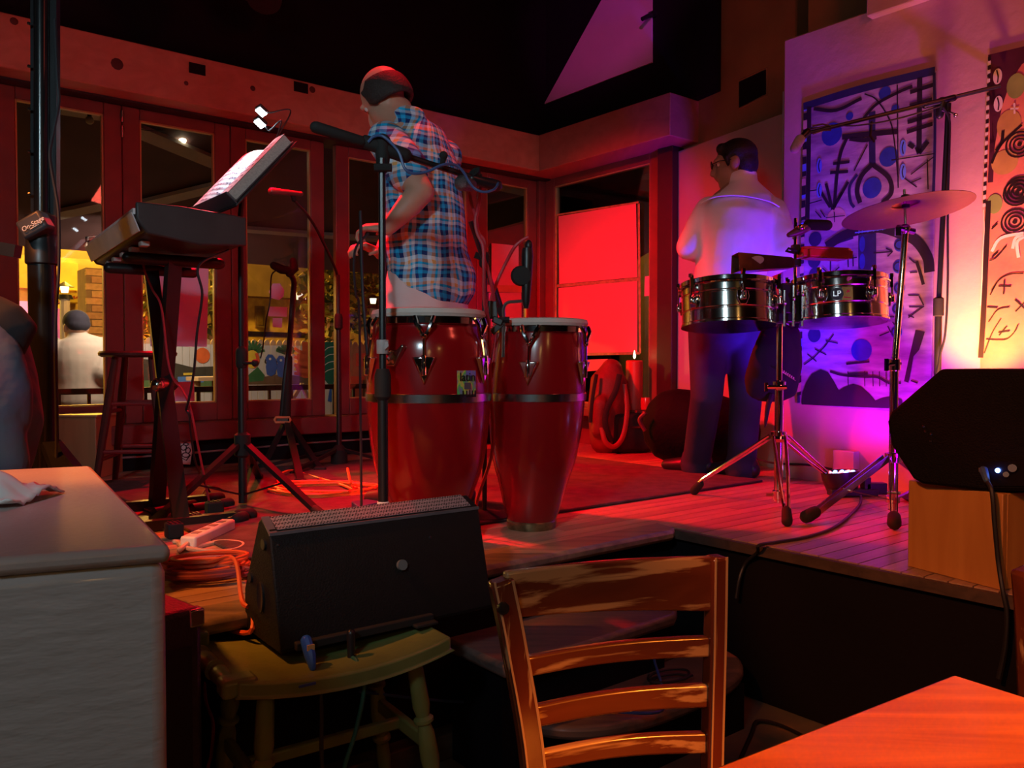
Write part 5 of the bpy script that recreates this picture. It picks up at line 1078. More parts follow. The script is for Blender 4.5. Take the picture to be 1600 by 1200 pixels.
tag(build(MB().tube(bez(coil(Z(325, 893, FZ), .10, .065, 6, 1, .35) + [Z(378, 938, FZ + .02), R(.72, 1.84, ST + .008), R(.70, 1.80, ST - .03), W(345, 985, 1.95), W(325, 1015, 1.93), W(320, 1050, 1.92), W(331, 1120, 1.92), Vector((-.7, 1.9, .3)), Vector((-.68, 1.9, .006))], 5), .0058, 6), 'coiled_cable', REDC), 'red cable looped on the planks and hanging off the stage front', 'cable')
tag(build(MB().tube(bez(coil(Z(322, 905, FZ), .11, .05, 4, 2, .2), 5), .006, 6), 'coiled_cable', mat('dark_red_cable', (.2, .04, .06), .5)), 'dark red cable coiled beside the black cabinet', 'cable')
tag(build(MB().tube(bez([Z(262, 875, FZ), Z(300, 882, FZ), Z(345, 871, FZ), Z(400, 866, FZ), Z(440, 860, FZ)], 6), .005, 6), 'floor_cable', CAB), 'single black cable lying straight across the orange-lit planks', 'cable')
tag(build(MB().tube(bez([R(.62, 1.85, ST - .02), W(318, 1010, 1.9), W(321, 1090, 1.89), W(333, 1130, 1.89), W(330, 1180, 1.89), Vector((-.69, 1.85, .15)), Vector((-.66, 1.8, .006))], 6), .004, 6), 'hanging_cable', CBR), 'thin red cable hanging against the stage front', 'cable')
t = thing('power_strip', 'white power strip with its lead beside the music stand foot', 'power strip', Z(325, 838, ST))
pa, pb_ = Z(293, 849, ST + .022), Z(357, 820, ST + .022)
build(MB().bar(pa, pb_, .052, .042), 'case', mat('white_plastic', (.75, .72, .66), .4), t, bevel=.008)
pd = (pb_ - pa).normalized(); ps = Vector((-pd.y, pd.x, 0))
for k in range(4): build(MB().box(pa + (pb_ - pa) * (.2 + .2 * k) + EZ * .0215, (.03, .024, .002), (pd, ps, EZ)), 'socket', mat('socket_shadow', (.2, .18, .17), .5), t)
build(MB().tube(bez([pa - pd * .0, pa - pd * .05 - EZ * .01, Z(283, 857, FZ), Z(300, 857, FZ), Z(340, 847, FZ), Z(372, 848, FZ), Z(380, 853, FZ), Z(365, 860, FZ), Z(330, 862, FZ), Z(290, 856, FZ + .006), Z(280, 848, FZ), Z(272, 846, FZ)], 7), .0075, 8), 'lead', mat('cream_cable', (.62, .5, .34), .5), t)
for i, (q, sz) in enumerate((((303, 820), (.05, .05, .04)), ((335, 806), (.06, .05, .055)), ((272, 840), (.05, .06, .05)))):
    p = Z(*q, ST); t = thing('power_adapter', ('black adapter plug lying by the power strip', 'black ribbed adapter block between the stand feet', 'black adapter next to the grey cabinet corner')[i], 'adapter', p)
    axq = (Vector((.8, .6, 0)), Vector((-.6, .8, 0)), EZ); build(MB().box(p + EZ * sz[2] / 2, sz, axq), 'case', RUB, t, bevel=.006)
    m = MB()
    for s in (-.3, 0, .3): m.box(p + axq[0] * s * sz[0] + EZ * (sz[2] + .001), (.004, sz[1] * .8, .004), axq)
    build(m, 'ridge', BLK, t)
p = Z(372, 811, ST); t = thing('handheld_microphone', 'black microphone lying on the planks behind the power strip', 'microphone', p)
build(MB().limb([Z(357, 813, ST + .018), Z(370, 811, ST + .02)], [.011, .014], 10), 'handle', BLK, t); build(MB().limb([Z(370, 811, ST + .022), Z(380, 808, ST + .022)], [.02, .022], 12), 'head', RUB, t)
for i, (a, b, r_, lb) in enumerate(((((240, 800), (292, 790), .017, 'black boom tube lying under the keyboard stand')), ((300, 795), (347, 788), .02, 'black capped tube lying between keyboard and music stands'), ((244, 818), (268, 806), .014, 'short black tube leaning by the stand foot'))):
    t = thing('loose_tube', lb, 'tube', Z(*a, ST)); build(MB().cyl(Z(*a, ST + r_), Z(*b, ST + r_), r_, r_, 12), 'tube', BLK, t); build(MB().limb([Z(*b, ST + r_), Z(*b, ST + r_) + (Z(*b, ST) - Z(*a, ST)).normalized() * .03], [r_ * 1.15, r_ * 1.15], 10), 'cap', RUB, t)
rr = random.Random(11)
for i, (ps_, lb) in enumerate((([(330, 735), (322, 748), (340, 762), (352, 770), (355, 790), (350, 805)], 'thin wire looping by the music stand leg'), ([(262, 806), (300, 790), (325, 760), (322, 745), (318, 730)], 'thin wire rising between the two stands'), ([(240, 822), (262, 828), (290, 822), (310, 812)], 'thin wire lying near the adapter blocks'))):
    tag(build(MB().tube(bez([Z(x, max(y, 760), FZ + .03 * (y < 765)) for x, y in ps_], 6), .003, 5), 'wire', CAB), lb, 'wire')
bp_ = MB().poly([Z(549, 797, ST), Z(592, 790, ST), Z(592, 799, ST), Z(560, 806, ST)], .035, EZ)
tag(build(bp_, 'effect_pedal', mat('blue_pedal', (.03, .07, .18), .5), bevel=.004), 'low blue box on the planks behind the wedge monitor', 'pedal')
tag(build(MB().tube(bez([V(560, 1080, 1.79), V(640, 1090, 1.79), V(730, 1097, 1.79), V(800, 1092, 1.79), R(1.55, 1.4, .2), R(1.7, 1.45, .18), R(1.85, 1.62, .22), R(1.95, 1.72, .3), R(2.1, 1.8, .33)], 6), .004, 6), 'blue_cable', mat('blue_lead', (.04, .09, .35), .5)), 'thin blue cable sagging below the stage front', 'cable')
pts = coil(R(1.82, 1.52, .178), .07, .035, 2, 4, .6)
tag(build(MB().tube(bez(pts, 5), .004, 6), 'step_cable', CAB), 'small black cable loop lying on the lower step', 'cable')
tag(build(MB().tube(bez([R(1.9, 1.2, .006), R(2.1, 1.25, .006), R(2.15, 1.36, .006), R(2.12, 1.44, .01), R(2.02, 1.4, .006), R(1.7, 1.25, .006)], 6), .006, 6), 'floor_cable', CAB), 'black cable on the carpet at the foot of the steps', 'cable')
# ================================================================== BAGS AND CANDLES
rp0 = U(952, 703, 3.85); t = thing('backpack', 'red backpack with black straps leaning under the window sill', 'backpack', (rp0.x, rp0.y, ST)); dbk = rp0.y
m = MB()
m.limb([W(946, 690, dbk), W(948, 640, dbk), W(952, 592, dbk), W(956, 575, dbk)], [(.10, .09), (.125, .1), (.12, .09), (.07, .06)], 22, side=(1, 0, 0)); m.limb([W(935, 672, dbk - .08), W(938, 632, dbk - .09)], [.05, .06], 14)
remesh(build(m, 'bag_body', mat('red_nylon', (.2, .016, .016), .6, 0, .35, 10, .35, 50), t), .012, 5)
m = MB(); m.tube(bez([W(968, 585, dbk - .11), W(962, 610, dbk - .14), W(948, 640, dbk - .15), W(946, 665, dbk - .15), W(955, 690, dbk - .13)], 6), [(.018, .006)] * 25, 8); m.tube(bez([W(932, 585, dbk - .1), W(926, 620, dbk - .12), W(922, 660, dbk - .11)], 6), [(.012, .006)] * 13, 8); build(m, 'strap', RUB, t)
m = MB(); m.tube(bez([W(940, 668, dbk - .14), W(946, 690, dbk - .15), W(960, 698, dbk - .15), W(974, 680, dbk - .14), W(980, 640, dbk - .12), W(976, 600, dbk - .1)], 6), [(.016, .006)] * 31, 8); build(m, 'strap', mat('red_webbing', (.28, .025, .02), .5), t)
build(MB().tube(bez([W(940, 575, dbk), W(950, 566, dbk - .02), W(962, 576, dbk)], 6), .012, 8), 'handle', mat('red_webbing', (.28, .025, .02), .5), t)
bb = U(995, 705, 3.98); t = thing('amplifier_case', 'small black case between the backpack and the duffel bag', 'case', (bb.x, bb.y, ST)); hb = W(0, 645, bb.y).z - ST
build(MB().box(Vector((bb.x - .05, bb.y, ST + hb / 2)), (.26, .16, hb), (Vector((.97, .24, 0)), Vector((-.24, .97, 0)), EZ)), 'case', RUB, t, bevel=.03)
build(MB().bar(Vector((bb.x - .1, bb.y - .12, ST + .17)), Vector((bb.x + .06, bb.y - .08, ST + .17)), .004, .012), 'zip', CHRD, t)
sz_ = .78; cc = U(991, 641, 4.03); cc.z = sz_; t = thing('pillar_candle', 'tall red pillar candle burning on the window sill', 'candle', cc)
hC = W(0, 563, cc.y).z - sz_; WAX = mat('red_wax', (.6, .05, .04), .4, 0, .1)
build(MB().lathe([(0, 0), (.055, 0), (.056, .01), (.056, hC - .008), (.05, hC), (.045, hC - .006), (0, hC - .01)], cc, 24), 'wax', WAX, t)
build(MB().cyl(cc + EZ * (hC - .01), cc + EZ * (hC + .016), .002, .002, 6), 'wick', INK, t)
build(MB().lathe([(0, .008), (.007, .018), (.0085, .03), (.005, .048), (0, .066)], cc + EZ * hC, 10), 'flame', emis('flame', (1, .72, .3), 12), t)
cv = U(1009, 641, 4.0); cv.z = sz_; t = thing('votive_holder', 'small red glass votive holder beside the pillar candle', 'candle', cv)
build(MB().lathe([(.02, 0), (.034, .008), (.036, .05), (.03, .085), (.028, .085), (.033, .05), (.03, .012), (0, .01)], cv, 20), 'glass', mat('red_glass', (.5, .03, .03), .12, 0, 0, coat=.6), t)
dB = 4.75; t = thing('duffel_bag', 'long black duffel bag lying behind the man in white', 'bag', (1.15, 4.85, ST))
da, db_ = Vector((.90, 4.62, ST + .225)), Vector((1.20, 4.52, ST + .2)); m = MB()
m.limb([da, da.lerp(db_, .3), da.lerp(db_, .7), db_], [(.17, .21), (.19, .21), (.19, .2), (.16, .18)], 26, side=(0, 1, 0)); 
for v_ in m.v: v_.z = max(v_.z, ST + .002)
remesh(build(m, 'bag_body', mat('black_nylon', (.003, .002, .003), .8, 0, .4, 14, .3, 50, spec=.12), t), .014, 4)
build(MB().tube(bez([da + Vector((-.17, -.1, -.02)), da + Vector((-.2, -.1, .04)), da + Vector((-.17, -.12, .08))], 5), .012, 8), 'handle', mat('dull_red_strap', (.12, .02, .03), .6), t)
build(MB().poly([W(1055, 730, 4.41), W(1064, 730, 4.41), W(1059, 721, 4.41)], .006, (0, -1, 0)), 'tag', mat('salmon_tag', (.6, .2, .2), .6), t)
# limp gig bag hanging from the timbale stand
t = thing('hanging_bag', 'limp black gig bag slung on the timbale stand', 'bag', W(1205, 622, 3.42)); dh = 3.42
m = MB(); m.limb([W(1212, 512, dh), W(1212, 550, dh), W(1205, 595, dh + .02), W(1205, 612, dh + .02)], [(.06, .03), (.10, .05), (.115, .06), (.105, .045)], 20, side=(1, 0, 0)); m.limb([W(1240, 520, dh), W(1243, 570, dh), W(1236, 612, dh)], [.03, .03, .025], 10)
remesh(build(m, 'bag_body', mat('black_cloth', (.007, .006, .009), .9, 0, .3), t), .012, 5)
build(MB().tube(bez([W(1205, 615, dh - .02), W(1200, 635, dh - .02), W(1197, 655, dh - .02), W(1195, 668, dh - .02)], 5), [.012, .014, .013, .012, .011, .011, .01, .01, .009, .008, .008, .007, .006, .005, .004, .003], 8), 'strap', RUB, t)
m = MB(); m.tube(bez([W(1212, 505, dh), W(1216, 490, 3.36), W(1220, 478, 3.33), W(1228, 490, 3.38), W(1240, 515, dh)], 5), .009, 8); build(m, 'sling', RUB, t)
m = MB()
for k in range(7): m.ribbon([W(1222 + 3 * k, 577 + 2.0 * k + 4 * (j % 2), dh - .085 + .008 * k * .5) for j in range(2)] + [W(1225 + 3 * k, 583 + 2.0 * k, dh - .085)], .004, (0, -1, 0))
build(m, 'lettering', mat('pink_print', (.7, .35, .4), .6), t, sharp=0)
# ================================================================== PAINTINGS
def painting(name, label, q4, th=.035):
    t = thing(name, label, 'painting', q4[3]); return t
uf = U2 - .013
CAN1 = mat('canvas_pale', (.46, .34, .52), .7, 0, .4, 6, .1, 50, 0, (1, 1, 4), (.2, .11, .26))
BRUSH = mat('brush_black', (.022, .014, .03), .55, 0, .2); BLUEP = mat('paint_blue', (.03, .06, .42), .5, 0, .3, 20); DBL = mat('paint_dark_blue', (.03, .03, .12), .5, 0, .3, 20)
SHELL = mat('shell_pale_blue', (.14, .3, .95), .4, 0, .1); PTAN = mat('paint_tan', (.62, .42, .36), .6, 0, .1)
t = painting('purple_painting', 'tall canvas of black arrows and blue discs glowing violet', [U(1256, 160, U2), U(1463, 110, U2), U(1455, 648, U2), U(1245, 631, U2)])
build(MB().poly([U(1256, 160, uf), U(1463, 110, uf), U(1454, 647, uf), U(1245, 631, uf)], .012, EU), 'canvas', CAN1, t, bevel=.003)
class Art:
    def __init__(s, par, nrm=None, uu=None): s.par = par; s.mbs = {}; s.uu = uu or uf; s.lvl = {}
    def P(s, x, y): return U(x, y, s.uu)
    def mb(s, m): return s.mbs.setdefault(m.name, (m, MB()))[1]
    def hh(s, m): return .0012 + .0006 * (list(s.mbs).index(m.name) if m.name in s.mbs else len(s.mbs))
    def line(s, m, pts, w, smooth=True):
        b = s.mb(m); P = [s.P(*p) for p in pts]
        if smooth and len(P) > 2: P = bez(P, 5)
        b.ribbon(P, w, -EU, s.hh(m))
    def disc(s, m, c, r, ry=None):
        b = s.mb(m); C = s.P(*c); n = 18; ry = ry or r; h = s.hh(m)
        b.add([C + EV * (r * math.cos(2 * math.pi * k / n)) + EZ * (ry * math.sin(2 * math.pi * k / n)) - EU * h for k in range(n)], [tuple(range(n))])
    def ring(s, m, c, r, w, ry=None):
        ry = ry or r; C = s.P(*c); s.mb(m).ribbon([C + EV * (r * math.cos(2 * math.pi * k / 20)) + EZ * (ry * math.sin(2 * math.pi * k / 20)) for k in range(21)], w, -EU, s.hh(m))
    def fill(s, m, pts): h = s.hh(m); s.mb(m).add([s.P(*p) - EU * h for p in pts], [tuple(range(len(pts)))])
    def done(s, nm):
        for k, (m, b) in s.mbs.items(): build(b, nm, m, s.par, sharp=0)['kind'] = 'stuff'
a4 = lambda x, y: (1230 + x / 4.284, 100 + y / 4.284)
b5 = lambda x, y: (1230 + x / 3.87, 340 + y / 3.87)
A = Art(t); px = 1 / 1290 * 3.85
def LA(m, pts, w, f=a4, **k): A.line(m, [f(*p) for p in pts], w, **k)
for nm in (PTAN, DBL, BLUEP, BRUSH, SHELL): A.mb(nm)
LA(DBL, [(110, 285), (500, 165), (990, 45)], .035); LA(BRUSH, [(150, 290), (145, 700), (135, 1120)], .022); LA(DBL, [(985, 60), (990, 500), (975, 1000)], .012)
LA(BRUSH, [(890, 95), (885, 590)], .022)
for p in (((825, 190), (978, 140)), ((822, 282), (972, 238)), ((808, 390), (970, 340)), ((803, 456), (976, 400)), ((885, 600), (945, 520)), ((885, 600), (868, 555)), ((815, 536), (850, 560))): LA(BRUSH, p, .018)
LA(BRUSH, [(370, 490), (540, 470), (740, 452)], .024); LA(DBL, [(570, 320), (570, 500), (572, 680)], .03); LA(BRUSH, [(420, 500), (520, 510), (600, 490)], .02)
LA(BRUSH, [(515, 362), (600, 270), (745, 190), (840, 150)], .014); LA(BRUSH, [(520, 200), (600, 240), (690, 380), (720, 520), (745, 760)], .006); LA(BRUSH, [(180, 300), (330, 310), (500, 230)], .016); LA(BRUSH, [(160, 430), (330, 420), (520, 370)], .008)
LA(BRUSH, [(400, 500), (360, 600), (335, 750), (318, 960)], .016)
for p in (((310, 668), (420, 655)), ((290, 728), (410, 720)), ((262, 800), (305, 975)), ((410, 790), (308, 975)), ((230, 860), (290, 960)), ((370, 860), (310, 960))): LA(BRUSH, p, .014)
LA(BRUSH, [(572, 670), (500, 750), (470, 850), (490, 930)], .022); LA(BRUSH, [(575, 675), (680, 760), (700, 860), (640, 930)], .02); LA(DBL, [(470, 740), (420, 820), (425, 920), (450, 960)], .014)
LA(BRUSH, [(450, 715), (540, 540)], .006)
for p in (((740, 140), (745, 830)), ((830, 795), (900, 765)), ((780, 760), (870, 825)), ((700, 645), (990, 600)), ((830, 740), (985, 620)), ((145, 935), (235, 910)), ((150, 850), (225, 840)), ((190, 985), (230, 1030)), ((225, 980), (255, 1025)), ((940, 640), (945, 840))): LA(BRUSH, p, .005)
for c, r in (((300, 470), .052), ((680, 622), .042), ((570, 830), .045), ((420, 350), .018), ((655, 195), .028), ((725, 300), .018)):
    A.disc(BLUEP, a4(*c), r, r * 1.05); A.ring(DBL, a4(*c), r * .5, .006)
for c in ((217, 682), (217, 845), (777, 562), (777, 722)): A.disc(SHELL, a4(*c), .014, .036)
SH2 = mat('brush_fine', (.02, .012, .03), .6, 0, 0)
A.mb(SH2)
for c in ((217, 682), (217, 845), (777, 562), (777, 722)): LA(SH2, [(c[0] + 6, c[1] - 40), (c[0] - 4, c[1]), (c[0] + 3, c[1] + 40)], .005)
A.disc(PTAN, a4(330, 1040), .05, .055); LA(SH2, [(260, 1030), (390, 1015)], .004); LA(SH2, [(318, 990), (320, 1060)], .004)
LB = lambda m, pts, w, **k: LA(m, pts, w, b5, **k)
LB(BRUSH, [(240, 175), (330, 115), (430, 78), (560, 62), (680, 95), (780, 140), (850, 240), (862, 330)], .045); LB(DBL, [(230, 190), (300, 150), (400, 115)], .02)
LB(SHELL, [(412, 92), (520, 78), (598, 66)], .006)
for x in (435, 455, 490, 525, 550, 580): LB(SHELL, [(x, 100 - (x - 412) * .14), (x + 3, 72 - (x - 412) * .1)], .004)
LB(DBL, [(485, 100), (485, 340)], .085)
for c in ((455, 160), (455, 265)): A.disc(BLUEP, b5(*c), .014, .036)
for c in ((170, 130), (165, 260), (170, 345), (165, 710)): A.disc(DBL, b5(*c), .034, .036)
for c in ((682, 165), (675, 297), (680, 425), (670, 550), (662, 692), (648, 880)): A.disc(BLUEP, b5(*c), .026, .03); A.ring(SH2, b5(*c), .02, .005)
A.disc(BLUEP, b5(450, 802), .05, .052); A.disc(DBL, b5(440, 802), .02, .035)
for p in (((525, 215), (640, 205)), ((600, 185), (640, 205)), ((610, 235), (640, 205)), ((330, 255), (425, 240)), ((370, 225), (372, 300)), ((400, 225), (402, 295)), ((265, 262), (265, 370)), ((215, 305), (262, 348)), ((318, 298), (268, 346)), ((345, 320), (350, 370)), ((105, 890), (160, 850)), ((160, 850), (230, 780)), ((230, 780), (285, 705)), ((125, 825), (180, 870)), ((170, 795), (240, 830)), ((235, 745), (310, 760)), ((610, 655), (630, 695)), ((560, 715), (620, 690)), ((590, 600), (650, 600)), ((735, 605), (830, 535)), ((800, 475), (828, 530)), ((740, 540), (825, 540)), ((745, 333), (790, 330)), ((740, 245), (775, 275)), ((735, 470), (800, 470)), ((640, 630), (660, 660)), ((735, 590), (770, 605)), ((230, 1060), (232, 1060)), ((750, 985), (790, 1000))): LB(SH2, p, .006)
LB(SH2, [(262, 930), (340, 952), (470, 962), (550, 965), (620, 1000), (690, 998)], .012); LB(SH2, [(360, 885), (500, 870)], .01); LB(SH2, [(370, 950), (490, 945)], .016)
for x in (370, 470, 520, 560, 600): LB(SH2, [(x, 930), (x + 2, 1020)], .004)
LB(BRUSH, [(783, 265), (805, 330), (825, 405)], .014); A.fill(BRUSH, [b5(*p) for p in ((778, 680), (835, 690), (800, 800), (765, 840), (735, 998), (708, 990), (740, 840))])
A.fill(BRUSH, [b5(*p) for p in ((88, 1120), (95, 1060), (115, 1000), (150, 945), (205, 918), (250, 935), (285, 990), (315, 1045), (345, 1025), (400, 1005), (450, 1020), (500, 1065), (535, 1105), (580, 1088), (640, 1078), (690, 1095), (700, 1125), (860, 1120), (870, 1165), (90, 1130))])
LB(DBL, [(75, 700), (70, 1000), (70, 1120)], .014)
A.done('brushwork')
CAN2 = mat('canvas_orange', (.75, .3, .14), .6, 0, .5, 3.5, .15, 40, 0, (1, 1, 1), (.55, .12, .08))
t = painting('orange_painting', 'orange canvas with swirling eyes and striped edge beside the wall glow', [U(1545, 86, U2), U(1700, 46, U2), U(1700, 575, U2), U(1532, 580, U2)])
build(MB().poly([U(1545, 86, uf), U(1690, 50, uf), U(1690, 590, uf), U(1531, 590, uf)], .012, EU), 'canvas', CAN2, t, bevel=.003)
A = Art(t); a6 = lambda x, y: (1480 + x / 4.444, 60 + y / 4.444); a7 = lambda x, y: (1480 + x / 4.286, 300 + y / 4.286)
PM = mat('paint_maroon', (.09, .015, .03), .5, 0, .3, 12); PY = mat('paint_ochre', (.6, .38, .08), .55, 0, .3, 10); PG = mat('paint_green', (.3, .42, .08), .55, 0, .3, 10); PW = mat('paint_cream', (.78, .68, .5), .5, 0, .1); PB = mat('paint_black_warm', (.025, .012, .01), .45, 0, .2)
for m_ in (PM, PY, PG, PB, PW): A.mb(m_)
A.fill(PM, [a6(*p) for p in ((285, 115), (640, 30), (640, 90), (520, 180), (440, 300), (380, 480), (350, 640), (330, 760), (300, 800))])
A.line(PM, [a6(*p) for p in ((300, 200), (320, 500), (310, 800), (300, 1000))], .02)
LA6 = lambda m, pts, w, f=a6: A.line(m, [f(*p) for p in pts], w)
A.disc(PY, a6(430, 600), .045, .06); A.disc(PY, a6(400, 860), .05, .05); A.disc(PG, a6(330, 1150), .03, .04); A.disc(PG, a6(480, 330), .035, .05)
for c, f in (((505, 735), a6), ((500, 1050), a6), ((455, 200), a7), ((470, 5), a7)):
    for r in (.05, .036, .022): A.ring(PB, f(*c), r, .007)
    A.disc(PB, f(*c), .009)
for c in ((352, 265), (357, 455)): A.disc(PW, a6(*c), .017, .032)
A2 = mat('paint_black_fine', (.02, .01, .01), .5, 0, 0); A.mb(A2)
for c in ((352, 265), (357, 455)): LA6(A2, [(c[0] - 6, c[1] - 44), (c[0] + 4, c[1]), (c[0], c[1] + 44)], .005)
LA6(PW, [(440, 490), (498, 486)], .007); LA6(PW, [(468, 450), (470, 525)], .007)
LA6(PB, [(310, 870), (345, 790), (400, 710), (520, 600)], .01); LA6(PB, [(390, 640), (380, 720), (340, 780)], .012)
for (p0, p1) in (((300, 440), (345, 400)), ((300, 660), (340, 600)), ((345, 630), (430, 632)), ((385, 590), (380, 685)), ((455, 720), (520, 780)), ((460, 800), (520, 740)), ((300, 250), (340, 210)), ((270, 770), (340, 775)), ((350, 960), (400, 900)), ((345, 940), (420, 930))): A.line(A2, [a7(*p0), a7(*p1)], .006)
for pts in ([(290, 690), (350, 590), (430, 550), (514, 545)], [(280, 870), (340, 790), (420, 770)], [(262, 985), (330, 990), (400, 985), (450, 940), (478, 885)], [(285, 460), (330, 440), (400, 360)], [(250, 1080), (300, 950), (360, 850)]): LA6(A2, pts, .005, a7)
for pts in ([(300, 400), (360, 310), (514, 275)], [(440, 380), (460, 310), (514, 290)], [(480, 440), (470, 340), (514, 300)]): LA6(PW, pts, .012, a7)
for k in range(34):                                                     # zebra border
    y0 = 130 + k * 31; w0 = random.choice((14, 18, 22))
    A.fill(PW if k % 2 else PB, [a6(285 - k * 1.1, y0), a6(306 - k * 1.1, y0 - 6), a6(306 - k * 1.1, y0 + w0), a6(285 - k * 1.1, y0 + w0 + 8)])
LA6(PB, [(278, 60), (262, 420), (245, 800), (225, 1110)], .02, a7); LA6(PW, [(245, 120), (250, 250), (240, 420), (235, 600), (225, 760)], .004, a7)
A.done('brushwork')
t = bpy.data.objects['purple_painting']; A = Art(t, uu=uf)
for k in range(40):
    y0 = 166 + k * 11.4
    A.fill((SHELL, BRUSH, PTAN, BRUSH)[k % 4], [(1256 - k * .26, y0), (1262 - k * .26, y0 - 1.5), (1262 - k * .26, y0 + 6 + 3 * (k % 3)), (1256 - k * .26, y0 + 8 + 3 * (k % 3))])
A.done('striped_border')
# ================================================================== PAPERS ON THE GLASS
PINK = mat('mauve_paper', (.85, .6, .86), .8, 0, .06, 4); PINK2 = mat('pink_paper', (.68, .4, .52), .8, 0, .06, 4); REDP = mat('rose_paper', (.72, .2, .24), .75, 0, .08, 3, .12, 10)
vg = V0 - .012
def paper(label, pts, m_, name='taped_paper', on='v'):
    f = (lambda x, y: V(x, y, vg)) if on == 'v' else (lambda x, y: U(x, y, U1 - .012)); P = [f(*p) for p in pts]
    o = build(MB().poly(P, .0025, -EV if on == 'v' else -EU), name, m_, sharp=0); return tag(o, label, 'paper')
paper('tall mauve sheet taped to the glass behind the keyboard stand', ((234, 408), (326, 412), (323, 542), (235, 541)), PINK)
paper('small mauve square low on the same glass as the tall sheet', ((272, 597), (303, 596), (304, 627), (273, 627)), PINK)
paper('rough eight-sided mauve paper on the glass behind the guitar stand', ((426, 443), (437, 443), (444, 453), (443, 463), (436, 469), (424, 466), (420, 456)), PINK)
paper('wide mauve label under the eight-sided paper', ((419, 479), (449, 480), (448, 495), (419, 494)), PINK)
paper('little mauve tag under the wide label', ((426, 497), (441, 497), (440, 512), (426, 511)), PINK)
paper('upper pink sheet on the glass beside the corner post', ((768, 380), (810, 384), (810, 447), (768, 447)), PINK2)
paper('lower pink sheet on the glass beside the corner post', ((763, 457), (814, 457), (815, 510), (763, 510)), PINK2)
m = MB().poly([V(759, 445, vg - .004), V(820, 446, vg - .004), V(820, 457, vg - .004), V(759, 456, vg - .004)], .002, -EV)
tag(build(m, 'masking_tape', mat('masking_tape', (.6, .45, .2), .6), sharp=0), 'strip of masking tape between the two pink sheets', 'tape')
paper('upper red-lit paper panel on the right-hand glazed wall', ((873, 338), (994, 318), (996, 433), (874, 444)), REDP, 'window_panel', 'u')
paper('lower red-lit paper panel on the right-hand glazed wall', ((873, 450), (996, 438), (996, 550), (905, 552), (873, 553)), REDP, 'window_panel', 'u')
t = thing('panel_tape', 'yellowed tape framing the two red-lit paper panels', 'tape', U(935, 445, U1 - .016))
ut = U1 - .016; TAPE = mat('old_tape', (.45, .33, .13), .4, 0, .5, 30)
for a, b, wd_ in (((869, 338), (868, 552), .022), ((998, 318), (1000, 552), .02), ((869, 447), (1000, 436), .022), ((869, 336), (998, 316), .012), ((869, 555), (1000, 552), .016)):
    build(MB().ribbon([U(*a, ut), U(*b, ut)], wd_, -EU, .0005), 'strip', TAPE, t, sharp=0)
pm = paper('column of little pink stickers on the narrow pane beside the paper panels', ((1008, 432), (1016, 431), (1015, 462), (1007, 463)), mat('sticker_pink', (.7, .35, .4), .6), 'sticker_strip', 'u')
rp_ = paper('small pink note leaning on the sill behind the backpack', ((918, 562), (950, 561), (950, 578), (918, 580)), REDP, 'small_note', 'u')
# ================================================================== OUTSIDE
struct(MB().poly([R(-6, V0 + .1, -.24), R(12, V0 + .1, -.24), R(12, 16, -.24), R(-6, 16, -.24)], .04, EZ), 'ground', mat('patio_paving', (.14, .1, .08), .85, 0, .4, 6), 'dark patio paving beyond the glazed doors', sharp=0)
struct(MB().poly([R(U1 + .1, -1, -.24), R(12, -1, -.24), R(12, V0 + .1, -.24), R(U1 + .1, V0 + .1, -.24)], .04, EZ), 'ground_side', mat('patio_paving', (.14, .1, .08), .85, 0, .4, 6), 'dark paving beyond the right-hand glazed wall', sharp=0)
t = thing('patio_canopy', 'dark sloping patio canopy with pale battens seen through the doors', 'canopy', R(1.5, 6, 2.4)); t['kind'] = 'thing'
CANM = mat('canopy_dark', (.10, .045, .05), .8, 0, .3, 3); GB = mat('grey_batten', (.42, .36, .33), .6, 0, .2, 8)
def cz(v): return 2.78 - .36 * (v - 4.95)
m = MB(); m.add([R(-4, 4.95, cz(4.95)), R(7, 4.95, cz(4.95)), R(7, 7.2, cz(7.2)), R(-4, 7.2, cz(7.2))] + [R(-4, 4.95, cz(4.95) + .05), R(7, 4.95, cz(4.95) + .05), R(7, 7.2, cz(7.2) + .05), R(-4, 7.2, cz(7.2) + .05)], [(0, 1, 2, 3), (7, 6, 5, 4), (0, 4, 5, 1), (1, 5, 6, 2), (2, 6, 7, 3), (3, 7, 4, 0)])
build(m, 'sheet', CANM, t, sharp=0)
def canopy_pt(px_, py_):
    r = ray(px_, py_); n_ = (EV * .36 + EZ).normalized(); q0 = R(0, 4.95, 2.78 - .03); return C0 + r * ((q0 - C0).dot(n_) / r.dot(n_))
for a, b, w_ in (((60, 342), (172, 318), .10), ((212, 322), (345, 290), .10), ((380, 358), (620, 376), .06), ((205, 200), (345, 258), .11), ((95, 172), (170, 184), .05), ((750, 285), (830, 302), .08)):
    build(MB().bar(canopy_pt(*a), canopy_pt(*b), w_, .03, EV * .36 + EZ), 'batten', GB, t)
for q in ((-3, 7.1), (6.4, 7.1)): build(MB().cyl(R(q[0], q[1], -.2), R(q[0], q[1], cz(7.1)), .03, .03, 8), 'post', BLK, t)
m_ = []
BULB = emis('bulb_warm', (1, .82, .5), 30); OFF = mat('bulb_off', (.4, .38, .34), .2, 0, 0)
ln = thing('string_lights', 'string of round patio bulbs hanging under the canopy', 'string lights', canopy_pt(500, 250))
bp = [((285, 219), 5.6, 1), ((485, 243), 5.9, 1), ((509, 296), 6.2, 1), ((586, 326), 6.4, 1), ((785, 298), 6.8, 1), ((808, 348), 7.0, 1), ((140, 188), 5.3, 0), ((316, 217), 5.7, 0), ((572, 312), 6.3, 0), ((778, 293), 6.75, 0), ((136, 383), 6.6, 0)]
on_ = sorted(bp, key=lambda b: b[1]); ws = []
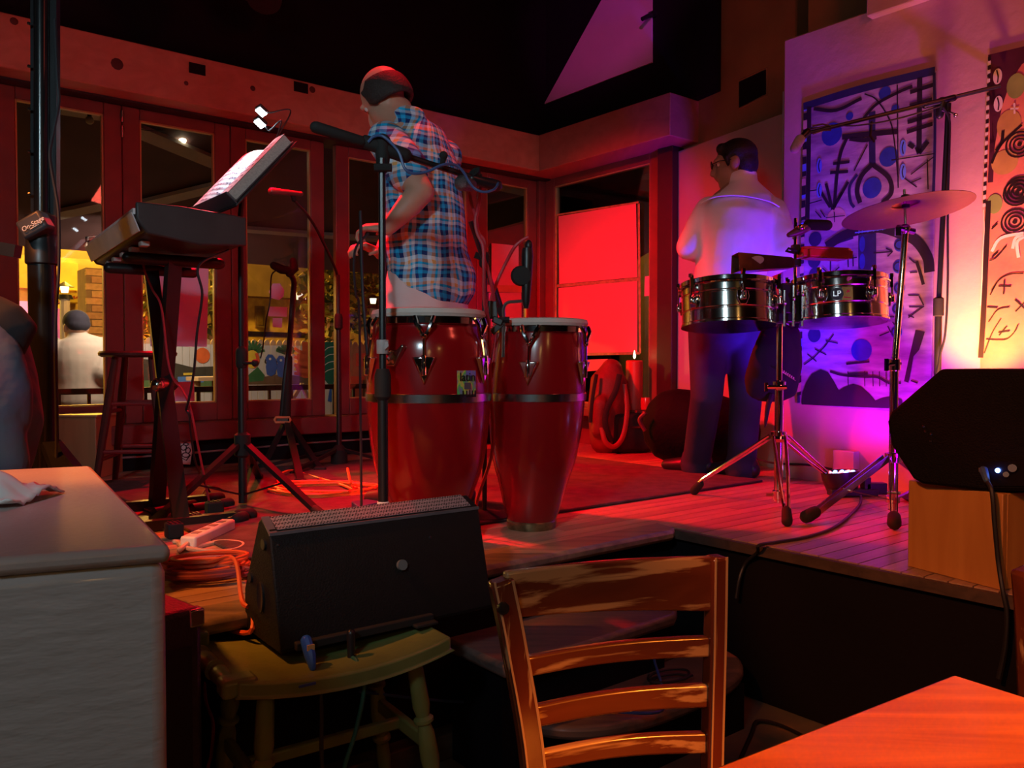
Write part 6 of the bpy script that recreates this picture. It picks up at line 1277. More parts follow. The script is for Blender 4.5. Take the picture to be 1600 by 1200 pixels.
for q, v_, lit in bp:
    p = V(*q, v_); 
    b = build(MB().sph(p, .024, 10, 7), 'bulb', BULB if lit else OFF, ln); build(MB().cyl(p + EZ * .02, p + EZ * .06, .012, .012, 8), 'socket', BLK, b)
for a, b in zip(on_[:-1], on_[1:]):
    p0, p1 = V(*a[0], a[1]) + EZ * .06, V(*b[0], b[1]) + EZ * .06
    build(MB().tube(bez([p0, (p0 + p1) / 2 - EZ * .05, p1], 5), .003, 5), 'wire', BLK, ln)
# railing
t = thing('patio_railing', 'dark metal patio railing just outside the glazed doors', 'railing', R(1.5, 6.15, -.2)); vr = 6.1
zr = V(420, 606, vr).z
build(MB().rbox(-2.5, 4.2, vr - .02, vr + .02, zr - .02, zr + .02), 'top_rail', BLK, t); build(MB().rbox(-2.5, 4.2, vr - .015, vr + .015, zr - .5, zr - .47), 'bottom_rail', BLK, t)
for k in range(38): u_ = -2.5 + .18 * k; build(MB().rbox(u_ - .01, u_ + .01, vr - .01, vr + .01, -.2, zr), 'baluster', BLK, t, sharp=0)
# mural fence
vf = 7.5; zt = V(440, 540, vf).z; t = thing('mural_fence', 'white picket fence painted with parrots, flowers and setting sun', 'fence', R(1.6, vf, -.2))
WF = mat('white_picket', (.62, .6, .58), .7, 0, .08, 6); TIP = mat('tan_picket_tip', (.55, .36, .2), .7, 0, .2, 10); BRF = mat('brown_picket', (.36, .2, .12), .7, 0, .3, 10)
pk = MB(); p_w = .062; shape = [(-.029, -1.35), (.029, -1.35), (.029, 0), (-.029, 0)]
me_cache = {}
uend = V(600, 540, vf).dot(EU) + .9; ustart = V(172, 540, vf).dot(EU); u_ = ustart; k = 0
ubr = V(535, 540, vf).dot(EU)
while u_ < uend:
    key = 'w' if u_ < ubr else 'b'; dz = .012 * math.sin(k * 2.3) if key == 'b' else 0
    o0 = R(u_, vf, zt)
    if key not in me_cache:
        b_ = build(MB().prism(shape, o0, EU, EZ, EV, .02), 'picket', WF if key == 'w' else BRF, t, sharp=0)
        tp = build(MB().prism([(-.029, 0), (.029, 0)] + [(.029 * math.cos(a), .055 * math.sin(a)) for a in (.5, 1.0, 1.57, 2.14, 2.64)], o0, EU, EZ, EV, .02), 'picket_tip', TIP if key == 'w' else BRF, t, sharp=0)
        me_cache[key] = (b_, tp, o0)
    else:
        for s_ in me_cache[key][:2]:
            c_ = s_.copy(); COL.objects.link(c_); c_.parent = t; c_.location = R(u_, vf, zt) - me_cache[key][2] + EZ * dz
    u_ += p_w; k += 1
MUR = {}
class Mural(Art):
    def P(s, x, y): return V(x, y, vf - .003)
    def line(s, m, pts, w, smooth=True):
        P = [s.P(*p) for p in pts]; P = bez(P, 5) if smooth and len(P) > 2 else P; s.mb(m).ribbon(P, w, -EV, s.hh(m))
    def disc(s, m, c, r, ry=None):
        ry = ry or r; C = s.P(*c); h = s.hh(m); n = 18
        s.mb(m).add([C + EU * (r * math.cos(2 * math.pi * k / n)) + EZ * (ry * math.sin(2 * math.pi * k / n)) - EV * h for k in range(n)], [tuple(range(n))])
    def fill(s, m, pts): h = s.hh(m); s.mb(m).add([s.P(*p) - EV * h for p in pts], [tuple(range(len(pts)))])
A = Mural(t)
c6 = lambda x, y: (370 + x / 4.616, 400 + y / 4.616)
mp_ = lambda n, c: mat('mural_' + n, c, .7, 0, .2, 15)
DK, LK, GRS, SUN, YEL, BLU, RDO, GRN2, DGR, BRW, WHM = mp_('dark_hill', (.06, .05, .03)), mp_('lake_blue', (.1, .25, .6)), mp_('grass', (.1, .2, .06)), mp_('sun_orange', (.85, .16, .03)), mp_('yellow', (.85, .6, .05)), mp_('parrot_blue', (.03, .12, .5)), mp_('flame_red', (.75, .12, .04)), mp_('leaf_green', (.04, .16, .05)), mp_('fern_green', (.01, .13, .09)), mp_('branch_brown', (.16, .1, .05)), mp_('white', (.7, .7, .68))
for m_ in (DK, GRS, LK, BRW, GRN2, SUN, YEL, RDO, BLU, DGR, WHM): A.mb(m_)
d2 = lambda x, y: (200 + x / 4, 400 + y / 4)
A.disc(SUN, d2(465, 622), .066, .07)
A.fill(DK, [d2(*p) for p in ((60, 640), (160, 650), (300, 670), (400, 695), (530, 690), (560, 700), (560, 830), (60, 830))]); A.fill(LK, [d2(*p) for p in ((310, 755), (490, 750), (470, 790), (310, 790))]); A.fill(GRS, [d2(*p) for p in ((60, 780), (300, 770), (420, 800), (560, 740), (560, 850), (60, 850))]); A.line(YEL, [d2(345, 738), d2(410, 736)], .02)
A.fill(BRW, [c6(*p) for p in ((70, 860), (200, 870), (330, 850), (480, 870), (560, 860), (560, 925), (70, 925))])
for k in range(9):
    a = -1.2 + .32 * k; A.line(GRN2, [c6(110, 700), c6(110 + 90 * math.sin(a), 700 - 90 * math.cos(a))], .022)
A.disc(YEL, c6(110, 745), .07, .085); A.line(RDO, [c6(140, 700), c6(150, 760), c6(120, 800)], .03); A.fill(GRN2, [c6(*p) for p in ((80, 860), (150, 800), (200, 860), (190, 900), (90, 910))])
for s, (ox, oy) in enumerate(((0, 0), (78, 10))):
    A.fill(BLU, [c6(ox + x, oy + y) for x, y in ((205, 735), (225, 708), (255, 712), (280, 745), (290, 800), (275, 850), (245, 868), (215, 855), (207, 800), (214, 765))])
    A.disc(WHM, c6(ox + 238, oy + 742), .012); A.disc(YEL, c6(ox + 228, oy + 762), .014, .02); A.line(DK, [c6(ox + 210, oy + 745), c6(ox + 205, oy + 765), c6(ox + 215, oy + 775)], .016)
for k in range(7):
    A.line(GRN2, [c6(350, 700), c6(350 + 70 * math.cos(k * .95), 690 - 50 * abs(math.sin(k * .95)))], .035)
A.fill(RDO, [c6(*p) for p in ((470, 620), (525, 620), (530, 880), (480, 880), (440, 860), (420, 800), (440, 760), (430, 710), (470, 690))])
for k in range(7): A.line(YEL if k % 2 else RDO, [c6(510, 700 + 26 * k), c6(455, 690 + 27 * k), c6(412, 665 + 30 * k)], .03)
A.fill(DGR, [c6(*p) for p in ((620, 620), (700, 620), (710, 880), (680, 950), (620, 880))])
for k in range(8): A.line(GRS if k % 2 else WHM, [c6(622, 690 + 26 * k), c6(660, 660 + 27 * k), c6(705, 655 + 26 * k)], .007)
A.line(BLU, [c6(690, 920), c6(670, 1050)], .05)
A.done('mural_paint')
# red paper squares mirrored in the glass, set as plates on the brown fence
for i, (q, lb) in enumerate(((((556, 552), (571, 552), (571, 572), (556, 572)), 'upper red paper reflection set on the brown pickets'), (((548, 588), (567, 588), (566, 622), (548, 622)), 'lower red paper reflection set on the brown pickets'))):
    o = build(MB().poly([V(*p, vf - .012) for p in q], .006, -EV), 'red_reflection', mat('reflection_red', (.55, .09, .05), .7), sharp=0); tag(o, lb, 'reflection')
# bench / planter in front of the fence
t = thing('patio_bench', 'pale wooden patio bench in front of the sunset part of the fence', 'bench', R(1.2, 6.7, -.2))
pb0, pb1 = V(300, 592, 6.7), V(336, 591, 6.7); build(MB().bar(pb0, pb1 + EU * .1, .3, .03), 'seat', TIP, t)
for p in (pb0 + EU * .04, pb1): build(MB().bar(p - EZ * .015, Vector((p.x, p.y, -.2)), .04, .04), 'leg', TIP, t)
t = thing('folding_easel', 'small brown trestle standing by the red flower mural', 'trestle', R(2.2, 6.8, -.2))
for a, b in (((472, 600), (455, 627)), ((472, 600), (483, 627))): build(MB().bar(V(*a, 6.8), V(*b, 6.8), .03, .03), 'leg', BRF, t)
# buildings
YW = mat('yellow_stucco', (.75, .5, .12), .8, 0, .35, 9, 0, 60, 0, (1, 1, 1), (.45, .26, .07)); vb = 12.5
t = thing('yellow_building', 'yellow lamp-lit building beyond the mural fence', 'building', R(3, vb, -.2))
build(MB().rbox(-3, 9, vb, vb + .4, -.2, V(430, 467, vb).z), 'wall', YW, t)
build(MB().rbox(-3, 9, vb - .3, vb + .4, V(430, 467, vb).z, 5.5), 'upper_storey', mat('brown_fascia', (.25, .15, .07), .8, 0, .3, 5), t)
for a, b in (((398, 478), (412, 512)), ((455, 470), (468, 512)), ((515, 450), (530, 500))):
    p, q = V(*a, vb - .01), V(*b, vb - .01); f = build(MB().rbox(p.dot(EU), q.dot(EU), vb - .05, vb, q.z, p.z), 'window', mat('window_brown', (.2, .12, .05), .6), t); build(MB().rbox(p.dot(EU) + .03, q.dot(EU) - .03, vb - .06, vb - .04, q.z + .04, p.z - .04), 'pane', mat('dark_pane', (.2, .12, .03), .2), f)
build(MB().poly([V(380, 517, 10.5), V(485, 521, 10.5), V(485, 528, 10.5), V(380, 525, 10.5)], .4, EV), 'awning', BLK, t)
t = thing('neon_shop', 'lamp-lit shopfront with yellow sign and pink neon beyond the man outside', 'shop', R(-1.6, 11.5, -.2)); vs_ = 11.5
def rect(a, b, nm, m_, dv=.03): p, q = V(*a, vs_ - dv), V(*b, vs_ - dv); return build(MB().rbox(min(p.dot(EU), q.dot(EU)), max(p.dot(EU), q.dot(EU)), vs_ - dv - .02, vs_, q.z, p.z), nm, m_, t)
rect((-80, 390), (170, 660), 'wall', mat('shop_wall', (.5, .33, .14), .8, 0, .3, 5), -.0)
YS = mat('sign_yellow', (.85, .6, .08), .6, 0, .1)
s_ = rect((88, 457), (126, 473), 'sign', YS, .3); rect((22, 405), (122, 454), 'upper_wall', mat('ochre_wall', (.8, .55, .14), .8, 0, .2, 6), .1)
m = MB()
for x in (94, 101, 107, 113, 119): m.ribbon([V(x, 466, vs_ - .326), V(x + 3, 463, vs_ - .326), V(x + 4, 467, vs_ - .326)], .02, -EV)
build(m, 'sign_marks', mat('sign_red', (.5, .05, .02), .6), s_, sharp=0)
rect((96, 474), (108, 560), 'post', YS, .28)
rect((22, 470), (50, 520), 'lit_window', emis('shop_glow', (1, .35, .6), .9), .2); rect((84, 482), (97, 530), 'lit_window', emis('shop_glow_dim', (.6, .15, .35), .5), .2)
NE = emis('neon_tube', (1, .75, .95), 6); build(MB().tube([V(38, 505, vs_ - .3), V(36, 520, vs_ - .3), V(35, 528, vs_ - .3)], .03, 8), 'neon_tube', NE, t); build(MB().tube([V(47, 495, vs_ - .3), V(47, 525, vs_ - .3)], .015, 8), 'neon_tube', emis('neon_violet', (.7, .3, 1), 4), t)
bw = thing('brick_pillar', 'brown brick pillar beside the man outside', 'pillar', R(.6, 9.4, -.2)); vp = 9.4
p0, p1 = V(134, 418, vp), V(168, 600, vp); ua, ub = p0.dot(EU), p1.dot(EU) + .1
build(MB().rbox(ua, ub, vp, vp + .4, -.2, p0.z), 'core', mat('mortar', (.18, .11, .06), .9), bw)
bm_ = None; row = 0; z_ = -.18; BRK = [mat('brick_' + n, c, .8, 0, .25, 20) for n, c in (('brown', (.34, .17, .08)), ('ochre', (.42, .23, .1)))]
srcb = []
while z_ < p0.z - .05:
    x = ua + (.0 if row % 2 else .05)
    while x + .1 < ub:
        if len(srcb) < 2:
            b_ = build(MB().rbox(x, x + .18, vp - .012, vp + .05, z_, z_ + .065), 'brick', BRK[len(srcb)], bw, sharp=0); srcb.append((b_, R(x, 0, z_)))
        else:
            s_, o_ = srcb[random.randrange(2)]; c_ = s_.copy(); COL.objects.link(c_); c_.parent = bw; c_.location = R(x, 0, z_) - o_
        x += .19
    z_ += .075; row += 1
# lanterns
def lantern(q, v_, label, h=.34):
    p = V(*q, v_); t = thing('post_lantern', label, 'lantern', Vector((p.x, p.y, -.2)), 0, None)
    build(MB().cyl(Vector((p.x, p.y, -.2)), p - EZ * .1, .05, .045, 10), 'post', GB, t)
    build(MB().lathe([(.09, .018), (.02, .06), (0, .07)], p, 12), 'cap', BLK, t); build(MB().lathe([(.03, -.04), (.04, .02)], p, 10), 'lamp', emis('lantern_glow', (1, .85, .55), 3), t); build(MB().lathe([(.08, -.1), (.06, -.06)], p, 10), 'base', BLK, t)
lantern((583, 469), 8.6, 'post lantern glowing among the foliage beyond the fence'); lantern((101, 451), 9.0, 'lantern above the yellow shop sign')
sg = thing('lit_sign', 'small white lit sign hanging over the yellow building', 'sign', V(471, 458, 9.5)); p = [V(464, 448, 9.5), V(477, 448, 9.5), V(478, 468, 9.5), V(465, 468, 9.5)]
build(MB().poly(p, .03, EV), 'panel', emis('sign_white', (.95, .92, .85), .8), sg, sharp=0)
m = MB(); m.ribbon([V(467, 453, 9.49), V(474, 455, 9.49), V(468, 461, 9.49)], .012, -EV); build(m, 'sign_mark', mat('sign_print', (.25, .05, .04), .6), sg, sharp=0); m = MB(); m.ribbon([V(466, 466, 9.49), V(477, 466, 9.49)], .02, -EV); build(m, 'sign_band', mat('sign_red', (.5, .05, .02), .6), sg, sharp=0)
build(MB().cyl(V(471, 448, 9.52), V(471, 432, 9.52), .008, .008, 6), 'hanger', BLK, sg)
# trees beyond the fence
LEAF = [mat('leaf_olive', (.16, .15, .02), .7, 0, .4, 9), mat('leaf_dark', (.06, .07, .015), .7, 0, .4, 9), mat('leaf_gold', (.4, .28, .03), .7, 0, .3, 9)]
def tree(q, v_, rx, rz, label, seed, n_=420):
    p = V(*q, v_); rr = random.Random(seed); t = thing('patio_tree', label, 'tree', Vector((p.x, p.y, -.2)), 0)
    build(MB().tube(bez([Vector((p.x, p.y, -.2)), Vector((p.x + .05, p.y, p.z * .5)), p], 4), [.09, .085, .08, .075, .07, .065, .06, .055, .05], 8), 'trunk', BRF, t)
    for j in range(3):
        m = MB()
        for k in range(n_ // 3):
            d = Vector((rr.gauss(0, 1), rr.gauss(0, 1), rr.gauss(0, 1))).normalized() * rr.random() ** .4; c_ = p + Vector((d.x * rx, d.y * rx, d.z * rz)); s = rr.uniform(.04, .09)
            x = Vector((rr.gauss(0, 1), rr.gauss(0, 1), rr.gauss(0, 1))).normalized(); y = x.orthogonal().normalized()
            m.add([c_ - x * s, c_ + y * s * .45, c_ + x * s, c_ - y * s * .45], [(0, 1, 2, 3)])
        f = build(m, 'foliage', LEAF[j], t, sharp=0); f['kind'] = 'stuff'
tree((515, 470), 8.8, .42, .62, 'dark bushy tree showing in the narrow gap between doors', 1, 700)
tree((565, 448), 9.6, .55, .6, 'olive tree beside the post lantern', 2, 700)
tree((330, 470), 9.2, .35, .7, 'thin tree showing at the edge of the tall mauve sheet', 3, 360)
tree((240, 460), 10.2, .3, .7, 'dark tree between the brick pillar and the mauve sheet', 4, 360)
struct(MB().rbox(U1 + 4.0, U1 + 4.2, -1, 9, -.2, 4.5), 'exterior_wall_side', mat('dim_tan_wall', (.2, .15, .08), .8, 0, .3, 4), 'dim tan wall seen past the red-lit panels')
lamp('side_yard_lamp', 'POINT', R(U1 + 2.6, 4.6, 2.9), 14, (1, .75, .4), None, .1)
struct(MB().poly([U(868, 300, 5.0), U(935, 283, 5.0), R(6.6, 3.0, 2.9), R(6.6, 6.5, 2.9)], .04, EZ), 'ceiling_porch', mat('porch_tan', (.35, .27, .18), .7, 0, .2, 4), 'tan porch ceiling beyond the right-hand glazed wall', sharp=0)
# ================================================================== PEOPLE
SKN = mat('skin_warm', (.52, .3, .21), .5, 0, .12, 14, .05, 120)
SKN2 = mat('skin_tan', (.45, .25, .16), .5, 0, .12, 14, .05, 120)
HAIRB = mat('black_hair', (.012, .009, .009), .6, 0, .3, 60, .4, 150)
HAIRG = mat('dark_grey_hair', (.03, .022, .02), .7, 0, .35, 60, .4, 150)
def plaid(f, l):
    m = bpy.data.materials.new('plaid_cotton'); m.use_nodes = True; nt = m.node_tree; N, L = nt.nodes, nt.links
    b = N['Principled BSDF']; b.inputs['Roughness'].default_value = .8
    tc = N.new('ShaderNodeTexCoord')
    def dot(v):
        d = N.new('ShaderNodeVectorMath'); d.operation = 'DOT_PRODUCT'; L.new(tc.outputs['Object'], d.inputs[0]); d.inputs[1].default_value = v; return d.outputs['Value']
    def mth(op, a, bb=None):
        x = N.new('ShaderNodeMath'); x.operation = op
        for i, q in enumerate((a, bb)):
            if q is None: continue
            if hasattr(q, 'links'): L.new(q, x.inputs[i])
            else: x.inputs[i].default_value = q
        return x.outputs[0]
    no = N.new('ShaderNodeTexNoise'); no.inputs['Scale'].default_value = 7; L.new(tc.outputs['Object'], no.inputs[0])
    wob = mth('MULTIPLY', mth('SUBTRACT', no.outputs['Fac'], .5), .05)
    ang = mth('MULTIPLY', mth('ARCTAN2', dot(tuple(l)), dot(tuple(-f))), .165)
    cols = [(0, (.6, .76, .84)), (.16, (.02, .035, .12)), (.34, (.06, .42, .78)), (.5, (.03, .06, .2)), (.62, (.6, .74, .8)), (.76, (.2, .5, .72)), (.86, (.62, .42, .24))]
    outs = []
    for s, per in ((ang, .092), (dot((0, 0, 1)), .085)):
        fr = mth('FRACT', mth('DIVIDE', mth('ADD', mth('ADD', s, wob), 10.0), per)); rp = N.new('ShaderNodeValToRGB'); rp.color_ramp.interpolation = 'CONSTANT'; L.new(fr, rp.inputs[0])
        for i, (p, c) in enumerate(cols):
            e = rp.color_ramp.elements[i] if i < 2 else rp.color_ramp.elements.new(p)
            e.position = p; e.color = (*c, 1)
        outs.append(rp.outputs[0])
    mx = N.new('ShaderNodeMix'); mx.data_type = 'RGBA'; mx.inputs[0].default_value = .5; L.new(outs[0], mx.inputs[6]); L.new(outs[1], mx.inputs[7])
    hs = N.new('ShaderNodeHueSaturation'); hs.inputs['Saturation'].default_value = 1.35; hs.inputs['Value'].default_value = 1.1; L.new(mx.outputs[2], hs.inputs['Color']); L.new(hs.outputs[0], b.inputs['Base Color'])
    n2 = N.new('ShaderNodeTexNoise'); n2.inputs['Scale'].default_value = 9; n2.inputs['Distortion'].default_value = 1; L.new(tc.outputs['Object'], n2.inputs[0])
    bp = N.new('ShaderNodeBump'); bp.inputs['Strength'].default_value = .5; bp.inputs['Distance'].default_value = .03; L.new(n2.outputs['Fac'], bp.inputs['Height']); L.new(bp.outputs[0], b.inputs['Normal'])
    return m
def cloth(name, col, s=.5, sc=10): return mat(name, col, .85, 0, .1, 6, s, sc)
def hand(m, wr, d, n, curl=.6, sgn=1, k=1.):
    d = d.normalized(); n = (n - d * n.dot(d)).normalized(); s = d.cross(n)
    m.limb([wr - d * .01, wr + d * .04 * k, wr + d * .085 * k], [(.026, .018), (.038 * k, .017 * k), (.038 * k, .014 * k)], 12, side=s)
    for i, q in enumerate((.9, 1., .95, .78)):
        p = wr + d * .085 * k + s * (.0195 * (i - 1.5) * k); a = .25; P = [p - d * .02]
        for seg in (.036, .026, .02):
            P.append(p); a += curl; p = p + (d * math.cos(a - curl * .5) + n * math.sin(a - curl * .5)) * seg * q * k
        P.append(p); m.limb(P, [.0095, .0095, .0088, .008, .007], 8)
    b = wr + d * .028 * k + s * (.034 * sgn * k); t_ = (s * .62 * sgn + d * .6 + n * .45).normalized(); t2 = (d * .75 + n * .6 + s * .1 * sgn).normalized()
    m.limb([wr + d * .01 + s * .015 * sgn, b, b + t_ * .032 * k, b + t_ * .032 * k + t2 * .028 * k], [.014, .0125, .0105, .0085], 8)
def head(m, c, hf, hu, k=1.):
    hf = hf.normalized(); hu = (hu - hf * hu.dot(hf)).normalized(); hr = hf.cross(hu); ax = (hr, hf, hu)
    m.sph(c + hu * .028 * k - hf * .012 * k, (.076 * k, .096 * k, .088 * k), 22, 14, ax); m.sph(c - hu * .035 * k + hf * .022 * k, (.06 * k, .07 * k, .078 * k), 18, 12, ax); m.sph(c - hu * .092 * k + hf * .052 * k, (.03 * k, .028 * k, .024 * k), 12, 8, ax)
    m.limb([c + hu * .012 * k + hf * .086 * k, c - hu * .018 * k + hf * .102 * k, c - hu * .03 * k + hf * .106 * k], [.010 * k, .0135 * k, .015 * k], 10)
    m.limb([c + hu * .024 * k + hf * .08 * k - hr * .04 * k, c + hu * .028 * k + hf * .088 * k, c + hu * .024 * k + hf * .08 * k + hr * .04 * k], [.012 * k, .013 * k, .012 * k], 8)
    m.limb([c - hu * .056 * k + hf * .08 * k - hr * .022 * k, c - hu * .056 * k + hf * .09 * k, c - hu * .056 * k + hf * .08 * k + hr * .022 * k], [.007 * k, .010 * k, .007 * k], 8)
    for s in (-1, 1):
        m.sph(c + hr * .076 * k * s - hu * .008 * k - hf * .008 * k, (.011 * k, .021 * k, .034 * k), 10, 8, ((hr - hf * .5 * s).normalized() if False else hr, hf, hu)); m.sph(c + hr * .082 * k * s - hu * .0 - hf * .018 * k, (.007 * k, .012 * k, .028 * k), 10, 8, ax)
    return hr, hf, hu
def eyes(c, hr, hf, hu, par, k=1.):
    for s in (-1, 1):
        e = build(MB().sph(c + hr * .031 * s * k + hu * .008 * k + hf * .068 * k, .0125 * k, 12, 8), 'eye', mat('eye_white', (.7, .68, .65), .3, 0, 0), par)
        build(MB().sph(c + hr * .032 * s * k + hu * .007 * k + hf * .0765 * k, .0062 * k, 10, 6), 'iris', mat('eye_dark', (.03, .015, .01), .2, 0, 0), e)
def shoe(p, d, m_, par, k=1.):
    d = Vector((d.x, d.y, 0)).normalized(); s = Vector((-d.y, d.x, 0)); m = MB(); p = Vector((p.x, p.y, p.z))
    m.limb([p - d * .06 + EZ * .045, p + d * .04 + EZ * .045, p + d * .17 + EZ * .034], [(.038, .044), (.044, .044), (.042, .03)], 16, side=s)
    m.limb([p - d * .05 + EZ * .06, p - d * .03 + EZ * .10], [.042, .042], 12)
    for v_ in m.v: v_.z = max(v_.z, p.z + .002)
    return build(m, 'shoe', m_, par)
# ---- man in the plaid shirt
f = Vector((-.8, .6, 0)); l = Vector((-.6, -.8, 0))
pv, wa, ch, up, nb_ = W(668, 478, 3.28), W(666, 405, 3.27), W(662, 318, 3.25), W(651, 238, 3.24), W(630, 190, 3.22)
hc = W(600, 154, 3.19)
root = Vector((pv.x, pv.y, ST)); t = thing('person', 'balding man in blue plaid shirt and white trousers bowing his head behind the congas', 'person', root, 0)
m = MB(); m.limb([pv, wa, ch, up, nb_], [(.16, .115), (.15, .115), (.165, .11), (.165, .09), (.065, .06)], 20, side=l)
m.limb([nb_ - EZ * .02, nb_.lerp(hc, .5) - f * .02, hc - EZ * .03 - f * .03], [.062, .058, .058], 14)
hr, hf, hu = head(m, hc, Vector((-.66, .50, -.62)), Vector((-.45, .2, .85)))
sL, sR = up + l * .165 + EZ * .02, up - l * .165 + EZ * .02
eL, wL = W(658, 300, 3.02), W(606, 356, 2.98)
eR, wR = W(622, 345, 3.50), W(596, 396, 3.22)
m.limb([sL, sL.lerp(eL, .5), eL], [.06, .058, .048], 14); m.limb([eL, eL.lerp(wL, .35), wL], [.046, .047, .029], 14)
m.limb([sR, sR.lerp(eR, .5), eR], [.06, .055, .047], 14); m.limb([eR, eR.lerp(wR, .35), wR], [.045, .046, .029], 14)
hand(m, wL, Vector((-.75, .2, .05)), Vector((.0, .3, -1)), .75, -1); hand(m, wR, Vector((-.62, -.45, .25)), Vector((.1, .2, -1)), .75, 1)
hipL, hipR = pv + l * .09 - EZ * .03, pv - l * .09 - EZ * .03; fL, fR = root + l * .12 + f * .02, root - l * .12 - f * .04
for h_, f_ in ((hipL, fL), (hipR, fR)): kn = h_.lerp(f_, .5) + f * .02; m.limb([h_, kn, f_ + EZ * .08], [.085, .055, .036], 14); m.limb([f_ + EZ * .04 - f * .03, f_ + EZ * .03 + f * .12], [.035, .03], 10)
remesh(build(m, 'body', SKN, t), .0065, 6)
eyes(hc, hr, hf, hu, t)
m = MB(); ar = []
for k in range(13):
    a = math.radians(-112 + 224 * k / 12); ar.append(hc + hr * (.074 * math.sin(a)) - hf * (.092 * math.cos(a) + .012) + hu * (.006 - .022 * math.cos(a)))
m.limb(ar, [(.014, .022)] + [(.016, .04)] * 11 + [(.014, .022)], 12, side=hu.cross(hf)) if False else m.tube(ar, [(.034, .013)] + [(.056, .017)] * 11 + [(.034, .013)], 14, side=hu)
for s in (-1, 1): m.limb([hc + hr * .074 * s + hf * .02 + hu * .03, hc + hr * .074 * s + hf * .012 - hu * .012], [(.012, .016), (.009, .012)], 8)
remesh(build(m, 'hair', HAIRG, t), .006, 3)
m = MB(); m.limb([W(678, 442, 3.28), W(668, 400, 3.27), W(664, 330, 3.25), W(655, 262, 3.245), W(645, 216, 3.24), nb_ - EZ * .01], [(.195, .158), (.178, .148), (.182, .137), (.185, .128), (.16, .105), (.072, .07)], 26, side=l)
for s_, e_, k in ((sL, eL, .60), (sR, eR, .60)): m.limb([s_ - EZ * .01, s_.lerp(e_, k * .5), s_.lerp(e_, k)], [.075, .078, .083], 16)
m.tube([nb_ + hr * 0 + (l * math.cos(a) * .075 + f * math.sin(a) * .07) + EZ * (.012 - .02 * math.sin(a)) for a in [math.pi * 2 * k / 16 for k in range(16)]], .016, 8, True)
sh = remesh(build(m, 'shirt', plaid(f, l), t), .009, 6)
m = MB(); m.limb([W(668, 500, 3.28), W(667, 460, 3.28), W(666, 428, 3.275)], [(.178, .148), (.186, .15), (.17, .14)], 24, side=l)
for h_, f_ in ((hipL, fL), (hipR, fR)): kn = h_.lerp(f_, .5) + f * .02; m.limb([h_, kn, f_ + EZ * .075], [.102, .08, .07], 18)
remesh(build(m, 'trousers', cloth('white_chino', (.72, .68, .68), .45, 9), t), .01, 6)
for f_ in (fL, fR): shoe(f_, f, mat('brown_shoe', (.08, .04, .03), .45), t)
tag(build(MB().tube(bez([wL + Vector((-.07, .0, -.02)), W(557, 385, 2.95), W(553, 415, 2.94), W(556, 460, 2.95), W(561, 480, 2.97), W(563, 600, 3.0), Z(565, 830, FZ)], 6), .005, 6), 'held_cable', CAB), 'dark cable held up in the hands of the man in plaid', 'cable')
# ---- man in the white shirt
d0 = 4.05; f = Vector((-.42, .9, 0)).normalized(); l = Vector((-f.y, f.x, 0))
pv, wa, ch, up, nb_ = W(1138, 485, d0), W(1143, 428, d0), W(1158, 352, d0), W(1160, 308, d0), W(1158, 284, d0)
hc = W(1147, 258, d0)
root = Vector((W(1130, 600, d0).x, d0, ST)); t = thing('person', 'dark-haired man in white shirt and glasses turning away behind the timbales', 'person', root)
hf0 = Vector((-.93, .36, -.06))
m = MB(); m.limb([pv, wa, ch, up, nb_], [(.155, .105), (.15, .105), (.18, .115), (.17, .09), (.065, .06)], 20, side=l)
m.limb([nb_ - EZ * .02, hc - EZ * .04 + Vector((.015, 0, 0))], [.06, .056], 14); hr, hf, hu = head(m, hc, hf0, Vector((-.06, 0, 1)))
sL, sR = W(1107, 328, d0 + .02), W(1209, 330, d0 + .0)
eL, wL = W(1077, 386, d0 - .02), W(1104, 402, d0 + .26); eR, wR = W(1228, 400, d0 - .05), W(1190, 425, d0 + .27)
for s_, e_, w_ in ((sL, eL, wL), (sR, eR, wR)): m.limb([s_, s_.lerp(e_, .5), e_], [.06, .054, .046], 14); m.limb([e_, e_.lerp(w_, .35), w_], [.044, .044, .028], 14)
hand(m, wL, (wL - eL), Vector((.3, .2, -1)), .5, -1); hand(m, wR, (wR - eR), Vector((0, .3, -1)), .5, 1)
hips = (W(1108, 505, d0), W(1163, 505, d0)); kns = (W(1104, 620, d0 - .03), W(1165, 625, d0)); fts = (Z(1088, 740, ST), Z(1158, 746, ST))
for h_, k_, f_ in zip(hips, kns, fts): m.limb([h_, k_, f_ + EZ * .08], [.082, .055, .036], 14); m.limb([f_ + EZ * .04, f_ + EZ * .03 + Vector((-.08, .06, 0))], [.035, .03], 10)
remesh(build(m, 'body', SKN2, t), .007, 6); eyes(hc, hr, hf, hu, t)
m = MB(); m.sph(hc + hu * .045 - hf * .02, (.083, .097, .083), 20, 14, (hr, hf, hu)); m.sph(hc + hu * .0 - hf * .055, (.077, .062, .075), 18, 12, (hr, hf, hu)); m.limb([hc - hf * .07 - hu * .03, hc - hf * .055 - hu * .06], [(.055, .03), (.05, .03)], 12, side=hr)
m.limb([hc + hf * .045 + hu * .082 + hr * .03, hc + hf * .05 + hu * .08 - hr * .03], [.028, .03], 10)
for s in (-1, 1): m.limb([hc + hr * .074 * s + hf * .03 + hu * .03, hc + hr * .076 * s + hf * .02 - hu * .01], [(.01, .016), (.008, .012)], 8)
remesh(build(m, 'hair', HAIRB, t), .007, 3)
m = MB()
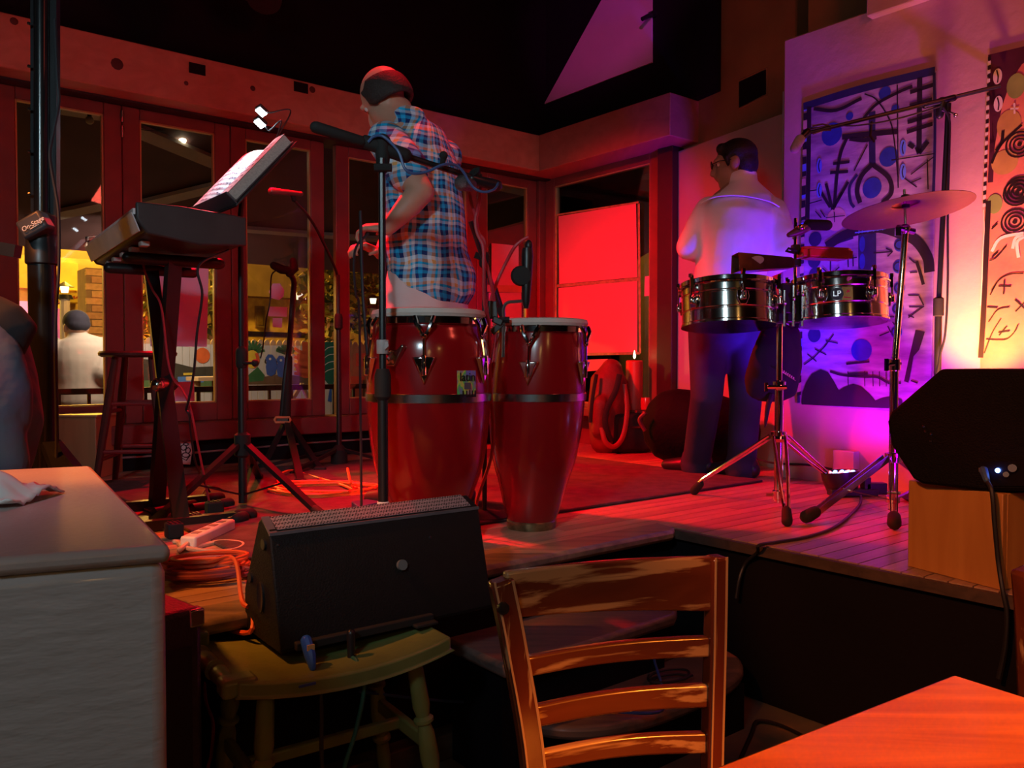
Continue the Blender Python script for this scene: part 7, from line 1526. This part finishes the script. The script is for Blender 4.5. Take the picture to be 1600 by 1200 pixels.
for s in (-1, 1):
    c_ = hc + hr * .032 * s + hu * .006 + hf * .104; m.tube([c_ + hr * .023 * math.cos(a) + hu * .018 * math.sin(a) for a in [math.pi * 2 * k / 16 for k in range(16)]], .0022, 6, True)
    m.tube([c_ + hr * .023 * s, hc + hr * .075 * s + hu * .014 + hf * .06, hc + hr * .08 * s + hu * .012 - hf * .01], .0022, 6)
m.tube([hc + hr * .009 + hu * .01 + hf * .106, hc - hr * .009 + hu * .01 + hf * .106], .002, 6); build(m, 'glasses', BLK, t)
WS = cloth('white_shirt', (.78, .76, .78), .5, 9)
m = MB(); m.limb([W(1136, 468, d0), W(1140, 430, d0), W(1152, 375, d0), W(1160, 335, d0), W(1161, 306, d0), nb_ + EZ * .0], [(.188, .15), (.182, .145), (.205, .148), (.208, .135), (.17, .105), (.07, .068)], 26, side=l)
for s_, e_, w_ in ((sL, eL, wL), (sR, eR, wR)): m.limb([s_, s_.lerp(e_, .5), e_], [.068, .07, .066], 16); m.limb([e_, e_.lerp(w_, .5), e_.lerp(w_, .92)], [.064, .056, .042], 14)
m.tube([nb_ + EZ * .005 + (l * math.cos(a) * .07 + f * math.sin(a) * .066) + EZ * (.014 - .016 * math.sin(a)) for a in [math.pi * 2 * k / 16 for k in range(16)]], [(.02, .012)] * 16, 8, True, side=EZ)
so = remesh(build(m, 'shirt', WS, t), .010, 10)
m = MB(); yk = [W(1093, 318, d0 - .06), W(1120, 307, d0 - .125), W(1160, 306, d0 - .14), W(1200, 314, d0 - .11), W(1222, 326, d0 - .05)]
m.tube(bez(yk, 6), .0035, 6); build(m, 'yoke_seam', WS, t)
JN = cloth('dark_jeans', (.016, .018, .05), .5, 12)
m = MB(); m.limb([W(1138, 512, d0), W(1139, 480, d0), W(1140, 455, d0)], [(.165, .13), (.175, .135), (.16, .125)], 22, side=l)
for h_, k_, f_ in zip(hips, kns, fts): m.limb([h_, k_, f_ + EZ * .06], [.105, .078, .072], 18); m.limb([f_ + EZ * .07, f_ + EZ * .045], [.082, .085], 14)
remesh(build(m, 'trousers', JN, t), .011, 5)
for f_ in fts: shoe(f_, Vector((-.7, .6, 0)), mat('black_shoe', (.015, .012, .014), .4), t)
# ---- man outside
d0 = 6.15; f = Vector((-.55, .83, 0)).normalized(); l = Vector((-f.y, f.x, 0)); gz = -.2
pv, wa, ch, up, nb_ = W(127, 640, d0), W(125, 612, d0), W(126, 570, d0), W(124, 540, d0), W(121, 524, d0)
hc = W(118, 512, d0); root = Vector((pv.x, pv.y, gz)); t = thing('person', 'man in white t-shirt and dark cap standing outside the doors', 'person', root)
m = MB(); m.limb([pv, wa, ch, up, nb_], [(.16, .11), (.15, .11), (.17, .11), (.165, .09), (.062, .06)], 18, side=l); m.limb([nb_ - EZ * .02, hc - EZ * .05], [.06, .055], 12)
hr, hf, hu = head(m, hc, Vector((-.8, .6, -.08)), EZ.copy(), 1.05)
sL, sR = up + l * .19, up - l * .19; eL, eR = W(93, 585, d0 - .05), W(158, 590, d0 - .0); wL, wR = W(104, 592, d0 + .2), W(150, 625, d0 + .15)
for s_, e_, w_ in ((sL, eL, wL), (sR, eR, wR)): m.limb([s_, e_], [.058, .045], 12); m.limb([e_, w_], [.043, .03], 12)
hand(m, wL, wL - eL, Vector((0, 0, -1)), .5, -1); hand(m, wR, wR - eR, Vector((0, 0, -1)), .5, 1)
for s in (-1, 1): h_ = pv + l * .09 * s; f_ = root + l * .11 * s; m.limb([h_, h_.lerp(f_, .5), f_ + EZ * .08], [.085, .055, .036], 12); m.limb([f_ + EZ * .04, f_ + f * .12 + EZ * .03], [.035, .03], 8)
remesh(build(m, 'body', SKN2, t), .009, 5); eyes(hc, hr, hf, hu, t)
m = MB(); m.sph(hc + hu * .045 - hf * .015, (.09, .106, .088), 18, 12, (hr, hf, hu)); m.sph(hc + hu * .02 - hf * .05, (.085, .07, .06), 16, 10, (hr, hf, hu)); remesh(build(m, 'cap', mat('dark_cap', (.025, .022, .04), .9), t), .009, 4)
m = MB(); m.limb([W(127, 628, d0), W(126, 600, d0), W(126, 565, d0), W(125, 545, d0), W(123, 532, d0), nb_], [(.19, .14), (.175, .13), (.195, .13), (.195, .12), (.16, .1), (.07, .068)], 22, side=l)
for s_, e_ in ((sL, eL), (sR, eR)): m.limb([s_, s_.lerp(e_, .4), s_.lerp(e_, .85)], [.078, .085, .09], 14)
remesh(build(m, 'shirt', cloth('white_tee', (.52, .44, .38), .5, 8), t), .011, 5)
m = MB(); m.limb([W(127, 650, d0), W(127, 632, d0)], [(.165, .125), (.165, .125)], 18, side=l)
for s in (-1, 1): h_ = pv + l * .09 * s; f_ = root + l * .11 * s; m.limb([h_, h_.lerp(f_, .5), f_ + EZ * .08], [.1, .08, .07], 14)
remesh(build(m, 'trousers', cloth('pale_shorts', (.5, .5, .52), .4, 9), t), .012, 4)
for s in (-1, 1): shoe(root + l * .11 * s, f, mat('black_shoe', (.015, .012, .014), .4), t)
